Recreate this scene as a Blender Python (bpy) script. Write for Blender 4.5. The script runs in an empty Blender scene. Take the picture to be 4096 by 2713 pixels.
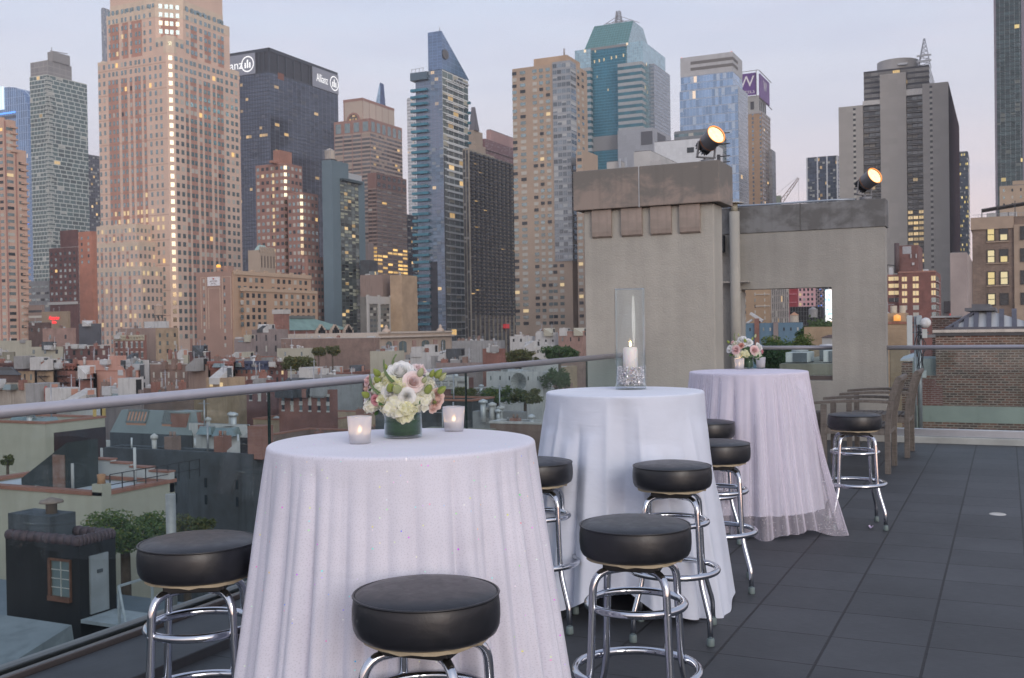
import bpy, bmesh, math, random
import numpy as np
from mathutils import Vector, Matrix
R_ = math.radians
PI = math.pi
random.seed(7)
S = bpy.context.scene
COL = S.collection

FPX, PW, PH = 4200.9, 4096, 2713            # focal length and photo size in photo pixels
YAW, PITCH, ROLL, EYE = 0.44035, -0.0109, -0.01502, 1.41
_f = Vector((-math.sin(YAW) * math.cos(PITCH), math.cos(YAW) * math.cos(PITCH), math.sin(PITCH)))
_r = Vector((math.cos(YAW), math.sin(YAW), 0))
_u = _r.cross(_f)
CR = _r * math.cos(ROLL) + _u * math.sin(ROLL)
CU = -_r * math.sin(ROLL) + _u * math.cos(ROLL)
CO = Vector((0, 0, EYE))
cam = bpy.data.cameras.new('camera')
camo = bpy.data.objects.new('camera', cam)
COL.objects.link(camo)
camo.matrix_world = Matrix(((CR.x, CU.x, -_f.x, 0), (CR.y, CU.y, -_f.y, 0), (CR.z, CU.z, -_f.z, EYE), (0, 0, 0, 1)))
cam.sensor_width = 36.0
cam.lens = 36.0 * FPX / PW
cam.clip_start, cam.clip_end = 0.05, 20000
cam.dof.use_dof = True
cam.dof.focus_distance = 3.9
cam.dof.aperture_fstop = 13.0
S.camera = camo
S.render.resolution_x, S.render.resolution_y = 1024, 678


def ray(x, y):
 return _f + CR * ((x - PW / 2) / FPX) - CU * ((y - PH / 2) / FPX)


def atY(x, y, Y):
 d = ray(x, y); return CO + d * (Y / d.y)


def atX(x, y, X):
 d = ray(x, y); return CO + d * (X / d.x)


def atZ(x, y, z):
 d = ray(x, y); return CO + d * ((z - EYE) / d.z)


def atD(x, y, D):
 return CO + ray(x, y) * D


SUN_AZ = Vector((0.72, -0.69))             # the afterglow lies behind the camera
w = bpy.data.worlds.new('World'); S.world = w; w.use_nodes = True
nt = w.node_tree
for n in list(nt.nodes): nt.nodes.remove(n)


def wn(t, **k):
 n = nt.nodes.new(t)
 for a, b in k.items(): setattr(n, a, b)
 return n


out = wn('ShaderNodeOutputWorld'); bg = wn('ShaderNodeBackground')
tc = wn('ShaderNodeTexCoord')
sky = wn('ShaderNodeTexSky', sky_type='NISHITA', sun_disc=False)
sky.sun_elevation = R_(2.0)
sky.sun_rotation = math.atan2(SUN_AZ.x, SUN_AZ.y)
sky.air_density, sky.dust_density, sky.ozone_density = 1.0, 1.0, 2.0
sep = wn('ShaderNodeSeparateXYZ'); nt.links.new(tc.outputs['Generated'], sep.inputs[0])
ramp = wn('ShaderNodeValToRGB')
cr = ramp.color_ramp
cr.elements[0].position = 0.0; cr.elements[0].color = (0.83, 0.64, 0.66, 1)
cr.elements[1].position = 1.0; cr.elements[1].color = (0.42, 0.50, 0.68, 1)
for ppos, c in ((0.10, (0.79, 0.66, 0.70, 1)), (0.20, (0.69, 0.675, 0.76, 1)), (0.30, (0.60, 0.65, 0.79, 1)), (0.5, (0.52, 0.58, 0.74, 1))):
 e = cr.elements.new(ppos); e.color = c
nt.links.new(sep.outputs['Z'], ramp.inputs[0])
mp = wn('ShaderNodeMapping'); mp.inputs['Scale'].default_value = (2.2, 2.2, 13.0); mp.inputs['Rotation'].default_value = (0.10, 0.06, 0.3)
nt.links.new(tc.outputs['Generated'], mp.inputs[0])
nz = wn('ShaderNodeTexNoise'); nz.inputs['Scale'].default_value = 1.6; nz.inputs['Detail'].default_value = 7; nz.inputs['Roughness'].default_value = 0.62
nz.inputs['Distortion'].default_value = 0.6
nt.links.new(mp.outputs[0], nz.inputs['Vector'])
cm = wn('ShaderNodeMapRange'); cm.inputs['From Min'].default_value = 0.50; cm.inputs['From Max'].default_value = 0.78; cm.inputs['To Max'].default_value = 0.20
nt.links.new(nz.outputs['Fac'], cm.inputs['Value'])
mx = wn('ShaderNodeMixRGB'); mx.inputs['Color2'].default_value = (0.78, 0.62, 0.70, 1)
nt.links.new(cm.outputs[0], mx.inputs['Fac']); nt.links.new(ramp.outputs[0], mx.inputs['Color1'])
nz2 = wn('ShaderNodeTexNoise'); nz2.inputs['Scale'].default_value = 2.4; nz2.inputs['Detail'].default_value = 3
nt.links.new(mp.outputs[0], nz2.inputs['Vector'])
cm2 = wn('ShaderNodeMapRange'); cm2.inputs['From Min'].default_value = 0.42; cm2.inputs['From Max'].default_value = 0.7; cm2.inputs['To Max'].default_value = 0.32
nt.links.new(nz2.outputs['Fac'], cm2.inputs['Value'])
mx2 = wn('ShaderNodeMixRGB'); mx2.inputs['Color2'].default_value = (0.53, 0.54, 0.68, 1)
nt.links.new(cm2.outputs[0], mx2.inputs['Fac']); nt.links.new(mx.outputs[0], mx2.inputs['Color1'])
dp = wn('ShaderNodeVectorMath', operation='DOT_PRODUCT')
nrm = wn('ShaderNodeVectorMath', operation='NORMALIZE'); nt.links.new(tc.outputs['Generated'], nrm.inputs[0])
nt.links.new(nrm.outputs[0], dp.inputs[0]); dp.inputs[1].default_value = (SUN_AZ.x * .985, SUN_AZ.y * .985, 0.16)
pw = wn('ShaderNodeMath', operation='POWER'); mxm = wn('ShaderNodeMath', operation='MAXIMUM'); mxm.inputs[1].default_value = 0
nt.links.new(dp.outputs['Value'], mxm.inputs[0]); nt.links.new(mxm.outputs[0], pw.inputs[0]); pw.inputs[1].default_value = 3.0
gl = wn('ShaderNodeMixRGB', blend_type='ADD'); gl.inputs['Color2'].default_value = (0.80, 0.70, 0.58, 1)
nt.links.new(pw.outputs[0], gl.inputs['Fac']); nt.links.new(mx2.outputs[0], gl.inputs['Color1'])
ns = wn('ShaderNodeVectorMath', operation='SCALE'); ns.inputs['Scale'].default_value = 0.06
nt.links.new(sky.outputs[0], ns.inputs[0])
ad = wn('ShaderNodeMixRGB', blend_type='ADD'); ad.inputs['Fac'].default_value = 1
nt.links.new(gl.outputs[0], ad.inputs['Color1']); nt.links.new(ns.outputs[0], ad.inputs['Color2'])
nt.links.new(ad.outputs[0], bg.inputs['Color']); bg.inputs['Strength'].default_value = 1.08
nt.links.new(bg.outputs[0], out.inputs[0])

sl = bpy.data.lights.new('sun', 'SUN'); sl.energy = 0.95; sl.angle = R_(25); sl.color = (1.0, 0.95, 0.90)
so = bpy.data.objects.new('sun', sl); COL.objects.link(so)
so.rotation_euler = Vector((-SUN_AZ.x, -SUN_AZ.y, -0.28)).to_track_quat('-Z', 'Y').to_euler()
S.view_settings.view_transform = 'Standard'; S.view_settings.look = 'None'
S.view_settings.exposure = 0.0; S.view_settings.gamma = 1.0
S.cycles.max_bounces = 8; S.cycles.transparent_max_bounces = 16; S.cycles.glossy_bounces = 4
S.cycles.transmission_bounces = 6; S.cycles.diffuse_bounces = 3
S.cycles.caustics_reflective = False; S.cycles.caustics_refractive = False
S.cycles.sample_clamp_indirect = 3.0
S.cycles.use_denoising = True


class NB:
 def __init__(s, name):
  s.m = bpy.data.materials.new(name); s.m.use_nodes = True
  s.t = s.m.node_tree; s.p = s.t.nodes['Principled BSDF']; s.o = s.t.nodes['Material Output']

 def n(s, t, ins=None, **k):
  x = s.t.nodes.new(t)
  for a, b in k.items(): setattr(x, a, b)
  for i, v in (ins or {}).items(): s.set(x.inputs[i], v)
  return x

 def set(s, sock, v):
  if hasattr(v, 'is_output'): s.t.links.new(v, sock)
  elif isinstance(v, tuple) and len(v) == 3 and sock.type == 'RGBA': sock.default_value = (*v, 1)
  else: sock.default_value = v

 def math(s, op, a, b=0.0, c=None):
  x = s.n('ShaderNodeMath', {0: a, 1: b}, operation=op)
  if c is not None: s.set(x.inputs[2], c)
  return x.outputs[0]

 def mix(s, f, a, b, bt='MIX'):
  return s.n('ShaderNodeMixRGB', {0: f, 1: a, 2: b}, blend_type=bt).outputs[0]

 def noise(s, vec, scale, detail=4, rough=.55, dist=0.0):
  return s.n('ShaderNodeTexNoise', {'Vector': vec, 'Scale': scale, 'Detail': detail, 'Roughness': rough, 'Distortion': dist}).outputs['Fac']

 def rng(s, v, a, b, c=0.0, d=1.0):
  return s.n('ShaderNodeMapRange', {0: v, 1: a, 2: b, 3: c, 4: d}).outputs[0]

 def white(s, vec, dim='3D'):
  return s.n('ShaderNodeTexWhiteNoise', {'Vector': vec}, noise_dimensions=dim)

 def comb(s, x, y, z=0.0):
  return s.n('ShaderNodeCombineXYZ', {0: x, 1: y, 2: z}).outputs[0]

 def obj(s):
  return s.n('ShaderNodeTexCoord').outputs['Object']

 def uv(s):
  return s.n('ShaderNodeTexCoord').outputs['UV']

 def pset(s, **k):
  names = dict(col='Base Color', rough='Roughness', metal='Metallic', spec='Specular IOR Level', ior='IOR', trans='Transmission Weight',
                     alpha='Alpha', emit='Emission Color', es='Emission Strength', normal='Normal', coat='Coat Weight', sheen='Sheen Weight')
  for a, b in k.items(): s.set(s.p.inputs[names[a]], b)
  return s

 def bump(s, h, strength=.3, dist=.01):
  s.set(s.p.inputs['Normal'], s.n('ShaderNodeBump', {'Height': h, 'Strength': strength, 'Distance': dist}).outputs[0])


MATS = {}


def shade(c, k):
 return tuple(min(1, x * k) for x in c)


def P(name, col, rough=.6, metal=0.0, var=.18, scale=3.0, bump=0.0, bscale=60.0, bdist=.004, **kw):
 """A plain material with a soft uneven tone."""
 if name in MATS: return MATS[name]
 b = NB(name); v = b.obj()
 f = b.noise(v, scale, 5, .6)
 b.pset(col=b.mix(b.rng(f, .3, .7), shade(col, 1 - var), shade(col, 1 + var)), rough=rough, metal=metal, **kw)
 if bump: b.bump(b.noise(v, bscale, 4), bump, bdist)
 MATS[name] = b.m
 return b.m


def GLOW(name, col, strength):
 if name in MATS: return MATS[name]
 b = NB(name); f = b.noise(b.obj(), 9, 2)
 b.pset(col=shade(col, .5), emit=b.mix(b.rng(f, .3, .7), shade(col, .88), col), es=strength, rough=.4)
 MATS[name] = b.m
 return b.m


def tag(o, label=None, cat=None, group=None, kind=None):
 if label: o['label'] = label
 if cat: o['category'] = cat
 if group: o['group'] = group
 if kind: o['kind'] = kind
 return o


ORG = {}


def thing(name, label, cat, loc=(0, 0, 0), group=None):
 o = bpy.data.objects.new(name, None); COL.objects.link(o)
 o.location = loc; o.empty_display_size = .1
 ORG[o.name] = Vector(loc)
 return tag(o, label, cat, group)


class MB:
 """Collects shapes in world coordinates; build() links them as one mesh object."""

 def __init__(s): s.v, s.f, s.uv, s.mi, s.sm = [], [], [], [], []

 def face(s, pts, uvs=None, m=0, sm=False):
  b = len(s.v); s.v += [tuple(p) for p in pts]
  s.f.append(tuple(range(b, b + len(pts)))); s.uv.append(uvs); s.mi.append(m); s.sm.append(sm)

 def box(s, x0, x1, y0, y1, z0, z1, m=0, top=None, bottom=True, sides='FBLR'):
  """UVs in metres: u from the face's left end, v from the top edge down (negative)."""
  X, Y, Z = x1 - x0, y1 - y0, z1 - z0
  mt = m if top is None else top
  if 'F' in sides: s.face([(x0, y0, z0), (x1, y0, z0), (x1, y0, z1), (x0, y0, z1)], [(0, -Z), (X, -Z), (X, 0), (0, 0)], m)
  if 'R' in sides: s.face([(x1, y0, z0), (x1, y1, z0), (x1, y1, z1), (x1, y0, z1)], [(0, -Z), (Y, -Z), (Y, 0), (0, 0)], m)
  if 'B' in sides: s.face([(x1, y1, z0), (x0, y1, z0), (x0, y1, z1), (x1, y1, z1)], [(0, -Z), (X, -Z), (X, 0), (0, 0)], m)
  if 'L' in sides: s.face([(x0, y1, z0), (x0, y0, z0), (x0, y0, z1), (x0, y1, z1)], [(0, -Z), (Y, -Z), (Y, 0), (0, 0)], m)
  s.face([(x0, y0, z1), (x1, y0, z1), (x1, y1, z1), (x0, y1, z1)], [(0, 0), (X, 0), (X, Y), (0, Y)], mt)
  if bottom: s.face([(x0, y1, z0), (x1, y1, z0), (x1, y0, z0), (x0, y0, z0)], [(0, 0), (X, 0), (X, Y), (0, Y)], m)

 def prism(s, poly, z0, z1, m=0, top=None, sm=False):
  """Upright prism over a counter-clockwise outline."""
  n = len(poly); u = 0
  for i in range(n):
   a, b = poly[i], poly[(i + 1) % n]; L = math.hypot(b[0] - a[0], b[1] - a[1])
   s.face([(*a, z0), (*b, z0), (*b, z1), (*a, z1)], [(u, z0 - z1), (u + L, z0 - z1), (u + L, 0), (u, 0)], m, sm); u += L
  s.face([(*p, z1) for p in poly], None, m if top is None else top)
  s.face([(*p, z0) for p in reversed(poly)], None, m)

 def loft(s, rings, m=0, sm=True, caps=True, closed=True):
  b = len(s.v); n = len(rings[0])
  for r in rings: s.v += [tuple(p) for p in r]
  for i in range(len(rings) - 1):
   for j in range(n if closed else n - 1):
    k = (j + 1) % n
    s.f.append((b + i * n + j, b + i * n + k, b + (i + 1) * n + k, b + (i + 1) * n + j))
    uu = j / n; s.uv.append([(uu, i), (uu + 1 / n, i), (uu + 1 / n, i + 1), (uu, i + 1)]); s.mi.append(m); s.sm.append(sm)
  if caps and closed:
   s.f.append(tuple(b + j for j in reversed(range(n)))); s.uv.append(None); s.mi.append(m); s.sm.append(False)
   s.f.append(tuple(b + (len(rings) - 1) * n + j for j in range(n))); s.uv.append(None); s.mi.append(m); s.sm.append(False)

 def lathe(s, prof, c=(0, 0, 0), n=24, m=0, sm=True, caps=True):
  s.loft([[(c[0] + r * math.cos(2 * PI * j / n), c[1] + r * math.sin(2 * PI * j / n), c[2] + z) for j in range(n)] for r, z in prof], m, sm, caps)

 def tube(s, path, r, n=8, m=0, closed=False, sm=True):
  path = [Vector(p) for p in path]; N = len(path)
  rad = r if isinstance(r, (list, tuple)) else [r] * N
  rings = []; prev = None
  for i, p in enumerate(path):
   if closed: t = path[(i + 1) % N] - path[i - 1]
   else: t = path[min(i + 1, N - 1)] - path[max(i - 1, 0)]
   if t.length < 1e-9: t = Vector((0, 0, 1))
   t.normalize()
   if prev is None:
    a = Vector((0, 0, 1)) if abs(t.z) < .9 else Vector((1, 0, 0))
    x = a.cross(t).normalized()
   else:
    x = (prev - t * prev.dot(t)).normalized()
   prev = x; y = t.cross(x)
   rings.append([p + (x * math.cos(2 * PI * j / n) + y * math.sin(2 * PI * j / n)) * rad[i] for j in range(n)])
  if closed: rings.append(rings[0])
  s.loft(rings, m, sm, not closed)

 def bar(s, a, b, wx, wz=None, m=0):
  """Square bar between two points."""
  a, b = Vector(a), Vector(b); t = (b - a).normalized(); wz = wz or wx
  up = Vector((0, 0, 1)) if abs(t.z) < .95 else Vector((0, 1, 0))
  x = t.cross(up).normalized(); y = x.cross(t)
  rg = [[p + x * (sx * wx / 2) + y * (sy * wz / 2) for sx, sy in ((-1, -1), (1, -1), (1, 1), (-1, 1))] for p in (a, b)]
  s.loft(rg, m, False)

 def grid(s, fn, nu, nv, m=0, sm=True, uvf=None):
  b = len(s.v)
  for i in range(nu + 1):
   for j in range(nv + 1): s.v.append(tuple(fn(i / nu, j / nv)))
  for i in range(nu):
   for j in range(nv):
    q = b + i * (nv + 1) + j
    s.f.append((q, q + nv + 1, q + nv + 2, q + 1)); s.mi.append(m); s.sm.append(sm)
    s.uv.append([(i / nu, j / nv), ((i + 1) / nu, j / nv), ((i + 1) / nu, (j + 1) / nv), (i / nu, (j + 1) / nv)])

 def each(s, name, mats, parent, keep=100, n=6):
  """Every box a part of its own; past keep, the farther ones as one part."""
  g = []
  for i in range(0, len(s.f), n):
   vs = sorted({k for f in s.f[i:i + n] for k in f})
   g.append((min((Vector(s.v[k]) - CO).length for k in vs), i))
  g.sort(); rest = MB()
  for q, (d, i) in enumerate(g):
   m = MB() if q < keep else rest
   for j in range(i, i + n): m.face([s.v[k] for k in s.f[j]], s.uv[j], s.mi[j], s.sm[j])
   if q < keep: m.build(name, mats, parent)
  if rest.f: tag(rest.build(name, mats, parent), kind='stuff')

 def tf(s, M):
  s.v = [tuple(M @ Vector(p)) for p in s.v]; return s

 def build(s, name, mats, parent=None, org=None, bevel=0, segs=2, weld=False):
  me = bpy.data.meshes.new(name)
  o3 = Vector(org) if org is not None else (ORG.get(parent.name, Vector()) if parent is not None else Vector())
  me.from_pydata([(p[0] - o3.x, p[1] - o3.y, p[2] - o3.z) for p in s.v], [], s.f)
  uvl = me.uv_layers.new(name='UVMap')
  vals = []
  for f, u in zip(s.f, s.uv):
   if u is None:
    a, b, c = (Vector(s.v[f[0]]), Vector(s.v[f[1]]), Vector(s.v[f[2]]))
    nn = (b - a).cross(c - a)
    if nn.length > 0: nn.normalize()
    if abs(nn.z) > .98: t, q = Vector((1, 0, 0)), Vector((0, 1, 0))
    else:
     t = Vector((0, 0, 1)).cross(nn).normalized(); q = nn.cross(t)
    u = [(Vector(s.v[i]).dot(t), Vector(s.v[i]).dot(q)) for i in f]
   for x in u: vals += [x[0], x[1]]
  uvl.data.foreach_set('uv', vals)
  me.polygons.foreach_set('material_index', s.mi)
  me.polygons.foreach_set('use_smooth', s.sm)
  for mm in (mats if isinstance(mats, (list, tuple)) else [mats]): me.materials.append(mm)
  if weld or bevel:
   bm = bmesh.new(); bm.from_mesh(me)
   bmesh.ops.remove_doubles(bm, verts=bm.verts, dist=1e-5)
   if bevel:
    ed = [e for e in bm.edges if e.is_manifold and e.calc_face_angle(0) > .6]
    bmesh.ops.bevel(bm, geom=ed, offset=bevel, segments=segs, affect='EDGES', profile=.6)
   bm.to_mesh(me); bm.free()
  me.update()
  ob = bpy.data.objects.new(name, me); COL.objects.link(ob)
  ORG[ob.name] = o3.copy()
  if parent is not None:
   ob.parent = parent
   po = ORG.get(parent.name, Vector())
   ob.location = o3 - po
  else:
   ob.location = o3
  return ob


def copy_tree(o, parent=None):
 c = o.copy(); COL.objects.link(c); c.parent = parent
 for ch in list(o.children): copy_tree(ch, c)
 return c


def text(s, size, M, mat, parent, name='lettering', ext=.01, align='CENTER', sx=1.0):
 cu = bpy.data.curves.new(name, 'FONT'); cu.body = s; cu.size = size; cu.extrude = ext
 cu.align_x = align; cu.align_y = 'CENTER'; cu.materials.append(mat)
 cu.resolution_u = 2
 tmp = bpy.data.objects.new(name, cu); COL.objects.link(tmp)
 bpy.context.view_layer.update()
 me = bpy.data.meshes.new_from_object(tmp.evaluated_get(bpy.context.evaluated_depsgraph_get()))
 COL.objects.unlink(tmp); bpy.data.objects.remove(tmp)
 me.transform(Matrix.Diagonal((sx, 1, 1, 1)))
 me.transform(M)
 if parent is not None:
  po = ORG.get(parent.name, Vector()); me.transform(Matrix.Translation(-po))
 if not me.materials: me.materials.append(mat)
 ob = bpy.data.objects.new(name, me); COL.objects.link(ob); ob.parent = parent
 return ob


MF = Matrix.Rotation(PI / 2, 4, 'X')                               # text facing -Y
MRt = Matrix.Rotation(PI / 2, 4, 'Z') @ Matrix.Rotation(PI / 2, 4, 'X')   # text facing +X

# ================================================================== TERRACE
def deck_mat():
 b = NB('deck_paver'); v = b.obj()
 sx = b.n('ShaderNodeSeparateXYZ', {0: v})
 U = b.math('DIVIDE', b.math('ADD', sx.outputs[0], 1.13696 + 40 * .40725), .40725)
 V = b.math('DIVIDE', b.math('ADD', sx.outputs[1], -4.42503 + 60 * .43042), .43042)
 fu, fv = b.math('FRACT', U), b.math('FRACT', V)
 du = b.math('MULTIPLY', b.math('MINIMUM', fu, b.math('SUBTRACT', 1.0, fu)), .40725)
 dv = b.math('MULTIPLY', b.math('MINIMUM', fv, b.math('SUBTRACT', 1.0, fv)), .43042)
 gu = b.rng(du, .0052, .007)
 gv = b.rng(dv, .0033, .005)
 g = b.math('MINIMUM', gu, gv)
 wn_ = b.white(b.comb(b.math('FLOOR', U), b.math('FLOOR', V)))
 tone = b.rng(wn_.outputs['Value'], 0, 1, .84, 1.16)
 ang = b.n('ShaderNodeMapping', {0: v, 3: (3, 26, 3)}).outputs[0]
 n1 = b.rng(b.noise(v, 1.1, 6, .65), .3, .7, .70, 1.30)
 n2 = b.rng(b.noise(ang, 6, 5, .7), .3, .7, .85, 1.15)
 n3 = b.rng(b.noise(v, 420, 2, .5), .3, .7, .75, 1.3)
 f = b.math('MULTIPLY', b.math('MULTIPLY', tone, n1), b.math('MULTIPLY', n2, n3))
 c = b.n('ShaderNodeVectorMath', {0: (.043, .0455, .050), 3: f}, operation='SCALE').outputs[0]
 col = b.mix(b.rng(g, 0, 1, 1, 0), c, (.006, .006, .007))
 h = b.math('ADD', b.math('MULTIPLY', g, 1.0), b.math('MULTIPLY', b.noise(v, 300, 3), .06))
 b.pset(col=col, rough=b.rng(n2, .8, 1.2, .48, .72)).bump(h, .5, .004)
 return b.m


m = MB(); m.box(-3.15, 9, -6, 13.03, -.35, 0)
tag(m.build('deck', deck_mat()), kind='structure')

M_dkstone = P('dark_slate', (.035, .037, .043), .55, var=.3, scale=4, bump=.2)
M_bronze = P('channel_metal', (.16, .14, .135), .35, .75, var=.12, scale=2)
M_capst = P('parapet_stone', (.30, .27, .26), .8, var=.14, scale=2.2, bump=.15, bscale=160)
M_rail = P('brushed_rail', (.42, .415, .46), .36, .35, var=.05, scale=8)
M_alu = P('aluminium', (.66, .68, .72), .3, .9, var=.06, scale=6)


def glass_mat(name, tint, refl=.35, rough=.02):
 b = NB(name)
 tr = b.n('ShaderNodeBsdfTransparent', {0: tint}); gl = b.n('ShaderNodeBsdfGlossy', {0: (.9, .97, .97), 1: rough})
 lw = b.n('ShaderNodeLayerWeight', {0: .5})
 sm = b.noise(b.obj(), 2.5, 4)
 f = b.math('MULTIPLY', b.math('ADD', .04, b.math('MULTIPLY', .96, b.math('POWER', lw.outputs['Facing'], 5.0))), b.rng(sm, .3, .7, refl * .8, refl * 1.2))
 mxs = b.n('ShaderNodeMixShader', {0: f}); b.t.links.new(tr.outputs[0], mxs.inputs[1]); b.t.links.new(gl.outputs[0], mxs.inputs[2])
 b.t.links.new(mxs.outputs[0], b.o.inputs[0])
 return b.m


M_pane = glass_mat('railing_glass', (.845, .91, .925), .5)
M_edge = P('glass_edge', (.015, .03, .028), .25, var=.2)

t = thing('parapet_curb', 'dark slate step with bronze channel and pale stone coping under the long glass railing', 'parapet', (-3.5, 3, 0))
m = MB(); m.box(-3.56, -3.15, -2.2, 10.43, -.35, .045); m.build('step', M_dkstone, t, bevel=.006)
m = MB()
m.box(-3.60, -3.565, -2.2, 10.43, -.1, .07); m.box(-3.68, -3.64, -2.2, 10.43, -.1, .075)
m.build('channel', M_bronze, t, bevel=.006)
m = MB(); m.box(-3.84, -3.68, -2.2, 10.43, -.35, .03); m.build('coping', M_capst, t, bevel=.02)
m = MB(); m.box(-3.82, -3.60, -2.2, 10.43, -9, -.35); m.build('wall', P('outer_wall', (.2, .17, .16), .85), t)


def rail_line(label, a, b, joints, base, z=1.105, r=.026):
 t = thing('glass_railing', label, 'railing', (a[0], a[1], 0))
 m = MB(); m.tube([(*a, z), (*b, z)], r, 20); m.build('handrail', M_rail, t)
 L = Vector((b[0] - a[0], b[1] - a[1])); n = L.length; d = L / n; q = Vector((-d.y, d.x)) * .0065
 for j in range(len(joints) - 1):
  s0, s1 = joints[j] + .006, joints[j + 1] - .006
  p0, p1 = Vector(a) + d * s0, Vector(a) + d * s1
  m = MB(); m.prism([p0 - q, p1 - q, p1 + q, p0 + q], base, z - .012)
  o = m.build('glass_pane', M_pane, t)
  for pp, sg in ((p0, -1), (p1, 1)):
   m = MB()
   e0 = pp + d * (sg * .001); e1 = pp + d * (sg * .004)
   if sg < 0: e0, e1 = e1, e0
   m.prism([e0 - q * 1.05, e1 - q * 1.05, e1 + q * 1.05, e0 + q * 1.05], base, z - .02)
   m.build('pane_edge', M_edge, o)
 return t


rail_line('long glass railing with grey tube handrail along the city edge beside the first table', (-3.62, -2.0), (-3.62, 10.43),
          [0, 2 - .2, 4.25, 6.58, 8.87, 11.34, 12.40], .02)
t = thing('railing_curb', 'pale stone curb under the far railing', 'curb', (2, 13.1, 0))
m = MB(); m.box(-1.26, 7, 13.03, 13.25, -.35, .075); m.build('curb', P('pale_curb', (.37, .385, .375), .75, var=.2, scale=2, bump=.3), t, bevel=.01)
m = MB(); m.box(-1.26, 7, 13.10, 13.16, .075, .16); m.build('channel', M_alu, t, bevel=.004)
rail_line('short glass railing with bright tube handrail on the pale curb before the brick wall', (-1.285, 13.13), (6.9, 13.13), [0.03, 2.9, 5.6, 8.18], .16)
rail_line('handrail and glass seen through the opening of the stucco screen wall', (-3.4, 13.36), (-1.35, 13.36), [0, 2.05], .3)


def stucco(name, col):
 b = NB(name); v = b.obj()
 n1 = b.rng(b.noise(v, 1.2, 5, .62), .3, .72, .86, 1.1)
 n2 = b.rng(b.noise(b.n('ShaderNodeMapping', {0: v, 3: (6, 6, .6)}).outputs[0], 1.0, 4), .35, .7, .92, 1.05)
 c = b.n('ShaderNodeVectorMath', {0: col, 3: b.math('MULTIPLY', n1, n2)}, operation='SCALE').outputs[0]
 h = b.math('ADD', b.noise(v, 55, 5, .65), b.math('MULTIPLY', b.noise(v, 9, 3), .9))
 b.pset(col=c, rough=.9).bump(h, .55, .012)
 return b.m


def concrete(name, c1, c2, edge):
 b = NB(name); v = b.obj()
 n = b.noise(b.n('ShaderNodeMapping', {0: v, 3: (1.0, 1.0, 1.6)}).outputs[0], 2.6, 6, .62, .4)
 z = b.n('ShaderNodeSeparateXYZ', {0: v}).outputs[2]
 f = b.math('ADD', n, b.math('MULTIPLY', z, edge))
 c = b.mix(b.rng(f, .42, .56), c1, c2)
 st = b.noise(b.n('ShaderNodeMapping', {0: v, 3: (16, 16, .8)}).outputs[0], 1, 4)
 c = b.mix(b.rng(st, .52, .75, 0, .35), c, shade(c2, .7))
 b.pset(col=c, rough=.85).bump(b.noise(v, 70, 5, .6), .35, .006)
 return b.m


M_st1 = stucco('stucco_pier', (.385, .37, .332)); M_st2 = stucco('stucco_screen', (.335, .325, .30))
M_cap1 = concrete('cap_stone', (.285, .235, .205), (.175, .163, .15), .55)
M_cap2 = concrete('cap_stone_dark', (.20, .205, .21), (.125, .125, .125), .15)
M_corb = concrete('corbel_stone', (.335, .275, .24), (.28, .235, .205), 0.0)
YP = 10.43
t = thing('stucco_pier', 'square beige stucco pier with heavy brown stone cap and four corbels', 'pier', (-3.35, YP + .2, 0))
m = MB(); m.box(-4.05, -2.655, YP, 10.78, -.3, 2.63); m.build('shaft', M_st1, t, bevel=.012)
m = MB(); m.box(-4.14, -3.415, YP - .075, 10.93, 2.635, 3.05); m.box(-3.405, -2.575, YP - .075, 10.93, 2.635, 3.05)
m.build('cap', M_cap1, t, org=(-3.3, YP, 2.8), bevel=.01)
m = MB(); m.box(-3.415, -3.405, YP - .0785, 10.93, 2.63, 3.054); m.build('joint_strip', P('lead_strip', (.42, .43, .44), .6), t)
for a, b_ in ((2372, 2449), (2489, 2571), (2606, 2688), (2722, 2803)):
 x0, x1 = atY(a, 900, YP).x, atY(b_, 900, YP).x
 m = MB()
 pr = [(YP, 2.63), (YP - .040, 2.63), (YP - .039, 2.40), (YP - .030, 2.355), (YP - .012, 2.34), (YP, 2.337)]
 m.loft([[(x, y, z) for y, z in pr] for x in (x0, x1)], 0, False)
 m.build('corbel', M_corb, t, org=(x0, YP, 2.5))

YW = 13.03
t = thing('screen_wall', 'grey stucco screen wall with a framed opening and dark stone cap', 'wall', (-2.2, YW, 0))
m = MB(); xl, xr, wl, wr, wb, wt = -4.5, -1.285, -2.985, -1.895, .715, 1.84
m.box(xl, wl, YW, YW + .24, -.3, 2.53); m.box(wr, xr, YW, YW + .24, -.3, 2.53)
m.box(wl, wr, YW, YW + .24, -.3, wb, sides='FB'); m.box(wl, wr, YW, YW + .24, wt, 2.53, sides='FB')
m.build('wall', M_st2, t, weld=False)
m = MB(); m.box(-4.5, -2.257, YW - .012, YW + .30, 2.532, 2.86); m.box(-2.249, -1.27, YW - .012, YW + .30, 2.532, 2.86)
m.build('cap', M_cap2, t, org=(-2, YW, 2.8), bevel=.008)
m = MB(); m.box(-2.257, -2.249, YW - .0145, YW + .3, 2.53, 2.862); m.build('joint_strip', P('joint_dark', (.14, .14, .135), .8), t)
m = MB(); m.box(wl, wr, YW + .10, YW + .14, wb + .003, wb + .055); m.build('sill_channel', M_bronze, t)
m = MB(); m.tube([(-3.3, YW + .06, 2.883), (-2.55, YW + .06, 2.881), (-1.9, YW + .05, 2.884), (-1.62, YW + .08, 2.88)], .012, 8)
tag(m.build('conduit', P('conduit_metal', (.36, .41, .47), .4, .5)), 'thin grey conduit pipe lying along the dark cap of the screen wall', 'conduit')
px_ = -3.03
t = thing('vent_pipe', 'beige vertical vent pipe with a thin disc cap between the pier and the screen wall', 'pipe', (px_, YW - .16, 0))
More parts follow.
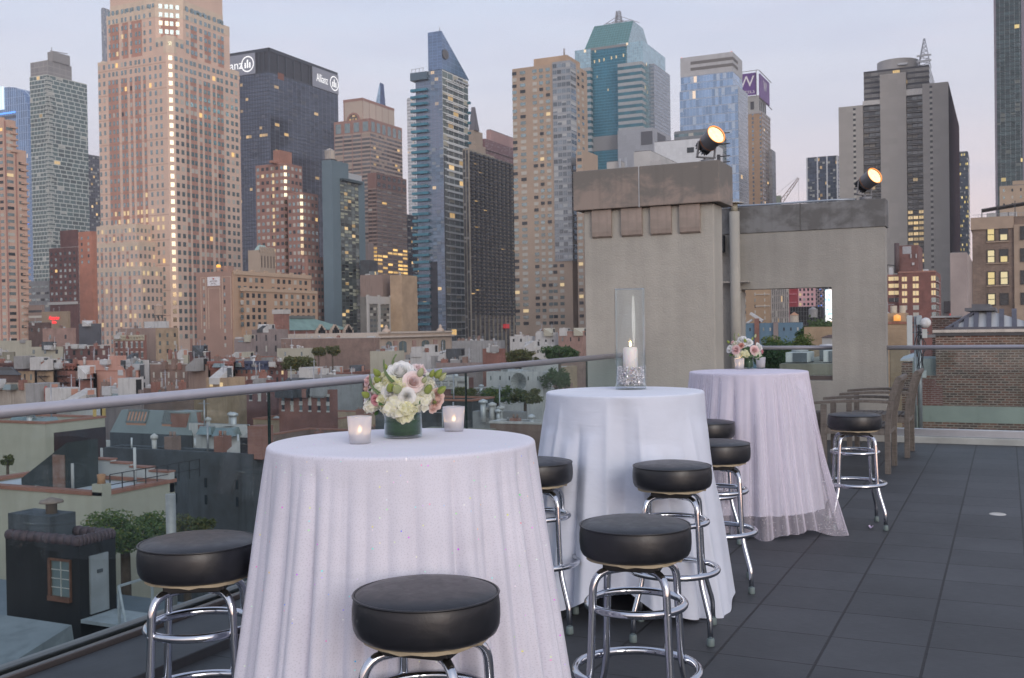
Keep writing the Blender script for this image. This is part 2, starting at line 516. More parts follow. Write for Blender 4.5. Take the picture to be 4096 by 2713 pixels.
m = MB(); m.tube([(px_, YW - .1, -.1), (px_, YW - .1, 2.80)], .062, 20); m.build('pipe', M_st1, t)
m = MB(); m.tube([(px_, YW - .1, 2.80), (px_, YW - .1, 2.90)], .040, 16); m.build('neck', P('mesh_neck', (.30, .28, .22), .6), t)
m = MB(); m.lathe([(.0, .0), (.115, .0), (.11, .012), (.03, .022), (0, .024)], (px_, YW - .1, 2.90), 20); m.build('cap_disc', P('disc_paint', (.40, .38, .35), .6), t)
m = MB(); m.box(px_ - .19, px_ + .17, YW - .11, YW - .02, 1.925, 1.94); m.build('bracket', P('bracket_paint', (.36, .34, .31), .6), t)
m = MB(); m.box(-3.36, -3.17, YW - .12, YW - .005, 2.31, 2.52)
tag(m.build('junction_box', P('black_box', (.014, .018, .026), .5), bevel=.006), 'small black box fixed to the screen wall beside the vent pipe', 'box')


def floodlight(loc, sc, label, pole):
 t = thing('floodlight', label, 'floodlight', loc, 'floodlights on the stone caps')
 M_ = P('flood_grey', (.20, .205, .22), .5, .25, var=.1); L = Vector(loc)
 ax = Vector((.70, -.58, .40)).normalized()
 c = L + Vector((.0, 0, .225 * sc)); X = ax
 Y_ = Vector((0, 0, 1)).cross(X).normalized(); Z_ = X.cross(Y_)
 MM = Matrix((( Y_.x, Z_.x, X.x, c.x), (Y_.y, Z_.y, X.y, c.y), (Y_.z, Z_.z, X.z, c.z), (0, 0, 0, 1)))
 k = sc
 m = MB(); m.lathe([(.0, -.02 * k), (.088 * k, -.02 * k), (.098 * k, .0), (.105 * k, .17 * k), (.108 * k, .175 * k), (.1 * k, .178 * k), (.096 * k, .15 * k)], n=32, caps=False)
 m.tf(MM); b = m.build('housing', M_, t)
 m = MB(); m.lathe([(.0, -.10 * k), (.05 * k, -.10 * k), (.06 * k, -.02 * k)], n=20, caps=False)
 for i in range(16):
  a = 2 * PI * i / 16
  m.bar((.03 * k * math.cos(a), .03 * k * math.sin(a), -.065 * k), (.088 * k * math.cos(a), .088 * k * math.sin(a), -.065 * k), .006 * k, .085 * k)
 m.tf(MM); m.build('cooling_fins', P('flood_fins', (.07, .073, .082), .45, .4), t)
 m = MB(); m.lathe([(.1065 * k, -.004 * k), (.109 * k, .0), (.1065 * k, .004 * k)], n=32, caps=False)
 m.v = [(x * .97, y * .97, z + .02 * k) for x, y, z in m.v]; m.tf(MM); m.build('copper_band', P('copper_band', (.6, .25, .1), .35, .8), t)
 m = MB(); m.lathe([(.1 * k, .176 * k), (.109 * k, .18 * k), (.106 * k, .186 * k), (.098 * k, .178 * k)], n=32, caps=False); m.tf(MM)
 m.build('rim', GLOW('rim_glow', (1, .33, .06), 1.1), t)
 m = MB(); m.lathe([(0, .156 * k), (.06 * k, .158 * k), (.1 * k, .165 * k)], n=32, caps=False); m.tf(MM)
 b = NB('lens_glow') if 'lens_glow' not in MATS else None
 if b:
  d = b.n('ShaderNodeVectorMath', {0: b.n('ShaderNodeTexCoord').outputs['Object']}, operation='LENGTH').outputs['Value']
  f = b.rng(b.noise(b.obj(), 30, 2), .3, .7)
  b.pset(col=(.4, .3, .2), emit=b.mix(f, (1, .68, .26), (1, .80, .42)), es=1.7); MATS['lens_glow'] = b.m
 m.build('lens', MATS['lens_glow'], t)
 m = MB()
 for sg in (-1, 1):
  p = c + Y_ * (sg * .112 * k)
  m.bar(p + Vector((0, 0, .02 * k)), p + Vector((-.02 * k, 0, -.15 * k)), .012 * k, .05 * k)
 m.bar(c + Y_ * (.115 * k) + Vector((-.02 * k, 0, -.15 * k)), c - Y_ * (.115 * k) + Vector((-.02 * k, 0, -.15 * k)), .05 * k, .012 * k)
 m.build('yoke', M_, t)
 m = MB(); m.tube([c + Vector((-.02 * k, 0, -.15 * k)), L + Vector((-.01, 0, 0))], .028 * k, 12)
 m.lathe([(.075 * k, 0), (.075 * k, .045 * k), (.05 * k, .05 * k), (0, .05 * k)], tuple(L), 20); m.build('base', M_, t)
 if pole:
  m = MB(); m.bar(L + Vector((.11, .02, 0)), L + Vector((.11, .02, .09)), .03); m.build('clamp_post', P('flood_fins', (.07, .073, .082)), t)
  m = MB()
  for zz in (.015, .075, .20, .31): m.bar(L + Vector((.10, .05, zz)), L + Vector((.22, .05, zz + .003)), .01)
  m.build('spike_rods', P('flood_fins', (.07, .073, .082)), t)
 sp = bpy.data.lights.new('floodlight_beam', 'SPOT'); sp.energy = 12; sp.color = (1, .62, .3); sp.spot_size = R_(70); sp.shadow_soft_size = .08 * k
 so_ = bpy.data.objects.new('floodlight_beam', sp); COL.objects.link(so_); so_.parent = t
 so_.location = c - L + X * .2 * k; so_.rotation_euler = X.to_track_quat('-Z', 'Y').to_euler()


q = atY(2838, 640, YP + .17)
floodlight((q.x - .02, YP + .17, 3.05), .94, 'lit orange floodlight on the brown cap of the beige pier', True)
floodlight((-1.51, YW + .13, 2.86), .94, 'lit orange floodlight on the dark cap of the screen wall', False)

m = MB(); m.lathe([(.0, .006), (.045, .006), (.055, .003), (.058, .0)], (-.072, 8.39, 0.0), 24, caps=False)
tag(m.build('floor_light', P('steel_disc', (.62, .58, .52), .35, .6)), 'small round steel light recessed in the dark deck pavers', 'floor light')
pp = atZ(3484, 2113, .004)
m = MB(); m.grid(lambda u, v: (pp.x + (u - .5) * .035 * (1 - abs(v - .5)), pp.y + (v - .5) * .045, .006 + .012 * (u - .5) ** 2 * 4 + .004 * v), 5, 5)
tag(m.build('petal', P('petal_lilac', (.62, .50, .66), .6)), 'single fallen lilac petal lying on the deck near the far stool', 'petal')


def cloth_mat(name, base, sequin, tint):
 b = NB(name); uv = b.uv(); v = b.obj()
 n1 = b.rng(b.noise(v, 5, 5, .6), .3, .7, .94, 1.04)
 c = b.n('ShaderNodeVectorMath', {0: base, 3: n1}, operation='SCALE').outputs[0]
 wv = b.noise(b.n('ShaderNodeMapping', {0: uv, 3: (900, 900, 1)}).outputs[0], 1, 2)
 cz = b.noise(v, 5, 3, .5, 1.0); cz2 = b.noise(b.n('ShaderNodeMapping', {0: v, 2: (.5, .3, .2), 3: (3, 3, 9)}).outputs[0], 2.2, 3, .5, .8)
 b.bump(b.math('ADD', b.math('MULTIPLY', wv, .06), b.math('ADD', cz, cz2)), .14, .02)
 rough = .75
 if sequin:
  for sc_, r0, r1, col_, key in ((135, .16, .24, (.40, .39, .45), 0), (48, .085, .12, None, 1)):
   vo = b.n('ShaderNodeTexVoronoi', {'Vector': uv, 'Scale': sc_, 'Randomness': .85}, feature='F1', voronoi_dimensions='2D')
   dot = b.rng(vo.outputs['Distance'], r0, r1, 1, 0)
   if key == 0:
    c = b.mix(b.math('MULTIPLY', dot, .3), c, col_)
   else:
    h = b.n('ShaderNodeSeparateColor', {0: vo.outputs['Color']})
    sel = b.math('GREATER_THAN', h.outputs[0], sequin)
    hs = b.n('ShaderNodeCombineColor', {0: h.outputs[1], 1: b.math('MULTIPLY', h.outputs[2], 1.0), 2: 1.0}, mode='HSV').outputs[0]
    dot = b.math('MULTIPLY', dot, sel)
    c = b.mix(dot, c, hs)  # coloured dots put the sequins' flash glints into the base colour
 b.pset(col=c, rough=rough, sheen=.25)
 tl = b.n('ShaderNodeBsdfTranslucent', {0: tint}); ms = b.n('ShaderNodeMixShader', {0: .12})
 b.t.links.new(b.p.outputs[0], ms.inputs[1]); b.t.links.new(tl.outputs[0], ms.inputs[2]); b.t.links.new(ms.outputs[0], b.o.inputs[0])
 return b.m


def sheer_mat(name, col, op):
 b = NB(name); uv = b.uv()
 tr = b.n('ShaderNodeBsdfTransparent', {0: (1, 1, 1)})
 vo = b.n('ShaderNodeTexVoronoi', {'Vector': uv, 'Scale': 150}, feature='F1', voronoi_dimensions='2D')
 dot = b.rng(vo.outputs['Distance'], .12, .2, 1, 0)
 h = b.n('ShaderNodeSeparateColor', {0: vo.outputs['Color']})
 sel = b.math('MULTIPLY', b.math('GREATER_THAN', h.outputs[0], .90), dot)
 b.pset(col=b.mix(sel, col, (1, .98, 1)), rough=.6)
 lw = b.n('ShaderNodeLayerWeight', {0: .55}).outputs['Facing']
 f = b.math('MAXIMUM', b.rng(lw, .2, .95, op, .85), sel)
 ms = b.n('ShaderNodeMixShader', {0: f})
 b.t.links.new(tr.outputs[0], ms.inputs[1]); b.t.links.new(b.p.outputs[0], ms.inputs[2]); b.t.links.new(ms.outputs[0], b.o.inputs[0])
 return b.m


def skirt(c, folds, rb, zb, rt=.408, zt=1.073, dent=(), hem=None, nth=300, nz=46, sharp=1.6, seed=1, flare=1.15, pleat=None):
 """A round cloth: flat top, rounded rim, then a skirt whose folds grow towards the hem."""
 rnd = random.Random(seed)
 fs = [(a, wd, am, rnd.uniform(.0, .25), rnd.uniform(-.05, .05)) for a, wd, am in folds]

 def rad(th, s):
  r = rt + (rb - rt) * (s ** flare)
  d = 0
  for a, wd, am, st, dr in fs:
   x = (th - a - dr * s + PI) % (2 * PI) - PI
   k = max(0.0, (s - st) / (1 - st)) ** .55
   g = math.exp(-abs(x / wd) ** sharp)
   d += am * k * g
  if pleat:
   n1, A, pw_, ph = pleat
   ps = n1 / 2 * th + ph + .55 * math.sin(2 * th + ph) + .4 * math.sin(5 * th + 2 * ph) + .12 * math.sin(9 * th) * s
   k = min(1, max(0, (s - .01) / .99)) ** .62
   am_ = .65 + .35 * math.sin(3 * th + ph * 3) + .25 * math.sin(7 * th + ph)
   d += A * k * am_ * (abs(math.sin(ps)) ** pw_ - .45)
   d += A * .28 * k * (abs(math.sin(ps * 1.73 + 1.1 + .3 * s)) - .5)
  for a, wd, am in dent:
   x = (th - a + PI) % (2 * PI) - PI
   d -= am * math.exp(-(x / wd) ** 2) * math.exp(-((s - .33) / .16) ** 2)
  return r + d

 m = MB(); rows = []
 for i in range(14):
  r = (rt - .012) * (i / 13) ** .8
  rows.append([(c[0] + r * math.cos(2 * PI * j / nth), c[1] + r * math.sin(2 * PI * j / nth), zt) for j in range(nth)])
 for q in range(1, 5):
  a = q / 4 * PI / 2
  rows.append([(c[0] + (rt - .012 + .012 * math.sin(a)) * math.cos(2 * PI * j / nth), c[1] + (rt - .012 + .012 * math.sin(a)) * math.sin(2 * PI * j / nth),
                      zt - .012 + .012 * math.cos(a)) for j in range(nth)])
 for i in range(1, nz + 1):
  s = i / nz; row = []
  for j in range(nth):
   th = 2 * PI * j / nth; r = rad(th, s)
   zz = zb + (hem(th) if hem else 0)
   row.append((c[0] + r * math.cos(th), c[1] + r * math.sin(th), (zt - .012) * (1 - s) + zz * s))
  rows.append(row)
 nr = len(rows)
 b = 0
 for r in rows: m.v += r
 arc = [0.0]
 for i in range(1, nr):
  arc.append(arc[-1] + (Vector(rows[i][0]) - Vector(rows[i - 1][0])).length)
 for i in range(nr - 1):
  for j in range(nth):
   k = (j + 1) % nth
   m.f.append((i * nth + j, (i + 1) * nth + j, (i + 1) * nth + k, i * nth + k)); m.mi.append(0); m.sm.append(True)
   if i < 17:
    m.uv.append([(rows[a][q][0] + 5, rows[a][q][1] + 5) for a, q in ((i, j), (i + 1, j), (i + 1, k), (i, k))])
   else:
    w_ = 2 * PI * .46 / nth
    m.uv.append([(j * w_, -arc[i]), (j * w_, -arc[i + 1]), ((j + 1) * w_, -arc[i + 1]), ((j + 1) * w_, -arc[i])])
 return m


def mkfolds(n, seed, amp, wid, jit=.5, neg=.35):
 rnd = random.Random(seed); out = []
 for i in range(n):
  a = 2 * PI * (i + rnd.uniform(-jit, jit)) / n
  out.append((a, wid * rnd.uniform(.55, 1.4), amp * rnd.uniform(.4, 1.25)))
  if rnd.random() < neg: out.append((a + PI / n * rnd.uniform(.6, 1.4), wid * .6, -amp * rnd.uniform(.2, .6)))
 return out


def table(c, label):
 t = thing('cocktail_table', label, 'table', (c[0], c[1], 0), 'tall round cocktail tables')
 m = MB(); m.lathe([(0, 1.03), (.395, 1.03), (.397, 1.05), (.395, 1.066), (0, 1.066)], (*c, 0), 40); m.build('tabletop', P('table_ply', (.35, .25, .16), .6), t)
 m = MB(); m.tube([(*c, .05), (*c, 1.03)], .035, 14); m.build('pole', P('black_metal', (.015, .015, .017), .45, .5), t)
 for k in range(4):
  a = k * PI / 2 + .62
  m = MB(); m.bar((c[0], c[1], .07), (c[0] + .30 * math.cos(a), c[1] + .30 * math.sin(a), .035), .05, .04); m.build('foot', P('black_metal', (.015,) * 3), t)


def vang(c, dx, dy):  # helper for directions
 return math.atan2(dy, dx)


T1, T2, T3 = (-1.657, 2.727), (-1.797, 5.175), (-1.664, 7.459)
table(T1, 'tall round table under the pale sequin cloth with the large bouquet')
table(T2, 'tall round table under the plain white cloth with the glass candle cylinder')
table(T3, 'tall round table under the sheer lilac cloth with the small bouquet')
o = skirt(T1, [], .525, .012, rt=.402, seed=3, nth=600, pleat=(27, .075, .85, .7)).build('tablecloth', cloth_mat('sequin_cloth', (.745, .735, .83), .90, (.76, .73, .8)))
tag(o, 'pale pink-white sequin dotted tablecloth falling to the deck over the table with the large bouquet', 'tablecloth', 'floor length tablecloths')


def hem2(th):
 x = (th - math.atan2(-1, .18) + PI) % (2 * PI) - PI
 return .15 * math.exp(-(x / .38) ** 2) + .012 * math.sin(5 * th) + .012


f2 = [(-2.35, .20, .085), (-1.95, .10, .065), (-1.66, .12, .08), (-1.25, .17, -.075), (-.98, .13, .075), (-.62, .25, .05), (-.15, .25, .05), (.4, .2, .04), (2.9, .25, .04), (-2.8, .12, .04),
      (1.0, .2, .05), (1.7, .2, .04), (2.3, .2, .05), (-1.45, .05, .03), (-2.12, .05, .035), (-.8, .05, -.035), (-.4, .06, .035), (-1.8, .045, -.045), (-1.08, .03, .025), (-2.22, .03, -.03), (-.52, .04, -.03), (-2.6, .06, -.04)]
st2r = Vector((-1.43, 5.60))
d2 = st2r - Vector(T2)
o = skirt(T2, f2, .515, .0, dent=[(math.atan2(d2.y, d2.x), .42, .10)], hem=hem2, seed=5, sharp=1.5, nth=360).build('tablecloth', cloth_mat('white_cloth', (.70, .745, .86), 0, (.8, .8, .86)))
tag(o, 'plain white tablecloth with broad smooth folds over the table with the glass candle cylinder', 'tablecloth', 'floor length tablecloths')
o = skirt(T3, [], .49, .13, seed=8, nth=480, pleat=(26, .052, .8, 2.1)).build('tablecloth', cloth_mat('lilac_cloth', (.70, .69, .81), 0, (.75, .72, .82)))
tag(o, 'lilac white tablecloth with a sheer sparkling overlay pooling on the deck, far table', 'tablecloth', 'floor length tablecloths')


def hem3(th):
 return .004 + .016 * (1 + math.sin(7 * th + .5)) + .010 * math.sin(17 * th)


f3b = [(-.42, .16, .15), (-1.2, .12, .05), (-1.75, .1, .05)]
m = skirt(T3, f3b, .595, .0, rt=.414, zt=1.0765, hem=hem3, seed=8, nth=480, sharp=1.5, flare=1.35, pleat=(26, .062, .8, 2.1))
m.build('sheer_overlay', sheer_mat('organza', (.72, .67, .77), .30), o, org=tuple(ORG[o.name]))


def vinyl():
 b = NB('black_vinyl'); v = b.obj()
 n = b.noise(v, 26, 6, .6, .8); wr = b.noise(v, 9, 4, .55, 1.5)
 b.pset(col=b.mix(b.rng(wr, .3, .7), (.009, .010, .013), (.016, .017, .022)), rough=b.rng(n, .3, .7, .32, .44), spec=.55)
 b.bump(b.math('ADD', b.math('MULTIPLY', n, .5), wr), .16, .006)
 return b.m


def chrome():
 b = NB('chrome'); n = b.noise(b.obj(), 40, 3)
 b.pset(col=(.56, .58, .63), metal=1.0, rough=b.rng(n, .3, .7, .06, .13))
 return b.m


M_vin, M_chr = vinyl(), chrome()
M_cream = P('cream_underside', (.40, .34, .24), .8); M_foot = P('grey_rubber', (.13, .17, .17), .6); M_plate = P('swivel_black', (.02, .02, .022), .5, .3)


def arcpath(p0, p1, p2, r, n=7):
 p0, p1, p2 = Vector(p0), Vector(p1), Vector(p2)
 a = (p0 - p1).normalized(); b = (p2 - p1).normalized()
 r = min(r, (p0 - p1).length * .9, (p2 - p1).length * .9)
 s, e = p1 + a * r, p1 + b * r
 return [s * (1 - t) ** 2 + p1 * (2 * t * (1 - t)) + e * t * t for t in [i / n for i in range(n + 1)]]


def make_stool():
 t = thing('bar_stool', 'stool', 'bar stool', (0, 0, 0), 'black and chrome bar stools')
 prof = [(0, .758), (.06, .7585), (.12, .756), (.155, .751), (.170, .745), (.1755, .742)]
 side = [(.1755, .740), (.1775, .733), (.180, .715), (.1805, .69), (.178, .668), (.172, .655), (.160, .648), (0, .648)]
 m = MB(); m.lathe([(r, z) for r, z in prof + side], n=64, caps=False); s = m.build('seat', M_vin, t)
 s.data.polygons.foreach_set('use_smooth', [True] * len(s.data.polygons))
 m = MB(); m.tube([(.1768 * math.cos(2 * PI * j / 64), .1768 * math.sin(2 * PI * j / 64), .7425) for j in range(64)], .0032, 6, closed=True); m.build('piping', M_vin, s)
 rnd = random.Random(3)
 m = MB(); rr = [(.150 + .010 * rnd.random(), .636 + .006 * rnd.random()) for _ in range(36)]
 m.loft([[(.158 * math.cos(2 * PI * j / 36), .158 * math.sin(2 * PI * j / 36), .6475) for j in range(36)],
   [(rr[j][0] * math.cos(2 * PI * j / 36), rr[j][0] * math.sin(2 * PI * j / 36), rr[j][1]) for j in range(36)]], 0, False)
 m.build('underside', M_cream, t)
 m = MB(); m.box(-.09, .09, -.09, .09, .612, .636); m.build('swivel_plate', M_plate, t, bevel=.004)
 for k in range(4):
  a = PI / 4 + k * PI / 2; ca, sa = math.cos(a), math.sin(a)
  q = lambda r, z: Vector((r * ca, r * sa, z))
  path = [q(.03, .612)] + arcpath(q(.03, .612), q(.162, .612), q(.176, .30), .062) + arcpath(q(.166, .5), q(.181, .262), q(.236, .115), .05, 5) + \
   arcpath(q(.20, .2), q(.237, .118), q(.240, .0), .03, 5) + [q(.240, .022)]
  m = MB(); m.tube(path, .0125, 12); l = m.build('leg', M_chr, t)
  m = MB(); m.lathe([(0, .0), (.0165, .0), (.0175, .004), (.0165, .03), (.0135, .034), (0, .034)], (*q(.240, 0).xy, 0), 14); m.build('rubber_foot', M_foot, l)
 for r, z, tr in ((.156, .498, .0125), (.200, .288, .0135)):
  m = MB(); m.tube([(r * math.cos(2 * PI * j / 56), r * math.sin(2 * PI * j / 56), z) for j in range(56)], tr, 12, closed=True); m.build('footrest_ring', M_chr, t)
  for k in range(4):
   m = MB(); a = PI / 4 + k * PI / 2
   m.lathe([(0, -.006), (.006, -.004), (.007, 0), (.006, .004), (0, .006)], ((r + (.018 if r < .18 else -.016)) * math.cos(a), (r + (.018 if r < .18 else -.016)) * math.sin(a), z), 8)
   m.build('rivet', M_chr, t)
 return t


stool0 = make_stool()
for o_ in [stool0] + list(stool0.children_recursive):
 if o_.type == 'MESH': o_.data.transform(Matrix.Diagonal((1, 1, 1.034, 1)))
spots = [((-1.285, 2.215), .12, 'black vinyl bar stool nearest the camera, in front of the sequin tablecloth'),
         ((-2.245, 2.49), .55, 'black vinyl bar stool by the glass railing, partly hidden by the sequin tablecloth'),
         ((-1.0925, 3.2295), .15, 'black vinyl bar stool on the open deck beside the sequin tablecloth, all four legs visible'),
         ((-1.39, 4.645), .22, 'black vinyl bar stool right in front of the plain white tablecloth'),
         ((-2.04, 4.565), .30, 'black vinyl bar stool seen between the sequin cloth and the plain white cloth'),
         ((-1.425, 5.60), .25, 'black vinyl bar stool peeking out beside the plain white cloth, lower of two'),
         ((-1.785, 6.78), .4, 'black vinyl bar stool just behind the plain white cloth, only its seat showing'),
         ((-.9615, 7.593), .28, 'black vinyl bar stool standing alone on the deck before the wooden armchairs')]
for i, ((x, y), rz, lab) in enumerate(spots):
 o = stool0 if i == 0 else copy_tree(stool0)
 o.location = (x, y, 0); o.rotation_euler = (0, 0, rz); o['label'] = lab
ORG[stool0.name] = Vector((0, 0, 0))


def teak(name, c1, c2):
 b = NB(name); v = b.obj()
 g = b.noise(b.n('ShaderNodeMapping', {0: v, 3: (4, 30, 30)}).outputs[0], 2, 6, .65, .5)
 g2 = b.noise(b.n('ShaderNodeMapping', {0: v, 3: (30, 30, 4)}).outputs[0], 2, 6, .65, .5)
 f = b.math('MULTIPLY', b.math('ADD', g, g2), .5)
 b.pset(col=b.mix(b.rng(f, .36, .64), c1, c2), rough=.8).bump(f, .3, .004)
 return b.m


M_teak, M_teak2 = teak('weathered_teak', (.085, .073, .065), (.175, .155, .14)), teak('dark_teak', (.05, .045, .045), (.11, .10, .10))


def make_chair():
 """Faces -X; origin on the floor midway between the back legs."""
 t = thing('armchair', 'chair', 'armchair', (0, 0, 0), 'weathered teak armchairs')
 W = .31
 cur = [(0, .0), (.0, .40), (.012, .55), (.04, .70), (.075, .82), (.10, .885)]
 for sg in (-1, 1):
  m = MB()
  rings = []
  for x, z in cur:
   wd = .026 if z < .8 else .028
   rings.append([(x - wd, sg * W - .02, z), (x + wd, sg * W - .02, z), (x + wd, sg * W + .02, z), (x - wd, sg * W + .02, z)])
  x, z = .112, .905
  rings.append([(x - .018, sg * W - .02, z), (x + .014, sg * W - .02, z - .01), (x + .014, sg * W + .02, z - .01), (x - .018, sg * W + .02, z)])
  m.loft(rings, 0, False); m.build('back_leg', M_teak, t, bevel=.004)
  m = MB(); m.box(-.60, -.548, sg * W - .024, sg * W + .024, 0, .635); m.build('front_leg', M_teak, t, bevel=.004)
  m = MB(); rg = []
  for i in range(11):
   u = i / 10; xx = .03 - .70 * u; zz = .650 + .025 * (1 - u) * (1 - u) - .012 * math.sin(PI * u) + (.012 if u > .9 else 0)
   zz = .648 + .02 * math.sin(PI * (1 - u) * .9) + .012 * (1 - u)
   wd = .026 + .012 * math.sin(PI * u)
   rg.append([(xx, sg * W - wd, zz - .013), (xx, sg * W + wd, zz - .013), (xx, sg * W + wd, zz + .013), (xx, sg * W - wd, zz + .013)])
  m.loft(rg, 0, False); m.build('armrest', M_teak, t, bevel=.003)
  m = MB(); m.box(-.55, -.02, sg * W - .015, sg * W + .015, .36, .42); m.build('side_rail', M_teak, t)
 m = MB()
 for i in range(9):
  x0 = -.60 + i * .066; m.box(x0, x0 + .056, -W + .02, W - .02, .420, .438)
 m.build('seat', M_teak, t, bevel=.002)
 m = MB(); m.box(-.595, -.56, -W + .02, W - .02, .35, .418); m.box(-.02, .015, -W + .02, W - .02, .36, .418); m.build('apron', M_teak, t)
 m = MB()
 for i in range(9):
  y = -W + .06 + i * (2 * W - .12) / 8
  for (xa, za), (xb, zb) in zip(cur[1:-1], cur[2:]): m.bar((xa, y, za), (xb, y, zb), .035, .014)
 m.build('back_slats', M_teak, t)
 m = MB(); m.box(.088, .128, -W, W, .86, .905); m.build('top_rail', M_teak, t, bevel=.012)
 return t


ch = make_chair()
ch.location = (-1.008, 10.585, 0); ch['label'] = 'grey weathered teak armchair closer to the lone bar stool, facing the screen wall'
c2 = copy_tree(ch); c2.location = (-.945, 11.89, 0); c2['label'] = 'grey weathered teak armchair closer to the far glass railing, facing the screen wall'
t = thing('side_table', 'low dark teak side table between the armchairs and the lilac tablecloth', 'side table', (-2.15, 11.6, 0))
m = MB()
for i in range(6): m.box(-2.5, -1.83, 11.2 + i * .1, 11.2 + i * .1 + .088, .43, .455)
m.build('tabletop', M_teak2, t)
for x in (-2.45, -1.86):
 for y in (11.24, 11.74):
  m = MB(); m.box(x - .025, x + .025, y - .025, y + .025, 0, .43); m.build('leg', M_teak2, t)
m = MB(); m.box(-2.42, -1.9, 11.22, 11.25, .36, .43); m.box(-1.875, -1.845, 11.27, 11.71, .36, .43); m.build('apron', M_teak2, t)

# ================================================================== CITY: helpers
GZ = -22.0
m = MB(); m.face([(-9000, -300, GZ), (9000, -300, GZ), (9000, 12000, GZ), (-9000, 12000, GZ)])
tag(m.build('street_ground', P('street_asphalt', (.05, .052, .055), .85, var=.3, scale=.05)), kind='structure')


def facade(name, wall, glass, wx=(.2, .8), wz=(.25, .8), span=None, lit=.03, litc=(1.0, .62, .22), lits=1.1, blind=(.42, .42, .38), pblind=.25,
           gmetal=.35, grough=.12, sub=0, subw=.06, frame=None, stag=0.0, vstrip=None, hstrip=None, litrow=0.0, wrough=.8, gvar=.35, wvar=.08, litbelow=None, gcol2=None, nz=.02):
 """Facade in cell units: u counts bays, v counts floors from the top. Windows, glass tones and lit rooms vary by cell."""
 if name in MATS: return MATS[name]
 b = NB(name); s = b.n('ShaderNodeSeparateXYZ', {0: b.uv()}); u, v = s.outputs[0], b.math('MULTIPLY', s.outputs[1], -1.0)
 gn = b.n('ShaderNodeNewGeometry').outputs['Normal']; gx = b.n('ShaderNodeSeparateXYZ', {0: gn}).outputs[0]
 iv = b.math('FLOOR', v)
 side = b.math('ROUND', b.math('MULTIPLY', gx, 2))
 if stag:
  u = b.math('ADD', u, b.math('MULTIPLY', b.white(b.comb(iv, side, 7.3)).outputs['Value'], stag))
 iu = b.math('FLOOR', u)
 fu, fv = b.math('FRACT', u), b.math('FRACT', v)
 wnz = b.white(b.comb(iu, iv, side)); r1 = wnz.outputs['Value']; rc = b.n('ShaderNodeSeparateColor', {0: wnz.outputs['Color']})
 r2, r3 = rc.outputs[1], rc.outputs[2]
 inx = b.math('MULTIPLY', b.math('GREATER_THAN', fu, wx[0]), b.math('LESS_THAN', fu, wx[1]))
 inz = b.math('MULTIPLY', b.math('GREATER_THAN', fv, wz[0]), b.math('LESS_THAN', fv, wz[1]))
 win = b.math('MULTIPLY', inx, inz)
 n = b.noise(b.obj(), nz, 5, .6)
 n2 = b.noise(b.obj(), nz * 14, 4, .6)
 wf = b.math('MULTIPLY', b.rng(n, .3, .7, 1 - wvar, 1 + wvar), b.rng(n2, .3, .7, 1 - wvar, 1 + wvar))
 wc = b.n('ShaderNodeVectorMath', {0: wall, 3: wf}, operation='SCALE').outputs[0]
 if span is not None: wc = b.mix(inx, wc, span)
 if hstrip is not None:
  hc, h0, h1 = hstrip
  wc = b.mix(b.math('MULTIPLY', b.math('GREATER_THAN', fv, h0), b.math('LESS_THAN', fv, h1)), wc, hc)
 g = b.mix(r2, shade(glass, 1 - gvar), shade(glass, 1 + gvar))
 if gcol2 is not None: g = b.mix(b.rng(b.noise(b.obj(), nz * 2, 3), .4, .62), g, gcol2)
 isb = b.math('LESS_THAN', r3, pblind)
 bl = b.math('MULTIPLY', isb, b.math('LESS_THAN', fv, b.math('ADD', wz[0], b.math('MULTIPLY', r2, wz[1] - wz[0] + .2))))
 g = b.mix(bl, g, blind)
 lm = b.math('LESS_THAN', r1, lit)
 if litrow: lm = b.math('MAXIMUM', lm, b.math('MULTIPLY', b.math('LESS_THAN', b.white(b.comb(iv, 3.7, side)).outputs['Value'], litrow), b.math('LESS_THAN', r3, .7)))
 if litbelow: lm = b.math('MAXIMUM', lm, b.math('MULTIPLY', b.math('MULTIPLY', b.math('GREATER_THAN', v, litbelow[0]), b.math('LESS_THAN', v, litbelow[2])), b.math('LESS_THAN', r1, litbelow[1])))
 gm = b.math('MULTIPLY', win, b.math('SUBTRACT', 1.0, bl))
 if sub:
  f2 = b.math('FRACT', b.math('MULTIPLY', b.math('DIVIDE', b.math('SUBTRACT', fu, wx[0]), wx[1] - wx[0]), float(sub)))
  ml = b.math('LESS_THAN', f2, subw)
  g = b.mix(ml, g, frame if frame is not None else wall); lm = b.math('MULTIPLY', lm, b.math('SUBTRACT', 1.0, ml))
 col = b.mix(win, wc, g)
 if vstrip is not None:
  vc, a0, a1 = vstrip
  vm = b.math('MULTIPLY', b.math('GREATER_THAN', fu, a0), b.math('LESS_THAN', fu, a1))
  col = b.mix(vm, col, vc); gm = b.math('MULTIPLY', gm, b.math('SUBTRACT', 1.0, vm)); lm = b.math('MULTIPLY', lm, b.math('SUBTRACT', 1.0, vm))
 lm = b.math('MULTIPLY', lm, win)
 b.pset(col=col, rough=b.rng(gm, 0, 1, wrough, grough), metal=b.math('MULTIPLY', gm, gmetal), emit=litc, es=b.math('MULTIPLY', b.math('MULTIPLY', lm, lits), b.rng(r2, 0, 1, .35, 1.1)))
 MATS[name] = b.m
 return b.m


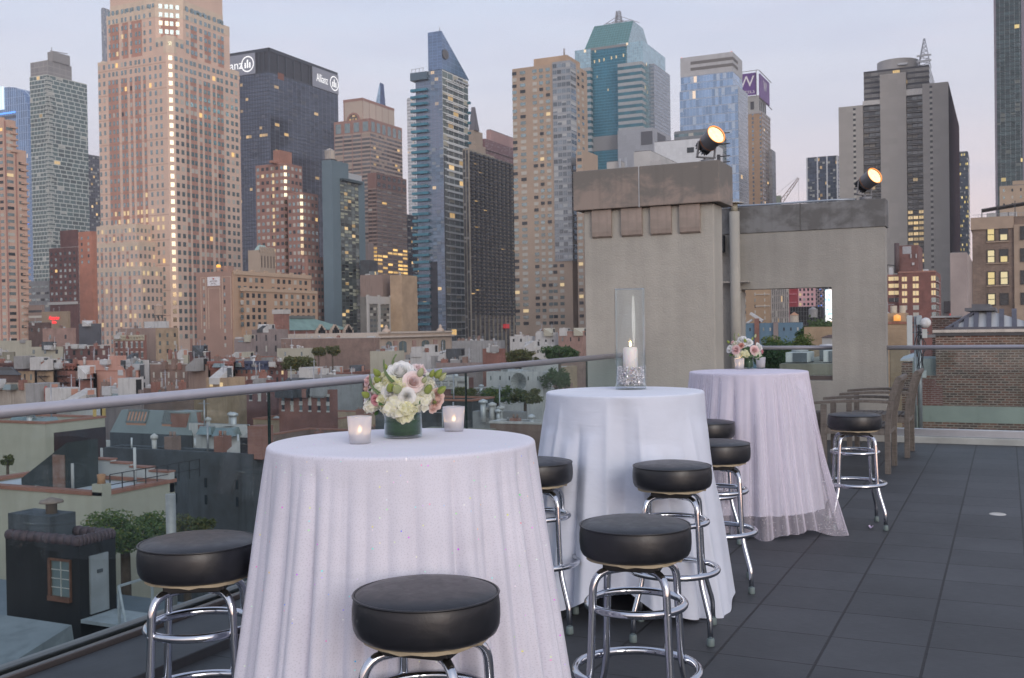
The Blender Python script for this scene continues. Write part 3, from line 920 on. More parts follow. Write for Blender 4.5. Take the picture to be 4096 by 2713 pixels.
class B:
 """A box building: front (-Y) face from photo column l to c, its right (+X) side from c to r, roof corner at row y, depth D."""

 def __init__(s, l, c, r, y, D, dep=None, z0=GZ, tilt=True):
  p = atD(c, y, D); s.k = D / FPX; s.D = D
  s.x1, s.y0, s.z1 = p.x, p.y, p.z; s.z0 = z0
  s.x0 = atY(l, y, p.y).x
  s.y1 = atX(r, y, p.x).y if r is not None else p.y + dep
  if dep is not None: s.y1 = s.y0 + dep

 def loc(s): return ((s.x0 + s.x1) / 2, (s.y0 + s.y1) / 2, s.z0)

 def zrow(s, y, c=None):   # height that shows at photo row y on the near corner
  p = CO + ray(2048, y) * 1
  base = Vector((s.x1, s.y0, 0)); d = base - CO
  fw = d.dot(_f); up = d.dot(CU)
  q = (PH / 2 - y) / FPX
  return (q * fw - up) / (CU.z - q * _f.z)

 def xcol(s, x, y=1000): return atY(x, y, s.y0).x
 def ycol(s, x, y=1000): return atX(x, y, s.x1).y


def cells(m, x0, x1, y0, y1, z0, z1, nF, nR, fh, mi=0, top=1, voff=0.0, nB=None):
 """A box whose UVs count bays and floors."""
 Z = (z1 - z0) / fh
 v0, v1 = -Z - voff, -voff
 for pts, n in (([(x0, y0), (x1, y0)], nF), ([(x1, y0), (x1, y1)], nR), ([(x1, y1), (x0, y1)], nF), ([(x0, y1), (x0, y0)], nR)):
  (a, b_), (c_, d) = pts
  m.face([(a, b_, z0), (c_, d, z0), (c_, d, z1), (a, b_, z1)], [(0, v0), (n, v0), (n, v1), (0, v1)], mi)
 m.face([(x0, y0, z1), (x1, y0, z1), (x1, y1, z1), (x0, y1, z1)], [(0, 0)] * 4, top)


M_roof = P('roof_grey', (.16, .16, .165), .85, var=.25, scale=.3)
M_roofd = P('roof_dark', (.06, .062, .068), .8, var=.25, scale=.3)
M_pale = P('pale_metal', (.50, .52, .53), .5, .3, var=.1)
M_steel = P('steel_lattice', (.34, .35, .37), .5, .5)

WG = [P('window_dark', (.028, .036, .042), .12, .1, var=.3, scale=.6), P('window_sky', (.27, .345, .35), .12, .7, var=.2, scale=.5),
      P('window_dim', (.22, .275, .275), .15, .5, var=.25, scale=.5), P('window_blind', (.46, .45, .40), .6, 0, var=.1),
      GLOW('window_lit', (1.0, .64, .24), .85), GLOW('window_lit_soft', (.92, .70, .38), .55), P('window_afterglow', (.25, .235, .175), .12, .97, var=.04, scale=.4)]


def window_set(root, rects, wts=(3, 3, 3, 1, .3, .3), keep=100, name='window', seed=1, proud=.05):
 """rects: (centre, half-width vector, half-height vector, normal, forced material or None). The nearest ones are parts of their own, the rest one part."""
 rnd = random.Random(seed)
 rects = sorted(rects, key=lambda q: (Vector(q[0]) - CO).length)
 rest = MB()
 for i, (c, hx, hz, n, f) in enumerate(rects):
  mi = f if f is not None else rnd.choices(range(len(wts)), wts)[0]
  c, hx, hz, n = Vector(c), Vector(hx), Vector(hz), Vector(n)
  a = [c - hx - hz, c + hx - hz, c + hx + hz, c - hx + hz]; f_ = [p + n * proud for p in a]
  m = MB() if i < keep else rest
  k = 0 if i < keep else mi
  m.face(f_, [(0, 0), (1, 0), (1, 1), (0, 1)], k)
  for j in range(4): m.face([a[j], a[(j + 1) % 4], f_[(j + 1) % 4], f_[j]], None, k)
  if i < keep: m.build(name, WG[mi], root)
 if rest.f: tag(rest.build(name, WG, root), kind='stuff')


def face_rects(x0, x1, y0, y1, z0, z1, face, nx, nz, wf, hf, fz=.5, cols=None, force=None, skip=None):
 out = []
 for i in range(nx):
  if cols and i not in cols: continue
  for j in range(nz):
   if skip and skip(i, j): continue
   t = (i + .5) / nx; z = z1 - (z1 - z0) * (j + fz) / nz; dz = (z1 - z0) / nz * hf / 2
   if face == 'F': c = (x0 + (x1 - x0) * t, y0, z); hx = ((x1 - x0) / nx * wf / 2, 0, 0); n = (0, -1, 0)
   else: c = (x1, y0 + (y1 - y0) * t, z); hx = (0, (y1 - y0) / nx * wf / 2, 0); n = (1, 0, 0)
   out.append((c, hx, (0, 0, dz), n, force(i, j) if force else None))
 return out


def water_tank(root, c, z, r, h, leg=0, mat=None, name='water_tank'):
 m = MB(); m.lathe([(r * .97, leg), (r, leg + h), (r * 1.05, leg + h), (0, leg + h * 1.38)], (c[0], c[1], z), 20, sm=False); m.face
 o = m.build(name, mat or P('tank_wood', (.34, .29, .24), .85, var=.2), root)
 if leg:
  m = MB()
  for k in range(4):
   a = PI / 4 + k * PI / 2
   m.bar((c[0] + r * .8 * math.cos(a), c[1] + r * .8 * math.sin(a), z), (c[0] + r * .8 * math.cos(a), c[1] + r * .8 * math.sin(a), z + leg), r * .1)
  m.box(c[0] - r, c[0] + r, c[1] - r, c[1] + r, z + leg - r * .12, z + leg)
  for k in range(4):
   a, a2 = PI / 4 + k * PI / 2, PI / 4 + (k + 1) * PI / 2
   m.bar((c[0] + r * .8 * math.cos(a), c[1] + r * .8 * math.sin(a), z), (c[0] + r * .8 * math.cos(a2), c[1] + r * .8 * math.sin(a2), z + leg), r * .06)
  m.build('tank_stand', P('tank_steel', (.04, .045, .05), .6), root)
 return o


def mast(root, x, y, z, h, r=.3, name='antenna', mat=None):
 m = MB(); m.tube([(x, y, z), (x, y, z + h * .6), (x, y, z + h)], [r, r * .7, r * .3], 6); m.build(name, mat or M_steel, root)


def lattice(root, x, y, z, h, w, name='lattice_mast', n=6, mat=None, t=.12, top=.12):
 m = MB(); q = []
 for k in range(4): q.append((1 if k in (0, 3) else -1, 1 if k < 2 else -1))
 def pt(k, u): s = w * (1 - u) + w * top * u; return Vector((x + q[k][0] * s, y + q[k][1] * s, z + h * u))
 for k in range(4): m.bar(pt(k, 0), pt(k, 1), t)
 for i in range(n):
  u0, u1 = i / n, (i + 1) / n
  for k in range(4):
   m.bar(pt(k, u0), pt((k + 1) % 4, u1), t * .6); m.bar(pt(k, u1), pt((k + 1) % 4, u1), t * .6)
 m.build(name, mat or M_steel, root)


def simple_tower(label, b, mat, nF, nR, fhpx, roof=None, name='tower_block', cat='building', par=True):
 t = thing(name, label, cat, b.loc())
 m = MB(); cells(m, b.x0, b.x1, b.y0, b.y1, b.z0, b.z1, nF, nR, fhpx * b.k); m.build('wall', [mat, roof or M_roof], t)
 if par:
  m = MB(); e = b.k * 2.2
  m.box(b.x0 + e, b.x1 - e, b.y0 + e, b.y1 - e, b.z1 - .02, b.z1 + b.k * 3); m.build('roof', roof or M_roof, t)
 return t


# ================================================================== TOWERS, left to right
b = B(-190, 30, 62, 478, 330); t = thing('apartment_tower', 'pinkish tan stepped apartment tower with triple window columns, cut by the left edge', 'building', b.loc())
M_ptan = P('pink_tan_brick', (.52, .36, .28), .85, var=.08, scale=.12)
M_pred = P('red_spandrel', (.36, .19, .155), .85, var=.1, scale=.12)
yb2 = b.ycol(106, 700); zlow = b.zrow(592)
m = MB(); m.box(b.x0, b.x1, b.y0, b.y1, GZ, b.z1); m.box(b.x0, b.x1 - .02, b.y1, yb2, GZ, zlow)
m.box(b.x0, b.xcol(8), b.y0 + 1, b.y1 - 1, b.z1, b.zrow(462)); m.build('wall', M_ptan, t)
m = MB()
m.box(b.xcol(-1), b.xcol(3), b.y0 - .12, b.y0 + .1, GZ, b.z1 - .6); m.box(b.x1 - .1, b.x1 + .12, b.ycol(27), b.ycol(31), GZ, b.z1 - .6); m.box(b.x1 - .1, b.x1 + .12, b.ycol(68), b.ycol(73), GZ, zlow - .6)
m.build('pilaster', M_pred, t)
rc = []
for j in range(33):
 zz = b.zrow(515 + j * 26.4)
 for cx in (-14, 12): rc.append(((b.xcol(cx), b.y0, zz), (10 * b.k, 0, 0), (0, 0, 6.0 * b.k), (0, -1, 0), None))
 for cx, wd, lim in ((47, 13, 0), (91, 10, 625)):
  if 515 + j * 26.4 < lim: continue
  ya, yb_ = b.ycol(cx - wd), b.ycol(cx + wd)
  rc.append(((b.x1, (ya + yb_) / 2, zz), (0, (yb_ - ya) / 2, 0), (0, 0, 6.0 * b.k), (1, 0, 0), None))
window_set(t, rc, (2, 4, 4, 2, .05, .15), seed=4)
m = MB()
for j in range(28): m.box(b.x1 - .2, b.x1 + .55, yb2 - 2.2, yb2 + .4, b.zrow(650 + j * 26.4), b.zrow(643 + j * 26.4))
for j in range(5): m.box(b.x1 - .2, b.x1 + .55, b.y1 - 2.2, b.y1 + .4, b.zrow(510 + j * 24), b.zrow(503 + j * 24))
m.each('balcony', M_ptan, t)

b = B(-120, 112, None, 345, 1150, dep=45); t = thing('glass_tower', 'blue glass tower with a rounded shoulder and a glowing white screen at its top', 'building', b.loc())
M_blue = facade('blue_curtain', (.20, .27, .40), (.16, .26, .42), (.0, .82), (.08, 1.0), lit=.006, gmetal=.7, gvar=.25, pblind=0, vstrip=((.38, .48, .62), .84, 1.0))
pts = [(b.x0, GZ), (b.x1, GZ)] + [(atY(x, y, b.y0).x, b.zrow(y) ) for x, y in ((113, 620), (112, 470), (110, 425), (105, 395), (95, 372), (80, 354), (60, 342), (32, 336))] + [(b.x0, b.zrow(330))]
m = MB(); n_ = len(pts)
for i in range(n_):
 (xa, za), (xb, zb) = pts[i], pts[(i + 1) % n_]
 uu = 6.0
 if i > 0: m.face([(xa, b.y0, za), (xa, b.y1, za), (xb, b.y1, zb), (xb, b.y0, zb)], [(0, za / 8), (uu, za / 8), (uu, zb / 8), (0, zb / 8)])
m.face([(x, b.y0, z) for x, z in pts], [(x / 3.4, z / 8) for x, z in pts]); m.build('wall', M_blue, t)
b3 = B(90, 128, None, 612, 1140, dep=30); m = MB(); cells(m, b3.x0, b3.x1, b3.y0, b3.y1, GZ, b3.z1, 9, 5, 17 * b3.k); m.build('lower_wing', [M_blue, M_roof], t)
m = MB(); m.box(b.x0, b.xcol(30), b.y0 - 1.2, b.y0 - .1, b.zrow(424), b.zrow(331))
bb = NB('screen_white'); s_ = bb.n('ShaderNodeSeparateXYZ', {0: bb.uv()})
wv = bb.math('GREATER_THAN', bb.math('FRACT', bb.math('MULTIPLY', s_.outputs[0], .14)), .45)
bb.pset(col=(.4, .5, .6), emit=bb.mix(wv, (.62, .78, .86), (.95, 1.0, 1.0)), es=.95); m.build('screen', bb.m, t)
m = MB(); m.box(b.x0, b.xcol(73), b.y0 - .8, b.y0 - .05, b.zrow(444), b.zrow(438)); m.build('light_line', GLOW('blue_line', (.1, .35, 1.0), 1.6), t)
m = MB(); m.box(b.x0, b.xcol(73), b.y0 - .7, b.y0 - .05, b.zrow(463), b.zrow(452)); m.build('dark_band', P('dark_band', (.05, .06, .09), .4), t)
m = MB(); m.box(b3.xcol(103), b3.xcol(119), b3.y0 - .8, b3.y0 - .05, b3.zrow(895), b3.zrow(890)); m.build('light_line', GLOW('blue_line2', (.08, .25, 1.0), 1.8), t)

b = B(118, 188, 347, 297, 900); t = thing('glass_tower', 'green glass tower wrapped in a staggered white brick-like frame', 'building', b.loc())
M_stag = facade('stagger_frame', (.50, .51, .46), (.075, .125, .12), (.0, .89), (.22, 1.0), stag=3.0, lit=.006, gmetal=.45, gvar=.5, pblind=.05, sub=3, subw=.05, frame=(.06, .09, .09), gcol2=(.10, .16, .16))
m = MB(); cells(m, b.x0, b.x1, b.y0, b.y1, GZ, b.z1, 5.4, 6.4, 16.9 * b.k); m.build('wall', [M_stag, M_roof], t)
M_louv = facade('louver_grey', (.33, .32, .30), (.225, .22, .215), (.04, .94), (.1, .96), lit=0, gmetal=.1, grough=.6, pblind=0, gvar=.1)
c = B(120, 190, 287, 240, 900); c.y0 += .5
m = MB(); cells(m, c.x0, c.x1 - .3, b.y0 + .6, c.y1, b.z1, c.z1, 4, 4, 22 * b.k); m.build('crown', [M_louv, M_roof], t)
m = MB(); d = B(182, 205, 281, 203, 902); m.box(d.x0, d.x1 - .5, d.y0 + 2, d.y1, c.z1, d.z1); m.build('plant_room', M_louv, t)
m = MB(); zz = d.z1; m.bar((d.x0 + 2, d.y0 + 3, zz + 1.2), (d.x1, d.y1 - 3, zz + 1.2), .7); m.bar((d.x0 + 4, d.y0 + 3, zz), (d.x0 + 4, d.y0 + 3, zz + 4), .5); m.build('crane_arm', M_steel, t)
m = MB()
for j in range(40):
 zq = b.z1 - 16.9 * b.k * (j + .9); m.box(b.x1 - 3.0, b.x1 + .35, b.y0 - .35, b.y0 + 5.0, zq, zq + .8)
m.each('corner_band', P('corner_band', (.43, .44, .40), .7), t)
simple_tower('dark slate office slab showing between the white-framed tower and the big brown tower', B(330, 352, 430, 620, 960),
             facade('dark_slate_fac', (.085, .09, .105), (.05, .058, .075), (.15, .9), (.3, .95), lit=.02, gmetal=.3), 2, 9, 15)
simple_tower('thin striped tower edge rising behind the left shoulder of the big brown tower', B(404, 413, 440, 33, 820),
             facade('striped_fac', (.36, .38, .42), (.12, .16, .20), (.35, .8), (.0, 1.0), lit=0, gmetal=.4), 2, 5, 12)

D4 = 490
b = B(390, 681, 955, 205, D4); k = b.k
t = thing('office_tower', 'tall salmon brown office tower with setbacks, red window strips and a bright corner window column', 'building', b.loc())
M_brn = P('salmon_brick', (.63, .465, .37), .82, var=.07, scale=.08)
M_crm = P('cream_stone', (.60, .49, .38), .8, var=.1, scale=.3)
M_rsp = P('red_strip', (.41, .225, .17), .8, var=.1, scale=.2)


def chamfer_block(m, x0, x1, y0, y1, ch, z0, z1):
 m.prism([(x0, y0), (x1 - ch, y0), (x1, y0 + ch), (x1, y1), (x0, y1)], z0, z1)


ch = 17 * k * 1.25
u = B(427, 681, 917, 25, D4); u.x1 = b.x1; u.y0 = b.y0
uy0, ux1 = b.y0 + 1.2, b.x1 - 1.2
ux0 = atY(427, 100, uy0).x; uy1 = atX(917, 100, ux1).y
z_sh, z_tur, z_t2, z_t3 = b.zrow(205), b.zrow(148), b.zrow(18), b.zrow(-420)
CHU = 58 * k * 1.3
m = MB(); chamfer_block(m, b.x0, b.x1, b.y0, b.y1, ch, GZ, z_sh)
chamfer_block(m, ux0, ux1, uy0, uy1, CHU, z_sh, z_t2)
x3 = atY(440, 0, uy0 + 1.5).x; y3 = atX(889, 0, ux1 - 1).y
chamfer_block(m, x3, ux1 - 1, uy0 + 1.5, y3, CHU, z_t2, z_t3)
tx0, ty1 = b.xcol(622, 170), b.ycol(733, 170)
m.prism([(tx0, b.y0 + .02), (b.x1 - ch, b.y0 + .02), (b.x1 - .02, b.y0 + ch), (b.x1 - .02, ty1), (tx0, ty1)], z_sh, z_tur)
m.build('wall', M_brn, t)
rects = []
fh = 33.9 * k


def wstrip(m_, face, pos0, pos1, zlo, zhi, plane):
 if face == 'F': m_.box(pos0, pos1, plane - .07, plane, zlo, zhi)
 else: m_.box(plane, plane + .07, pos0, pos1, zlo, zhi)


strips = MB()
FCOL = [400, 419, 440, 456, 470, 491, 505, 526, 546, 560, 580, 603, 625, 645]       # front window columns (photo columns near row 420)
RCOL = [707, 728, 748, 767, 781, 802, 821, 836, 857, 874, 888, 908, 928, 945]
FRED = [(435, 475), (486, 510), (521, 531), (541, 565), (575, 585)]
RRED = [(743, 753), (762, 786), (797, 807), (816, 841), (852, 862), (869, 893)]
zz0 = b.zrow(228)
litrows = {18: .5, 19: .55, 20: .3, 16: .1}
rnd = random.Random(12)
for j in range(34):
 z = zz0 - j * fh
 for cpx in FCOL:
  x = b.xcol(cpx, 420)
  f = 5 if (j in litrows and cpx > 430 and rnd.random() < litrows[j]) else (4 if rnd.random() < .012 else None)
  rects.append(((x, b.y0, z), (5.3 * k, 0, 0), (0, 0, 9.0 * k), (0, -1, 0), f))
 for cpx in RCOL:
  y = b.ycol(cpx, 420)
  rects.append(((b.x1, y, z), (0, 5.3 * k * 1.5, 0), (0, 0, 9.0 * k), (1, 0, 0), 4 if rnd.random() < .012 else None))
 rects.append(((b.x1 - ch / 2, b.y0 + ch / 2, z), (7.2 * k * .7, 7.2 * k * .7, 0), (0, 0, 9.2 * k), (.7071, -.7071, 0), 6))
for a0, a1 in FRED: wstrip(strips, 'F', b.xcol(a0, 420), b.xcol(a1, 420), GZ, b.zrow(285), b.y0)
for a0, a1 in RRED: wstrip(strips, 'R', b.ycol(a0, 420), b.ycol(a1, 420), GZ, b.zrow(285), b.x1)
for j in range(6):
 z = b.zrow(178) + j * fh
 for cpx in FCOL[2:]:
  if cpx > 612: continue
  rects.append(((atY(cpx - 2, 100, uy0).x, uy0, z), (5.3 * k, 0, 0), (0, 0, 9 * k), (0, -1, 0), None))
 for cpx in RCOL[1:]:
  if cpx > 900 or cpx < 744: continue
  rects.append(((ux1, atX(cpx, 100, ux1).y, z), (0, 5.3 * k * 1.5, 0), (0, 0, 9 * k), (1, 0, 0), None))
 for q in (-.68, -.2, .2, .68):
  cx, cy = ux1 - CHU / 2, uy0 + CHU / 2
  rects.append(((cx + q * CHU / 2 * .9, cy + q * CHU / 2 * .9, z), (4.8 * k, 4.8 * k, 0), (0, 0, 9 * k), (.7071, -.7071, 0), 6 if (rnd.random() < .5 and j in (1, 2, 3)) else 2))
for a0, a1 in [(438, 475), (489, 512), (524, 567)]: wstrip(strips, 'F', atY(a0, 100, uy0).x, atY(a1, 100, uy0).x, z_sh, b.zrow(40), uy0)
for a0, a1 in [(762, 786), (816, 841), (869, 893)]: wstrip(strips, 'R', atX(a0, 100, ux1).y, atX(a1, 100, ux1).y, z_sh, b.zrow(68), ux1)
cx, cy = ux1 - CHU / 2, uy0 + CHU / 2
strips.face([(cx - 2.6, cy - 2.6 - .06, b.zrow(150)), (cx + 2.6 + .06, cy + 2.6, b.zrow(150)), (cx + 2.6 + .06, cy + 2.6, b.zrow(30)), (cx - 2.6, cy - 2.6 - .06, b.zrow(30))])
for zq in (b.zrow(170),):
 for cpx in (628, 647): rects.append(((b.xcol(cpx, 170), b.y0, zq), (5.3 * k, 0, 0), (0, 0, 9 * k), (0, -1, 0), None))
 for cpx in (707, 727): rects.append(((b.x1, b.ycol(cpx, 170), zq), (0, 8 * k, 0), (0, 0, 9 * k), (1, 0, 0), None))
 for zz in (zq, zq + fh * .0): rects.append(((b.x1 - ch / 2, b.y0 + ch / 2, zz), (7.2 * k * .7,) * 2 + (0,), (0, 0, 9.2 * k), (.7071, -.7071, 0), 6))
CRM = []


def crenel(x0, x1, y0, y1, z0, z1):
 """cream toothed band round the top of a setback"""
 crm = MB(); CRM.append(crm)
 n1 = max(3, int((x1 - x0) / 2.2)); n2 = max(2, int((y1 - y0) / 2.2))
 for i in range(n1):
  a, c_ = x0 + (x1 - x0) * i / n1, x0 + (x1 - x0) * (i + 1) / n1
  crm.box(a, c_, y0 - .09, y0 + .25, z0 + (z1 - z0) * (.45 if i % 2 else 0), z1 + (.5 if i % 2 else .1))
 for i in range(n2):
  a, c_ = y0 + (y1 - y0) * i / n2, y0 + (y1 - y0) * (i + 1) / n2
  crm.box(x1 - .25, x1 + .09, a, c_, z0 + (z1 - z0) * (.45 if i % 2 else 0), z1 + (.5 if i % 2 else .1))


pod = MB()
for l, c_, r, y, nf, nr_, rows in ((386, 543, 604, 897, 10, 4, 2), (365, 553, 623, 968, 11, 4, 3), (326, 566, 651, 1067, 13, 5, 10)):
 xr = atY(r, y, b.y0).x; yf = atX(c_, y, xr).y; xl = atY(l, y, yf).x; zt = (CO + ray(c_, y) * ((Vector((xr, yf, 0)) - CO).dot(_f) / 1)).z
 pod.box(xl, xr, yf, b.y0 - .01, GZ, zt)
 crenel(xl, xr, yf, b.y0 - .3, zt - 34 * k, zt)
 rects += face_rects(xl, xr, yf, b.y0, zt - 34.5 * k * rows, zt - 8 * k, 'F', nf, rows, .42, .52, force=lambda i, j: 5 if rnd.random() < .13 else None)
 rects += face_rects(xl, xr, yf, b.y0, zt - 34.5 * k * rows, zt - 8 * k, 'R', nr_, rows, .45, .52, force=lambda i, j: 5 if rnd.random() < .2 else None)
 for i in range(2, nf - 2, 2):
  xx = xl + (xr - xl) * (i + .5) / nf; strips.box(xx - 6 * k, xx + 6 * k, yf - .06, yf, zt - 34.5 * k * rows, zt - 36 * k)
pod.build('podium', M_brn, t)
crenel(b.x0, atY(428, 200, b.y0).x, b.y0, b.y0 + 4, z_sh - 12 * k, z_sh)
crm = MB(); CRM.append(crm); crm.box(b.x1 - .2, b.x1 + .09, b.ycol(918, 215), b.y1, z_sh - 14 * k, z_sh + .8)
crm = MB(); CRM.append(crm); crm.prism([(tx0, b.y0 - .1), (b.x1 - ch, b.y0 - .1), (b.x1 + .08, b.y0 + ch), (b.x1 + .08, ty1), (tx0, ty1)], z_tur - 20 * k, z_tur + .6)
crm.prism([(b.x1 - ch - 1.6, b.y0 - .12), (b.x1 - ch, b.y0 - .12), (b.x1 + .1, b.y0 + ch), (b.x1 + .1, b.y0 + ch + 1.6), (b.x1 - 4, b.y0 + 5)], z_tur - 60 * k, z_tur + 1.2)
crm = MB(); CRM.append(crm); crm.prism([(ux0 - .05, uy0 - .1), (ux1 - CHU, uy0 - .1), (ux1 + .08, uy0 + CHU), (ux1 + .08, uy1 + .05), (ux0 - .05, uy1)], b.zrow(54), z_t2 + .5)
crm = MB(); CRM.append(crm); crm.prism([(x3 - .05, uy0 + 1.42), (ux1 - 1 - CHU, uy0 + 1.42), (ux1 - .92, uy0 + 1.5 + CHU), (ux1 - .92, y3 + .05), (x3 - .05, y3)], z_t2 + .5, z_t2 + 46 * k)
window_set(t, face_rects(x3, ux1 - 1 - CHU, uy0 + 1.4, y3, z_t2, z_t2 + 34 * k, 'F', 9, 1, .42, .5) + face_rects(x3, ux1 - .9, uy0 + 1.5 + CHU, y3, z_t2, z_t2 + 34 * k, 'R', 7, 1, .42, .5), (0, 2, 4, 1), seed=3)
for crm in CRM: crm.build('cream_band', M_crm, t)
strips.build('red_strips', M_rsp, t)
window_set(t, rects, (.05, 5.0, 5.0, 1.2, .012, .03), seed=9, proud=.12)
m = MB()
for i in range(0, 34, 3): m.box(b.x0, b.x1 - ch, b.y0 - .03, b.y0, zz0 - fh * (i + .52) - .12, zz0 - fh * (i + .52) + .12)
m.each('string_course', P('course_line', (.40, .25, .18), .8), t)

b = B(905, 1076, 1349, 190, 650); k = b.k
t = thing('office_tower', 'dark charcoal office tower with white lettered signs at its top corners', 'building', b.loc())
M_all = facade('charcoal_curtain', (.045, .055, .075), (.055, .07, .10), (.0, .93), (.25, 1.0), lit=.012, lits=.7, litrow=.03, gmetal=.5, gvar=.35, pblind=.1, blind=(.10, .11, .13), vstrip=((.20, .21, .25), .93, 1.0), gcol2=(.09, .11, .15))
z_c = b.zrow(285)
m = MB(); cells(m, b.x0, b.x1, b.y0, b.y1, GZ, z_c, 16, 16, 15.2 * k); m.build('wall', [M_all, M_roofd], t)
M_ad = P('charcoal_metal', (.05, .06, .075), .5, .3, var=.1, scale=.2)
m = MB(); e = .45
m.box(b.x0, b.x1 - e, b.y0 + e, b.y1 - e, z_c, b.z1 - .3); m.build('louvre_recess', P('charcoal_recess', (.03, .035, .045), .6), t)
m = MB(); zt = b.zrow(204)
m.box(b.x0, b.x1, b.y0, b.y0 + e + .3, zt, b.z1); m.box(b.x1 - e - .3, b.x1, b.y0, b.y1, zt, b.z1)
for i in range(7):
 yy = b.y0 + (b.y1 - b.y0) * i / 9; m.box(b.x1 - e - .1, b.x1 + .002, yy, yy + 1.0, z_c, zt)
for i in range(7):
 xx = b.x1 - (b.x1 - b.x0) * i / 9; m.box(xx - 1.0, xx, b.y0 - .002, b.y0 + e + .1, z_c, zt)
m.box(b.x0, b.x1 + .003, b.y0 - .003, b.y1, z_c - .8, z_c + .35); m.build('crown_frame', M_ad, t)
M_sgn = P('sign_grey', (.27, .29, .34), .5, var=.05); M_wht = GLOW('sign_white', (1, 1, 1), .95)
ya, yb = b.ycol(1247, 240), b.y1
m = MB(); m.box(b.x1 + .05, b.x1 + .5, ya, yb, z_c - .3, zt + .2); sg = m.build('sign_panel', M_sgn, t)


def rings(c, ax, r, w_, th):
 """white ring with three bars; ax is the horizontal direction, c the centre"""
 m = MB(); ax = Vector(ax); c = Vector(c); nrm = Vector((ax.y, -ax.x, 0))
 n = 36
 P3 = lambda q, a: c + ax * (q * math.cos(a)) + Vector((0, 0, q * math.sin(a)))
 for i in range(n):
  a0, a1 = 2 * PI * i / n, 2 * PI * (i + 1) / n
  m.face([P3(r - w_, a0) + nrm * th, P3(r, a0) + nrm * th, P3(r, a1) + nrm * th, P3(r - w_, a1) + nrm * th])
 for q, h0, h1 in ((-.36, -.5, .18), (0, -.5, .55), (.36, -.5, .18)):
  a = c + ax * (q * r); e_ = ax * (r * .11)
  m.face([a - e_ + Vector((0, 0, h0 * r)) + nrm * th, a + e_ + Vector((0, 0, h0 * r)) + nrm * th, a + e_ + Vector((0, 0, h1 * r)) + nrm * th, a - e_ + Vector((0, 0, h1 * r)) + nrm * th])
 return m


H_ = zt - z_c
zc_ = (z_c + zt) / 2
Ls = yb - ya
text('Allianz', H_ * .62, Matrix.Translation((b.x1 + .52, ya + Ls * .36, zc_)) @ MRt, M_wht, sg, 'lettering', .03, sx=Ls * .50 / (H_ * .62 * 3.05))
rings((b.x1 + .5, ya + Ls * .83, zc_), (0, 1, 0), H_ * .40, H_ * .06, .06).build('emblem', M_wht, sg)
xa, xb = b.xcol(905, 240), b.xcol(1022, 240)
m = MB(); m.box(xa, xb, b.y0 - .5, b.y0 - .05, z_c - .3, zt + .2); sg = m.build('sign_panel', M_sgn, t)
rings((b.xcol(992, 240), b.y0 - .5, zc_), (1, 0, 0), H_ * .40, H_ * .06, .06).build('emblem', M_wht, sg)
text('Allianz', H_ * .62, Matrix.Translation((b.xcol(973, 240), b.y0 - .52, zc_)) @ MF, M_wht, sg, 'lettering', .03, align='RIGHT', sx=1.0)
m = MB(); m.box(b.x1, b.x1 + .06, b.ycol(1111, 290), b.ycol(1135, 290), b.zrow(305), b.zrow(278)); m.build('copper_panel', P('copper_panel', (.20, .07, .035), .5), t)

M_rbk = P('russet_brick', (.30, .165, .13), .85, var=.12, scale=.15)
b = B(1022, 1141, 1208, 652, 430); k = b.k
t = thing('apartment_tower', 'stepped russet brick apartment tower with glowing corner windows, in front of the charcoal tower', 'building', b.loc())
b2 = B(1150, 1206, 1272, 768, 422); b3 = B(1206, 1226, 1293, 1024, 415)
m = MB(); rr = []
for q, nf, nr_, rows, d_ in ((b, 6, 4, 24, 27.6), (b2, 3, 4, 20, 27.6), (b3, 1, 5, 10, 27.6)):
 ch = 7 * k
 chamfer_block(m, q.x0, q.x1, q.y0, q.y1, ch, GZ, q.z1)
 rr += face_rects(q.x0, q.x1 - ch, q.y0, q.y1, q.z1 - rows * d_ * k - 4 * k, q.z1 - 4 * k, 'F', nf, rows, .55, .48)
 rr += face_rects(q.x0, q.x1, q.y0 + ch, q.y1, q.z1 - rows * d_ * k - 4 * k, q.z1 - 4 * k, 'R', nr_, rows, .55, .48)
 if q is not b3:
  for j in range(rows): rr.append(((q.x1 - ch / 2, q.y0 + ch / 2, q.z1 - 4 * k - (j + .5) * d_ * k), (4.2 * k, 4.2 * k, 0), (0, 0, 7.5 * k), (.7071, -.7071, 0), 6))
for j in range(24): rr.append(((b.xcol(1096, 900), b.y0 - .01, b.z1 - 4 * k - (j + .5) * 27.6 * k), (5 * k, 0, 0), (0, 0, 7.5 * k), (0, -1, 0), 5 if j % 5 else 6))  # soft glow stands in for bright sky reflected in this window column
m.build('wall', M_rbk, t)
m = MB(); p_ = B(1080, 1106, 1167, 597, 432); m.box(p_.x0, p_.x1, p_.y0 + 2, p_.y1, b.z1, p_.z1); p2 = B(1074, 1090, 1140, 640, 428); m.box(p2.x0, p2.x1, p2.y0 + .6, p2.y1, b.z1 - .1, p2.z1); m.build('penthouse', P('russet_brick2', (.33, .17, .125), .85, scale=.2), t)
window_set(t, rr, (2, 3, 3, 4, .05, .08), seed=6)

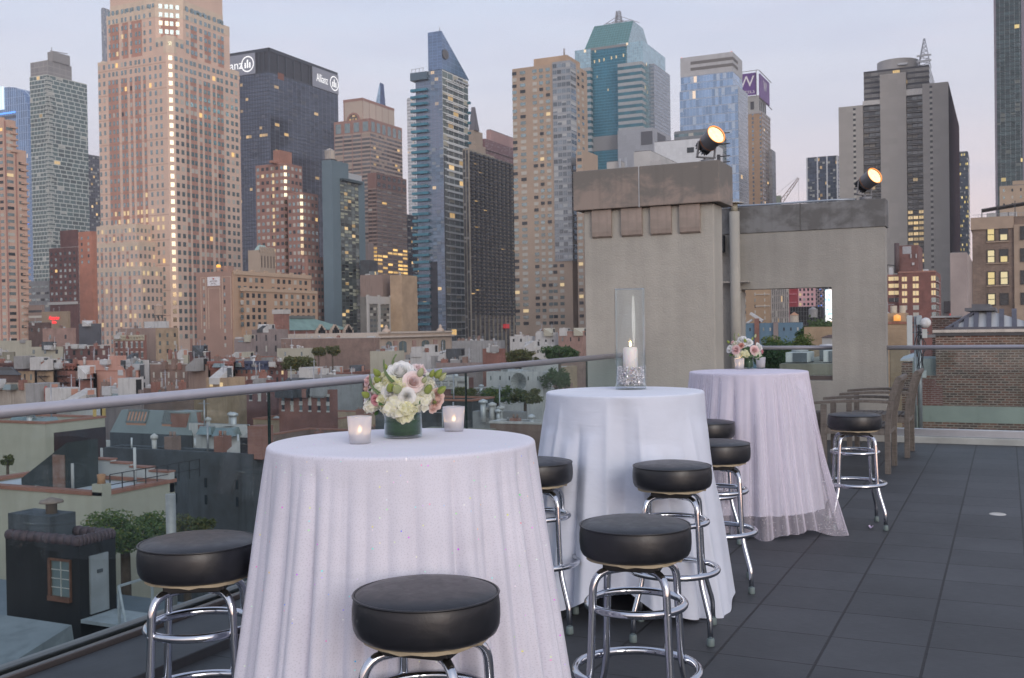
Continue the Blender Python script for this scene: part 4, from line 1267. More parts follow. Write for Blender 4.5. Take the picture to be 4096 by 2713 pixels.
b = B(1287, 1326, 1393, 639, 410); k = b.k
t = thing('hotel_slab', 'narrow slate blue slab tower with a vertical glass strip on its side', 'building', b.loc())
M_slt = P('slate_blue_panel', (.125, .18, .21), .7, var=.07, scale=.1)
b2 = B(1287, 1326, 1457, 690, 410)
m = MB(); m.box(b.x0, b.x1, b.y0, b.y1, GZ, b.z1); m.box(b.x0 + .1, b.x1 - .02, b.y1 - .01, b2.y1, GZ, b2.zrow(700)); m.build('wall', M_slt, t)
M_slg = facade('strip_glass', (.07, .085, .08), (.10, .125, .12), (.05, .93), (.10, .95), lit=.03, lits=.7, pblind=.35, blind=(.36, .37, .28), gmetal=.5, gvar=.8)
m = MB(); ya, yb = b.ycol(1364, 1000), b.ycol(1437, 1000); zt = b.zrow(716)
m.face([(b.x1 + .06, ya, GZ), (b.x1 + .06, yb, GZ), (b.x1 + .06, yb, zt), (b.x1 + .06, ya, zt)], [(0, -60), (5, -60), (5, 0), (0, 0)])
m.box(b.x1 - .5, b.x1 + .05, ya, yb, GZ, zt - .01); m.build('glass_strip', M_slg, t)
m = MB(); m.box(b.x1, b.x1 + 1.6, ya, yb + 1, zt, zt + .9); m.build('canopy', P('slate_dark', (.045, .07, .08), .6), t)
m = MB(); m.box(b.x1 - 3, b.x1 - 1, b.y1 + 1, b2.y1 - .4, b2.zrow(700), b2.zrow(674)); m.build('bulkhead', M_pale, t)
water_tank(t, (b.x1 - 3.3, b.y0 + 3.6), b.z1, 21 * k, 34 * k, 8 * k, P('tank_pale', (.45, .40, .34), .8))
m = MB()
for q in range(5): m.bar((b.x0 + .3 + q * .9, b.y0 + .5, b.z1), (b.x0 + .3 + q * .9, b.y0 + .5, b.z1 + 4.4), .12)
m.bar((b.x0 + .3, b.y0 + .5, b.z1 + 3.9), (b.x0 + 4, b.y0 + .5, b.z1 + 3.9), .12); m.build('roof_frame', M_steel, t)

b = B(1335, 1480, 1607, 473, 640); k = b.k
t = thing('office_tower', 'rose-brown banded office tower with an arched window in its set back crown', 'building', b.loc())
M_rose = facade('rose_bands', (.33, .20, .165), (.11, .115, .115), (.04, .96), (.42, .98), lit=.02, lits=.8, gmetal=.4, pblind=.2, blind=(.36, .30, .24), hstrip=((.44, .345, .285), .0, .40), vstrip=((.28, .15, .125), .0, .06), litbelow=(18.0, .0, 60), gvar=.5)
M_roseb = facade('rose_bands_lit', (.25, .14, .115), (.085, .075, .07), (.07, .95), (.35, .9), lit=.01, litc=(1, .60, .16), lits=1.25, gmetal=.3, pblind=.1, hstrip=((.36, .275, .225), .0, .30), vstrip=((.20, .10, .085), .0, .07), litbelow=(15.0, .62, 29.0), gvar=.5)
M_rsw = P('rose_granite', (.33, .19, .155), .75, var=.08, scale=.1)
zb = b.zrow(527)
m = MB(); cells(m, b.x0, b.x1, b.y0, b.y1, GZ, zb, 4, 12, 16.5 * k); m.build('wall', [M_rose, M_roof], t)
m = MB(); m.box(b.x0, b.x1 + .05, b.y0 - .05, b.y1, zb, b.z1); o = m.build('attic', M_rsw, t)
rr = face_rects(b.x0, b.x1, b.y0 - .05, b.y1, zb, b.z1 - 8 * k, 'F', 4, 1, .6, .85, force=lambda i, j: 2) + face_rects(b.x0, b.x1 + .05, b.y0, b.y1, zb, b.z1 - 8 * k, 'R', 6, 1, .6, .85, force=lambda i, j: 2)
window_set(t, rr, seed=2)
c = B(1373, 1450, 1576, 393, 655)
m = MB(); cells(m, c.x0, c.x1, c.y0, c.y1, b.z1 - 1, c.z1, 1, 5, 200)
M_cr = facade('crown_panels', (.46, .38, .31), (.50, .42, .345), (.06, .94), (.0, 1), lit=0, gmetal=0, grough=.7, pblind=0, gvar=.06, vstrip=((.33, .2, .16), 0, .06))
m.build('crown', [M_cr, M_roof], t)
m = MB(); m.box(c.x0 - .1, c.x1 + .1, c.y0 - .1, c.y1 + .1, c.z1 - 9 * k, c.z1 + .3); m.build('crown_trim', M_rsw, t)
xc_, zc_ = c.xcol(1416, 500), c.zrow(478); ra = 30 * c.k
m = MB(); N = 18
for i in range(N):
 a0, a1 = PI * i / N, PI * (i + 1) / N
 f_ = lambda q, a, yy: (xc_ + q * math.cos(a), c.y0 - yy, zc_ + q * math.sin(a))
 m.face([f_(ra * .78, a0, .8), f_(ra, a0, .8), f_(ra, a1, .8), f_(ra * .78, a1, .8)]); m.face([f_(ra, a0, 0), f_(ra, a1, 0), f_(ra, a1, .8), f_(ra, a0, .8)])
for s_ in (-1, 1): m.box(xc_ + (s_ * ra if s_ < 0 else ra * .78), xc_ + (s_ * ra * .78 if s_ < 0 else ra), c.y0 - .8, c.y0, b.z1, zc_)
m.build('arch_surround', M_rsw, t)
m = MB(); pts = [(xc_ + ra * .78 * math.cos(PI * i / N), c.y0 - .25, zc_ + ra * .78 * math.sin(PI * i / N)) for i in range(N + 1)] + [(xc_ - ra * .78, c.y0 - .25, b.z1), (xc_ + ra * .78, c.y0 - .25, b.z1)]
m.face(pts, [((p[0] - xc_) / 1.1, (p[2] - zc_) / 1.1) for p in pts])
m.build('arch_window', facade('arch_glass', (.27, .17, .13), (.16, .15, .12), (.1, 1), (.1, 1), lit=.18, lits=.6, litc=(1, .55, .15), pblind=.1), t)
w_ = B(1470, 1504, 1625, 690, 600)
zb = w_.zrow(752)
m = MB(); cells(m, w_.x0, w_.x1, w_.y0, w_.y1, GZ, zb, 2, 6, 15.4 * w_.k); m.build('front_wing', [M_roseb, M_roof], t)
m = MB(); m.box(w_.x0, w_.x1 + .05, w_.y0 - .05, w_.y1, zb, w_.z1); m.build('wing_attic', P('rose_dark', (.25, .14, .115), .8, scale=.1), t)
window_set(t, face_rects(w_.x0, w_.x1 + .05, w_.y0, w_.y1, zb, w_.z1, 'R', 6, 2, .6, .55, force=lambda i, j: 0), seed=2)

b = B(1494, 1520, 1545, 425, 900); zt = atD(1524, 328, 900).z
t = thing('glass_spire', 'sharp slanted glass prism rising behind the rose-brown tower', 'building', b.loc())
X0, X1, Y0, Y1 = b.x0, b.x1, b.y0, b.y1
q = lambda x: atY(x, 330, b.y0).x
tx0, tx1 = q(1513), q(1516)
base = [(X0, Y0, GZ), (X1, Y0, GZ), (X1, Y1, GZ), (X0, Y1, GZ)]; mid = [(p[0], p[1], b.z1 - 6) for p in base]
top = [(tx0, Y0 + 2, zt - 1), (tx1, Y0 + 2, zt), (tx1 + .2, atX(1534, 333, tx1).y, zt - .6), (tx0, Y1 - 8, zt - 1)]
m = MB()
for ring_a, ring_b in ((base, mid), (mid, top)):
 for i in range(4):
  j = (i + 1) % 4; m.face([ring_a[i], ring_a[j], ring_b[j], ring_b[i]], [(0, 0), (3, 0), (3, 8), (0, 8)], 1 if i == 1 else 0)
m.face(top)
m.build('wall', [facade('prism_light', (.30, .40, .50), (.34, .46, .56), (.06, 1), (.06, 1), lit=0, gmetal=.6, pblind=0), facade('prism_dark', (.04, .06, .14), (.045, .075, .17), (.05, 1), (.05, 1), lit=0, gmetal=.3, pblind=0)], t)

simple_tower('slender white concrete grid tower with square dark windows', B(1627, 1652, 1720, 393, 1400),
             facade('white_grid', (.56, .57, .58), (.10, .115, .13), (.22, .78), (.25, .78), lit=.02, gmetal=.3, lits=.8, litrow=.03), 6, 8, 13)
simple_tower('dark office tower edge low behind the balcony tower', B(1590, 1630, 1690, 860, 700),
             facade('dark_off', (.04, .05, .065), (.04, .05, .07), (.1, .9), (.2, .9), lit=.03, gmetal=.4), 4, 5, 14)

b = B(1661, 1768, 1871, 278, 520); k = b.k
t = thing('glass_tower', 'blue glass apartment tower with a slanted wedge top and teal balconies up its edge', 'building', b.loc())
M_bt = facade('tower_glass', (.14, .20, .27), (.13, .20, .27), (.03, .97), (.12, 1.0), lit=.012, lits=.8, sub=2, subw=.08, gmetal=.65, gvar=.4, pblind=.12, blind=(.28, .32, .36), gcol2=(.22, .25, .32))
M_bs = facade('tower_side_glass', (.60, .62, .60), (.13, .16, .17), (.03, .98), (.16, 1.0), lit=.02, lits=.8, sub=2, subw=.05, frame=(.3, .33, .33), gmetal=.55, gvar=.6, pblind=.15, blind=(.40, .38, .30), gcol2=(.24, .245, .21))
Zf = (b.z1 - GZ) / (14 * k)
m = MB()
m.face([(b.x0, b.y0, GZ), (b.x1, b.y0, GZ), (b.x1, b.y0, b.z1), (b.x0, b.y0, b.z1)], [(0, -Zf), (7, -Zf), (7, 0), (0, 0)], 0)
m.face([(b.x1, b.y0, GZ), (b.x1, b.y1, GZ), (b.x1, b.y1, b.z1), (b.x1, b.y0, b.z1)], [(0, -Zf / 2), (5, -Zf / 2), (5, 0), (0, 0)], 1)
m.face([(b.x0, b.y1, GZ), (b.x0, b.y0, GZ), (b.x0, b.y0, b.z1), (b.x0, b.y1, b.z1)], [(0, -Zf), (7, -Zf), (7, 0), (0, 0)], 0)
m.face([(b.x1, b.y1, GZ), (b.x0, b.y1, GZ), (b.x0, b.y1, b.z1), (b.x1, b.y1, b.z1)], [(0, -Zf), (7, -Zf), (7, 0), (0, 0)], 0)
m.face([(b.x0, b.y0, b.z1), (b.x1, b.y0, b.z1), (b.x1, b.y1, b.z1), (b.x0, b.y1, b.z1)], None, 2)
m.build('wall', [M_bt, M_bs, M_roof], t)
wx0 = b.xcol(1712, 200); zp = b.zrow(123); yb = b.ycol(1874, 300); zl = b.z1 + .2
m = MB()
for xx, fl in ((wx0, 1), (b.x1 + .05, 0)):
 tri = [(xx, b.y0 - .05, zl), (xx, yb, zl - .0), (xx, yb, zl + 6 * k), (xx, b.y0 - .05, zp)]
 m.face(tri[::-1] if fl else tri, [(p[1] / 4.2, p[2] / 2.6) for p in (tri[::-1] if fl else tri)], 0)
m.face([(wx0, b.y0 - .05, zl), (b.x1 + .05, b.y0 - .05, zl), (b.x1 + .05, b.y0 - .05, zp), (wx0, b.y0 - .05, zp)], [(0, 0), (3, 0), (3, 13), (0, 13)], 0)
m.face([(wx0, b.y0 - .05, zp), (b.x1 + .05, b.y0 - .05, zp), (b.x1 + .05, yb, zl + 6 * k), (wx0, yb, zl + 6 * k)], None, 0)
m.build('wedge', facade('wedge_glass', (.17, .235, .34), (.17, .24, .36), (.05, 1), (.06, 1), lit=0, gmetal=.6, pblind=0, gvar=.12), t)
m = MB(); m.lathe([(0, 0), (11 * k, 0), (11 * k, .3), (0, .3)], n=20, sm=False)
m.tf(Matrix.Translation((b.x1 + .3, b.ycol(1779, 210), b.zrow(213))) @ Matrix.Rotation(PI / 2, 4, 'Y') @ Matrix.Scale(2.3, 4, (0, 1, 0)) @ Matrix.Scale(1.8, 4, (1, 0, 0)))
m.build('round_vent', P('vent_dark', (.12, .12, .125), .6), t)
mast(t, b.xcol(1755, 130), b.y0 + 1, zp, 22 * k, .22)
M_tea = P('teal_balcony_glass', (.055, .21, .28), .2, .35, var=.25, scale=.2)
bx0, bx1 = b.xcol(1652, 600), b.xcol(1716, 600)
for j in range(35):
 zb = b.zrow(352 + j * 27.75); m = MB(); m.box(bx0, bx1, b.y0 - 1.9, b.y0 + .3, zb - 5 * k, zb + 5.5 * k); m.build('balcony', M_tea, t)
m = MB(); m.box(b.xcol(1648, 300), b.xcol(1714, 300), b.y0 - 2, b.y0 + 3, b.zrow(312), b.zrow(281)); m.build('top_box', P('top_box_glass', (.10, .15, .19), .3, .4), t)
m = MB()
for q in range(4): m.bar((bx0 + q * 2.2, b.y0 - .5, b.zrow(281)), (bx0 + q * 2.2 + .4, b.y0 - .5, b.zrow(262)), .16)
m.bar((bx0, b.y0 - .5, b.zrow(264)), (bx0 + 7, b.y0 - .5, b.zrow(262)), .16); m.build('roof_rig', M_steel, t)
M_slb = P('slab_white', (.62, .63, .62), .6, var=.06)
m = MB()
for j in range(36):
 zb = b.zrow(318 + j * 27.75); m.box(b.x1 - .1, b.x1 + .5, b.ycol(1785, 500), b.ycol(1856, 500), zb - 2.2 * k, zb + 2.2 * k)
m.each('floor_slab', M_slb, t)
m = MB(); m.box(b.x1 - .1, b.x1 + .12, b.y0 + .2, b.y0 + .9, GZ, b.zrow(620)); m.build('dark_seam', P('seam', (.015, .02, .025), .4), t)
m = MB(); m.box(b.x1, b.x1 + .6, b.ycol(1820, 300), b.y1, b.zrow(300), b.zrow(294))
for q in range(5): m.bar((b.x1 + .3, b.ycol(1810 + q * 12, 300), b.zrow(312)), (b.x1 + .3, b.ycol(1812 + q * 12, 300), b.zrow(292)), .3)
m.build('roof_gantry', M_pale, t)
m = MB()
for j in range(22):
 zb = b.zrow(372 + j * 42); m.box(b.x1 - 1, b.x1 + 1.4, b.y1 - 1.2, b.y1 + .2, zb - 5 * k, zb + 5 * k)
m.each('rear_balcony', M_tea, t)
m = MB(); m.box(b.xcol(1722, 1100), b.xcol(1750, 1100), b.y0 - .12, b.y0 + .02, GZ, b.zrow(1045)); m.build('dark_bay', P('dark_bay', (.03, .035, .045), .4), t)

b = B(1862, 1893, 1930, 520, 600); k = b.k
t = thing('stone_tower', 'tan stone tower crown with a dark tapering spire just right of the wedge-topped tower', 'building', b.loc())
M_tan = P('tan_stone', (.37, .30, .235), .82, var=.1, scale=.1)
m = MB(); m.box(b.x0, b.x1, b.y0, b.y1, GZ, b.z1); b2 = B(1862, 1905, 1942, 578, 595); m.box(b2.x0, b2.x1, b2.y0, b2.y1, GZ, b2.z1); m.build('wall', M_tan, t)
m = MB(); xa, xb = b.xcol(1872, 500), b.xcol(1899, 500)
m.loft([[(xa, b.y0 + 1, b.z1), (xb, b.y0 + 1, b.z1), (xb, b.y0 + 6, b.z1), (xa, b.y0 + 6, b.z1)], [(xa + .8, b.y0 + 3, b.zrow(424)), (xb - 1.6, b.y0 + 3, b.zrow(424)), (xb - 1.6, b.y0 + 4, b.zrow(424)), (xa + .8, b.y0 + 4, b.zrow(424))]], 0, False)
m.build('spire', P('spire_grey', (.14, .135, .15), .6), t)

b = B(1850, 1873, 2075, 600, 480); k = b.k
t = thing('apartment_tower', 'long tan apartment slab covered with rows of dark balconies', 'building', b.loc())
M_bal = facade('balcony_grid', (.31, .275, .215), (.075, .085, .09), (.14, .9), (.12, .80), span=(.028, .030, .034), lit=.015, lits=.8, gmetal=.4, pblind=.2, blind=(.22, .23, .22), gvar=.7, sub=3, subw=.1, frame=(.20, .185, .155))
m = MB(); cells(m, b.x0, b.x1, b.y0, b.y1, GZ, b.z1, 2, 12, 15.0 * k); m.build('wall', [M_bal, M_roof], t)
m = MB(); p_ = B(1860, 1960, 2010, 588, 482); m.box(b.x0, b.x1 - .2, b.ycol(1880), b.ycol(1985), b.z1, b.z1 + 7 * k)
for q in range(13):
 yy = b.y0 + (b.y1 - b.y0) * q / 12; m.box(b.x1 - .05, b.x1 + .5, yy - .25, yy + .25, GZ, b.z1)
m.build('piers', P('slab_tan', (.34, .30, .235), .8, scale=.2), t)
m = MB(); rnd = random.Random(5)
for q in range(12):
 ya = b.y0 + (b.y1 - b.y0) * (q + .2) / 12; yb = b.y0 + (b.y1 - b.y0) * (q + .85) / 12
 for j in range(44):
  zz = b.z1 - (j + .86) * 15 * k; m.box(b.x1, b.x1 + 1.0, ya, yb, zz - .15, zz + .75)
m.each('balcony', P('balcony_dark', (.035, .04, .045), .5), t)
m = MB(); m.box(b.x1 + .02, b.x1 + 1.6, b.ycol(2012, 1300), b.ycol(2026, 1300), b.zrow(1316), b.zrow(1298)); m.build('red_light', GLOW('red_neon', (.8, .05, .06), .35), t)

b = B(1945, 1962, 2075, 520, 720)
t = simple_tower('pale rose granite tower top with a maroon roof band behind the balcony slab', b, P('rose_pale', (.42, .26, .235), .8, scale=.05), 1, 1, 20)
c = B(1930, 1937, 2100, 556, 700)
m = MB(); m.box(c.x0, c.x1, c.y0, c.y1, GZ, c.z1); m.box(c.x0 - 1, c.x1 + 1, c.y0 - 1, c.y1 + 1, c.z1 - 7, c.z1); m.build('maroon_block', facade('maroon', (.16, .07, .075), (.20, .10, .10), (.1, .9), (.4, .9), lit=0), t)

b = B(2048, 2278, 2347, 247, 400); k = b.k
t = thing('apartment_tower', 'tan brick apartment tower with a grey glass corner bay and a rooftop penthouse', 'building', b.loc())
M_tb = P('tan_brick', (.40, .31, .235), .85, var=.08, scale=.15)
m = MB(); m.box(b.x0, b.x1, b.y0, b.y1, GZ, b.z1)
an = B(2300, 2327, 2376, 597, 392); m.box(an.x0, an.x1, an.y0 + 1, an.y1 + 4, GZ, an.z1); m.build('wall', M_tb, t)
M_gb = facade('corner_glass', (.30, .32, .34), (.17, .20, .22), (.05, .95), (.32, .97), lit=.012, gmetal=.55, gvar=.5, sub=2, subw=.1, frame=(.38, .40, .41), pblind=.3, blind=(.42, .44, .44))
zb = b.zrow(1044)
m = MB(); xg = b.xcol(2211, 300); yg = b.ycol(2301, 300)
cells(m, xg, b.x1 + .35, b.y0 - .35, yg, zb, b.z1 + .5, 4, 1, 25.6 * k); m.build('glass_bay', [M_gb, M_roof], t)
rr = []
for j in range(41):
 z = b.z1 - 20 * k - j * 25.6 * k
 for cpx, wd in ((2060, 10), (2093, 12), (2141, 9.5), (2167, 8.5), (2194, 9)):
  rr.append(((b.xcol(cpx, 500), b.y0, z), (wd * k, 0, 0), (0, 0, 6.6 * k), (0, -1, 0), None))
 for cpx in (2315, 2333): rr.append(((b.x1, b.ycol(cpx, 500), z), (0, 5 * k * 2.3, 0), (0, 0, 6.4 * k), (1, 0, 0), None))
 if z < zb:
  for cpx in (2223, 2250): rr.append(((b.xcol(cpx, 1200), b.y0, z), (9 * k, 0, 0), (0, 0, 6.6 * k), (0, -1, 0), None))
 if z < an.z1 - 5 * k: rr.append(((an.x0 + (an.x1 - an.x0) * .5, an.y0 + 1, z), (9 * k, 0, 0), (0, 0, 6.4 * k), (0, -1, 0), None))
window_set(t, rr, (3, 4, 3, 4, .12, .2), seed=15)
m = MB()
for j in range(41):
 z = b.z1 - 30 * k - j * 25.6 * k
 for cpx, wd in ((2060, 5), (2093, 5), (2141, 4), (2167, 4), (2194, 4)): m.box(b.xcol(cpx, 500) - wd * k, b.xcol(cpx, 500) + wd * k, b.y0 - .06, b.y0, z - 1.6 * k, z + 1.6 * k)
m.build('air_grilles', P('grille_tan', (.27, .235, .19), .7), t)
p_ = B(2128, 2262, 2293, 216, 403); m = MB(); m.box(p_.x0, p_.x1, p_.y0 + 1.5, b.y1 - 1, b.z1, p_.z1); m.build('penthouse', P('penthouse_tan', (.42, .31, .22), .85, scale=.2), t)
m = MB(); m.tube([(b.xcol(2113, 280), b.y0 + 3, b.z1), (b.xcol(2113, 280), b.y0 + 3, b.zrow(253))], 13 * k, 12); m.build('vent_drum', P('drum_grey', (.30, .33, .37), .5, .3), t)
m = MB(); xm = p_.xcol(2247, 215); m.tube([(xm, p_.y0 + 2.5, p_.z1), (xm, p_.y0 + 2.5, p_.zrow(187))], 4 * k, 8); m.build('antenna', P('antenna_grey', (.36, .35, .36), .6), t)

b = B(2353, 2501, 2640, 183, 600); k = b.k
t = thing('glass_tower', 'large teal glass tower with a sloped green glass roof and a lattice mast', 'building', b.loc())
M_teal = facade('teal_curtain', (.06, .19, .25), (.05, .19, .26), (.10, 1.0), (.16, 1.0), lit=.004, lits=.8, gmetal=.45, gvar=.22, pblind=0, gcol2=(.04, .15, .20))
M_lgl = facade('pale_blue_grid', (.20, .27, .30), (.36, .50, .55), (.07, 1.0), (.07, 1.0), lit=.003, gmetal=.75, gvar=.14, pblind=0)
M_band = facade('band_grey_teal', (.36, .38, .39), (.05, .16, .20), (.0, 1.0), (.5, 1.0), lit=.01, lits=.8, gmetal=.4, gvar=.2, pblind=0, nz=.05)
M_gsd = facade('grey_blue_side', (.30, .33, .37), (.23, .27, .32), (.0, 1.0), (.45, 1.0), lit=.003, gmetal=.45, gvar=.15, pblind=0)
m = MB(); cells(m, b.x0, b.x1, b.y0, b.y1, GZ, b.z1, 24, 10, 11.5 * k)
m.build('shaft', [M_teal, M_roof], t)
m = MB(); m.box(b.x0 - .2, b.x1 + .15, b.y0 - .15, b.y1, b.z1 - 2 * k, b.z1 + 8 * k); m.box(b.x0 - .05, b.x1 + .1, b.y0 - .12, b.y0 + 1, b.zrow(594), b.zrow(536)); m.each('grey_band', P('grey_band', (.24, .245, .25), .6, var=.1), t)
w1 = B(2299, 2362, 2420, 195, 606); m = MB(); cells(m, w1.x0, w1.x1, w1.y0, w1.y1, w1.zrow(270), w1.z1, 7, 6, 12.5 * k); m.build('left_wing', [M_lgl, M_roof], t)
w0 = B(2299, 2362, 2420, 270, 606.2); m = MB(); cells(m, w0.x0 - .3, w0.x1, w0.y0 - .2, w0.y1, GZ, w0.z1, 4, 6, 25 * k); m.build('left_wing_base', [M_band, M_roof], t)
w2 = B(2470, 2571, 2660, 162, 597); m = MB(); cells(m, w2.x0, w2.x1, w2.y0, w2.y1, w2.zrow(260), w2.z1, 12, 9, 10.5 * k); m.build('right_wing', [M_lgl, M_roof], t)
w3 = B(2470, 2566, 2600, 245, 590); w4 = B(2470, 2606, 2679, 247, 594)
m = MB(); cells(m, w3.x0, w3.x1, w3.y0, w3.y1, GZ, w3.z1, 4, 3, 25.4 * k); m.build('striped_wing', [M_band, M_roof], t)
m = MB(); cells(m, w3.x1 - 1, w4.x1 - 2.2, w4.y0 + .5, w4.y1, GZ, w4.z1, 7, 8, 12.4 * k); m.build('bright_bay', [M_lgl, M_roof], t)
m = MB(); cells(m, w4.x0, w4.x1, w4.y0 + 4.5, w4.y1, GZ, w4.z1, 3, 9, 15 * k); m.build('grey_wing', [M_gsd, M_roof], t)
w5 = B(2470, 2612, 2684, 510, 586); m = MB(); cells(m, w5.x0, w5.x1, w5.y0, w5.y1, GZ, w5.z1, 8, 7, 20 * k); m.build('grey_base', [facade('grey_panels', (.33, .35, .38), (.35, .37, .40), (.04, 1), (.05, 1), lit=0, gmetal=.1, grough=.5, pblind=0, gvar=.06), M_roof], t)
m = MB(); m.box(w5.xcol(2564, 560), w5.xcol(2610, 560), w5.y0 - .1, w5.y0, w5.zrow(577), w5.zrow(523)); m.box(w5.x1, w5.x1 + .1, w5.ycol(2630, 560), w5.ycol(2662, 560), w5.zrow(577), w5.zrow(520)); m.each('louvre', P('louvre_dark', (.10, .105, .12), .6), t)
r0 = B(2335, 2510, 2612, 166, 601)
zt = r0.zrow(74); zb = b.z1 + 4 * k
xa, xb = atY(2377, 90, r0.y0 + 6).x, atY(2533, 72, r0.y0 + 6).x; yt = atX(2572, 100, xb).y
bs = [(r0.x0, r0.y0, zb), (r0.x1, r0.y0, zb), (r0.x1, r0.y1, zb), (r0.x0, r0.y1, zb)]
tp = [(xa, r0.y0 + 6, zt), (xb, r0.y0 + 6, zt), (xb, yt, zt), (xa, yt, zt)]
m = MB()
for i in range(4):
 j = (i + 1) % 4; n = 16 if i % 2 == 0 else 12
 m.face([bs[i], bs[j], tp[j], tp[i]], [(0, 0), (n, 0), (n, 10), (0, 10)], 0 if i == 0 else 1)
m.face(tp, None, 2)
m.build('mansard_roof', [facade('green_roof_glass', (.13, .24, .23), (.15, .30, .29), (.10, 1), (.12, 1), lit=0, gmetal=.55, gvar=.1, pblind=0), M_lgl, M_roof], t)
xm, ym = atY(2474, 60, r0.y0 + 12).x, r0.y0 + 12
lattice(t, xm, ym, zt - 1, 66 * k, 2.0, n=7, t=.35, top=.5)
m = MB()
for dx in (-13, 13): m.bar((xm + dx, ym, zt), (xm, ym, zt + 42 * k), .3); m.bar((xm + dx * .6, ym - 3, zt), (xm, ym, zt + 28 * k), .3)
m.bar((xm - 8, ym, zt + 16 * k), (xm + 8, ym, zt + 16 * k), .3); m.build('mast_stays', M_steel, t)
rr = []
for cpx in (2378, 2397, 2416, 2446, 2465, 2494): rr.append(((b.xcol(cpx, 230), b.y0, b.zrow(231 - (cpx - 2378) * .09)), (2.4 * k, 0, 0), (0, 0, 6 * k), (0, -1, 0), 5))
window_set(t, rr, seed=1, name='lit_window')

b = B(2718, 2951, 2990, 341, 450); k = b.k
t = thing('glass_tower', 'pale blue glass tower with a grey louvred head, right of the teal tower', 'building', b.loc())
M_pb = facade('paleblue_front', (.36, .42, .50), (.26, .37, .53), (.06, 1.0), (.10, 1.0), lit=.004, sub=2, subw=.05, frame=(.30, .38, .48), gmetal=.6, gvar=.22, pblind=.16, blind=(.44, .54, .66))
M_pbs = facade('paleblue_side', (.34, .37, .41), (.23, .26, .31), (.04, 1.0), (.12, 1.0), lit=.004, gmetal=.5, gvar=.15, pblind=0)
m = MB(); fh = 35 * k / 1
cells(m, b.x0, b.x1, b.y0, b.y1, GZ, b.z1, 18, 4, fh)
m.build('wall', [M_pb, M_roof], t)
m = MB(); m.box(b.x1 - .1, b.x1 + .08, b.y0 + .3, b.y1, GZ, b.z1 - .1); o = m.build('side_glass', M_pbs, t)
for l_ in o.data.uv_layers[0].data: l_.uv = (l_.uv[0] / 3.2, l_.uv[1] / (fh * .5))
u = B(2721, 2930, 2968, 207, 455)
m = MB(); cells(m, u.x0, u.x1, u.y0, u.y1, b.z1, u.zrow(285), 16, 3, 28 * k); m.build('upper_block', [M_pb, M_roof], t)
m = MB(); zq = u.zrow(285); cells(m, u.x0 - .05, u.x1 + .05, u.y0 - .05, u.y1, zq, u.z1, 14, 3, 16 * k)
m.build('head', [facade('head_grey', (.40, .41, .42), (.43, .44, .45), (.04, 1), (.05, 1), lit=0, gmetal=0, grough=.6, pblind=0, gvar=.05), M_roof], t)
m = MB()
for y0_, y1_ in ((227, 239), (252, 264)):
 m.box(u.xcol(2762, 240), u.x1 + .06, u.y0 - .15, u.y0 - .02, u.zrow(y1_), u.zrow(y0_)); m.box(u.x1 - .02, u.x1 + .15, u.y0 + .02, u.ycol(2950, 240), u.zrow(y1_), u.zrow(y0_))
m.each('louvre', P('louvre_brown', (.16, .155, .15), .7), t)
m = MB()
for x_ in (2725, 2925): m.tube([(u.xcol(x_, 210), u.y0 + .5, u.z1), (u.xcol(x_, 210), u.y0 + .5, u.z1 + 3 * k)], .25, 8)
m.build('beacon', GLOW('red_beacon', (1, .25, .2), .9), t)

b = B(2955, 3046, 3080, 445, 560); k = b.k
t = thing('hotel_tower', 'ochre brick hotel shaft carrying a purple sign box on its grey neck', 'building', b.loc())
m = MB(); cells(m, b.x0, b.x1, b.y0, b.y1, GZ, b.z1, 3, 5, 17 * k)
m.build('wall', [facade('ochre_shaft', (.40, .265, .165), (.16, .22, .27), (.72, .95), (.2, .8), lit=.0, gmetal=.4, pblind=.2), M_roof], t)
m = MB(); m.box(b.x1 - .1, b.x1 + .1, b.y0 + .2, b.y1, GZ, b.z1 - 1); o = m.build('side_wall', facade('ochre_grid', (.33, .265, .225), (.17, .17, .175), (.2, .8), (.2, .75), lit=.01, gmetal=.3), t)
for l_ in o.data.uv_layers[0].data: l_.uv = (l_.uv[0] / 4.0, l_.uv[1] / 2.3)
m = MB(); m.box(b.x0, b.x1 + .2, b.y0 - .2, b.y1 + .2, b.z1 - 8 * k, b.z1 + 1 * k); m.build('cornice', P('cornice_grey', (.40, .39, .38), .7), t)
nk = B(2985, 3036, 3064, 396, 563); m = MB(); m.box(nk.x0, nk.x1, nk.y0, nk.y1, b.z1, nk.z1 + 2)
m.build('neck', P('neck_grey', (.38, .38, .36), .7), t)
m = MB(); m.box(nk.xcol(3002, 420), nk.xcol(3016, 420), nk.y0 - .1, nk.y0, nk.zrow(436), nk.zrow(404))
for q in range(4):
 yy = nk.y0 + (nk.y1 - nk.y0) * (q + .2) / 4; m.box(nk.x1, nk.x1 + .1, yy, yy + (nk.y1 - nk.y0) * .12, nk.zrow(440), nk.zrow(400))
m.each('neck_slot', P('slot_dark', (.05, .055, .06), .6), t)
sg = B(2940, 3034, 3076, 289, 562); zb = sg.zrow(377)
M_pur = P('purple_vinyl', (.125, .055, .235), .6, var=.2, scale=.15)
m = MB(); m.box(sg.x0, sg.x1 - 1.2, sg.y0, sg.y0 + .7, zb, sg.z1); s1 = m.build('sign_panel', M_pur, t)
m = MB(); m.box(sg.x1 - .2, sg.x1 + .5, sg.y0 + 1.5, sg.ycol(3074, 330), zb - 1.5, sg.z1 - .5); s2 = m.build('sign_panel', P('purple_vinyl2', (.19, .10, .29), .6, var=.2, scale=.15), t)
M_sw = P('sign_letter', (.80, .78, .80), .5, var=.05)
xc_ = sg.xcol(2985, 320)
text('W', 62 * k, Matrix.Translation((xc_, sg.y0 - .1, sg.zrow(324))) @ MF, M_sw, s1, 'lettering', .03)
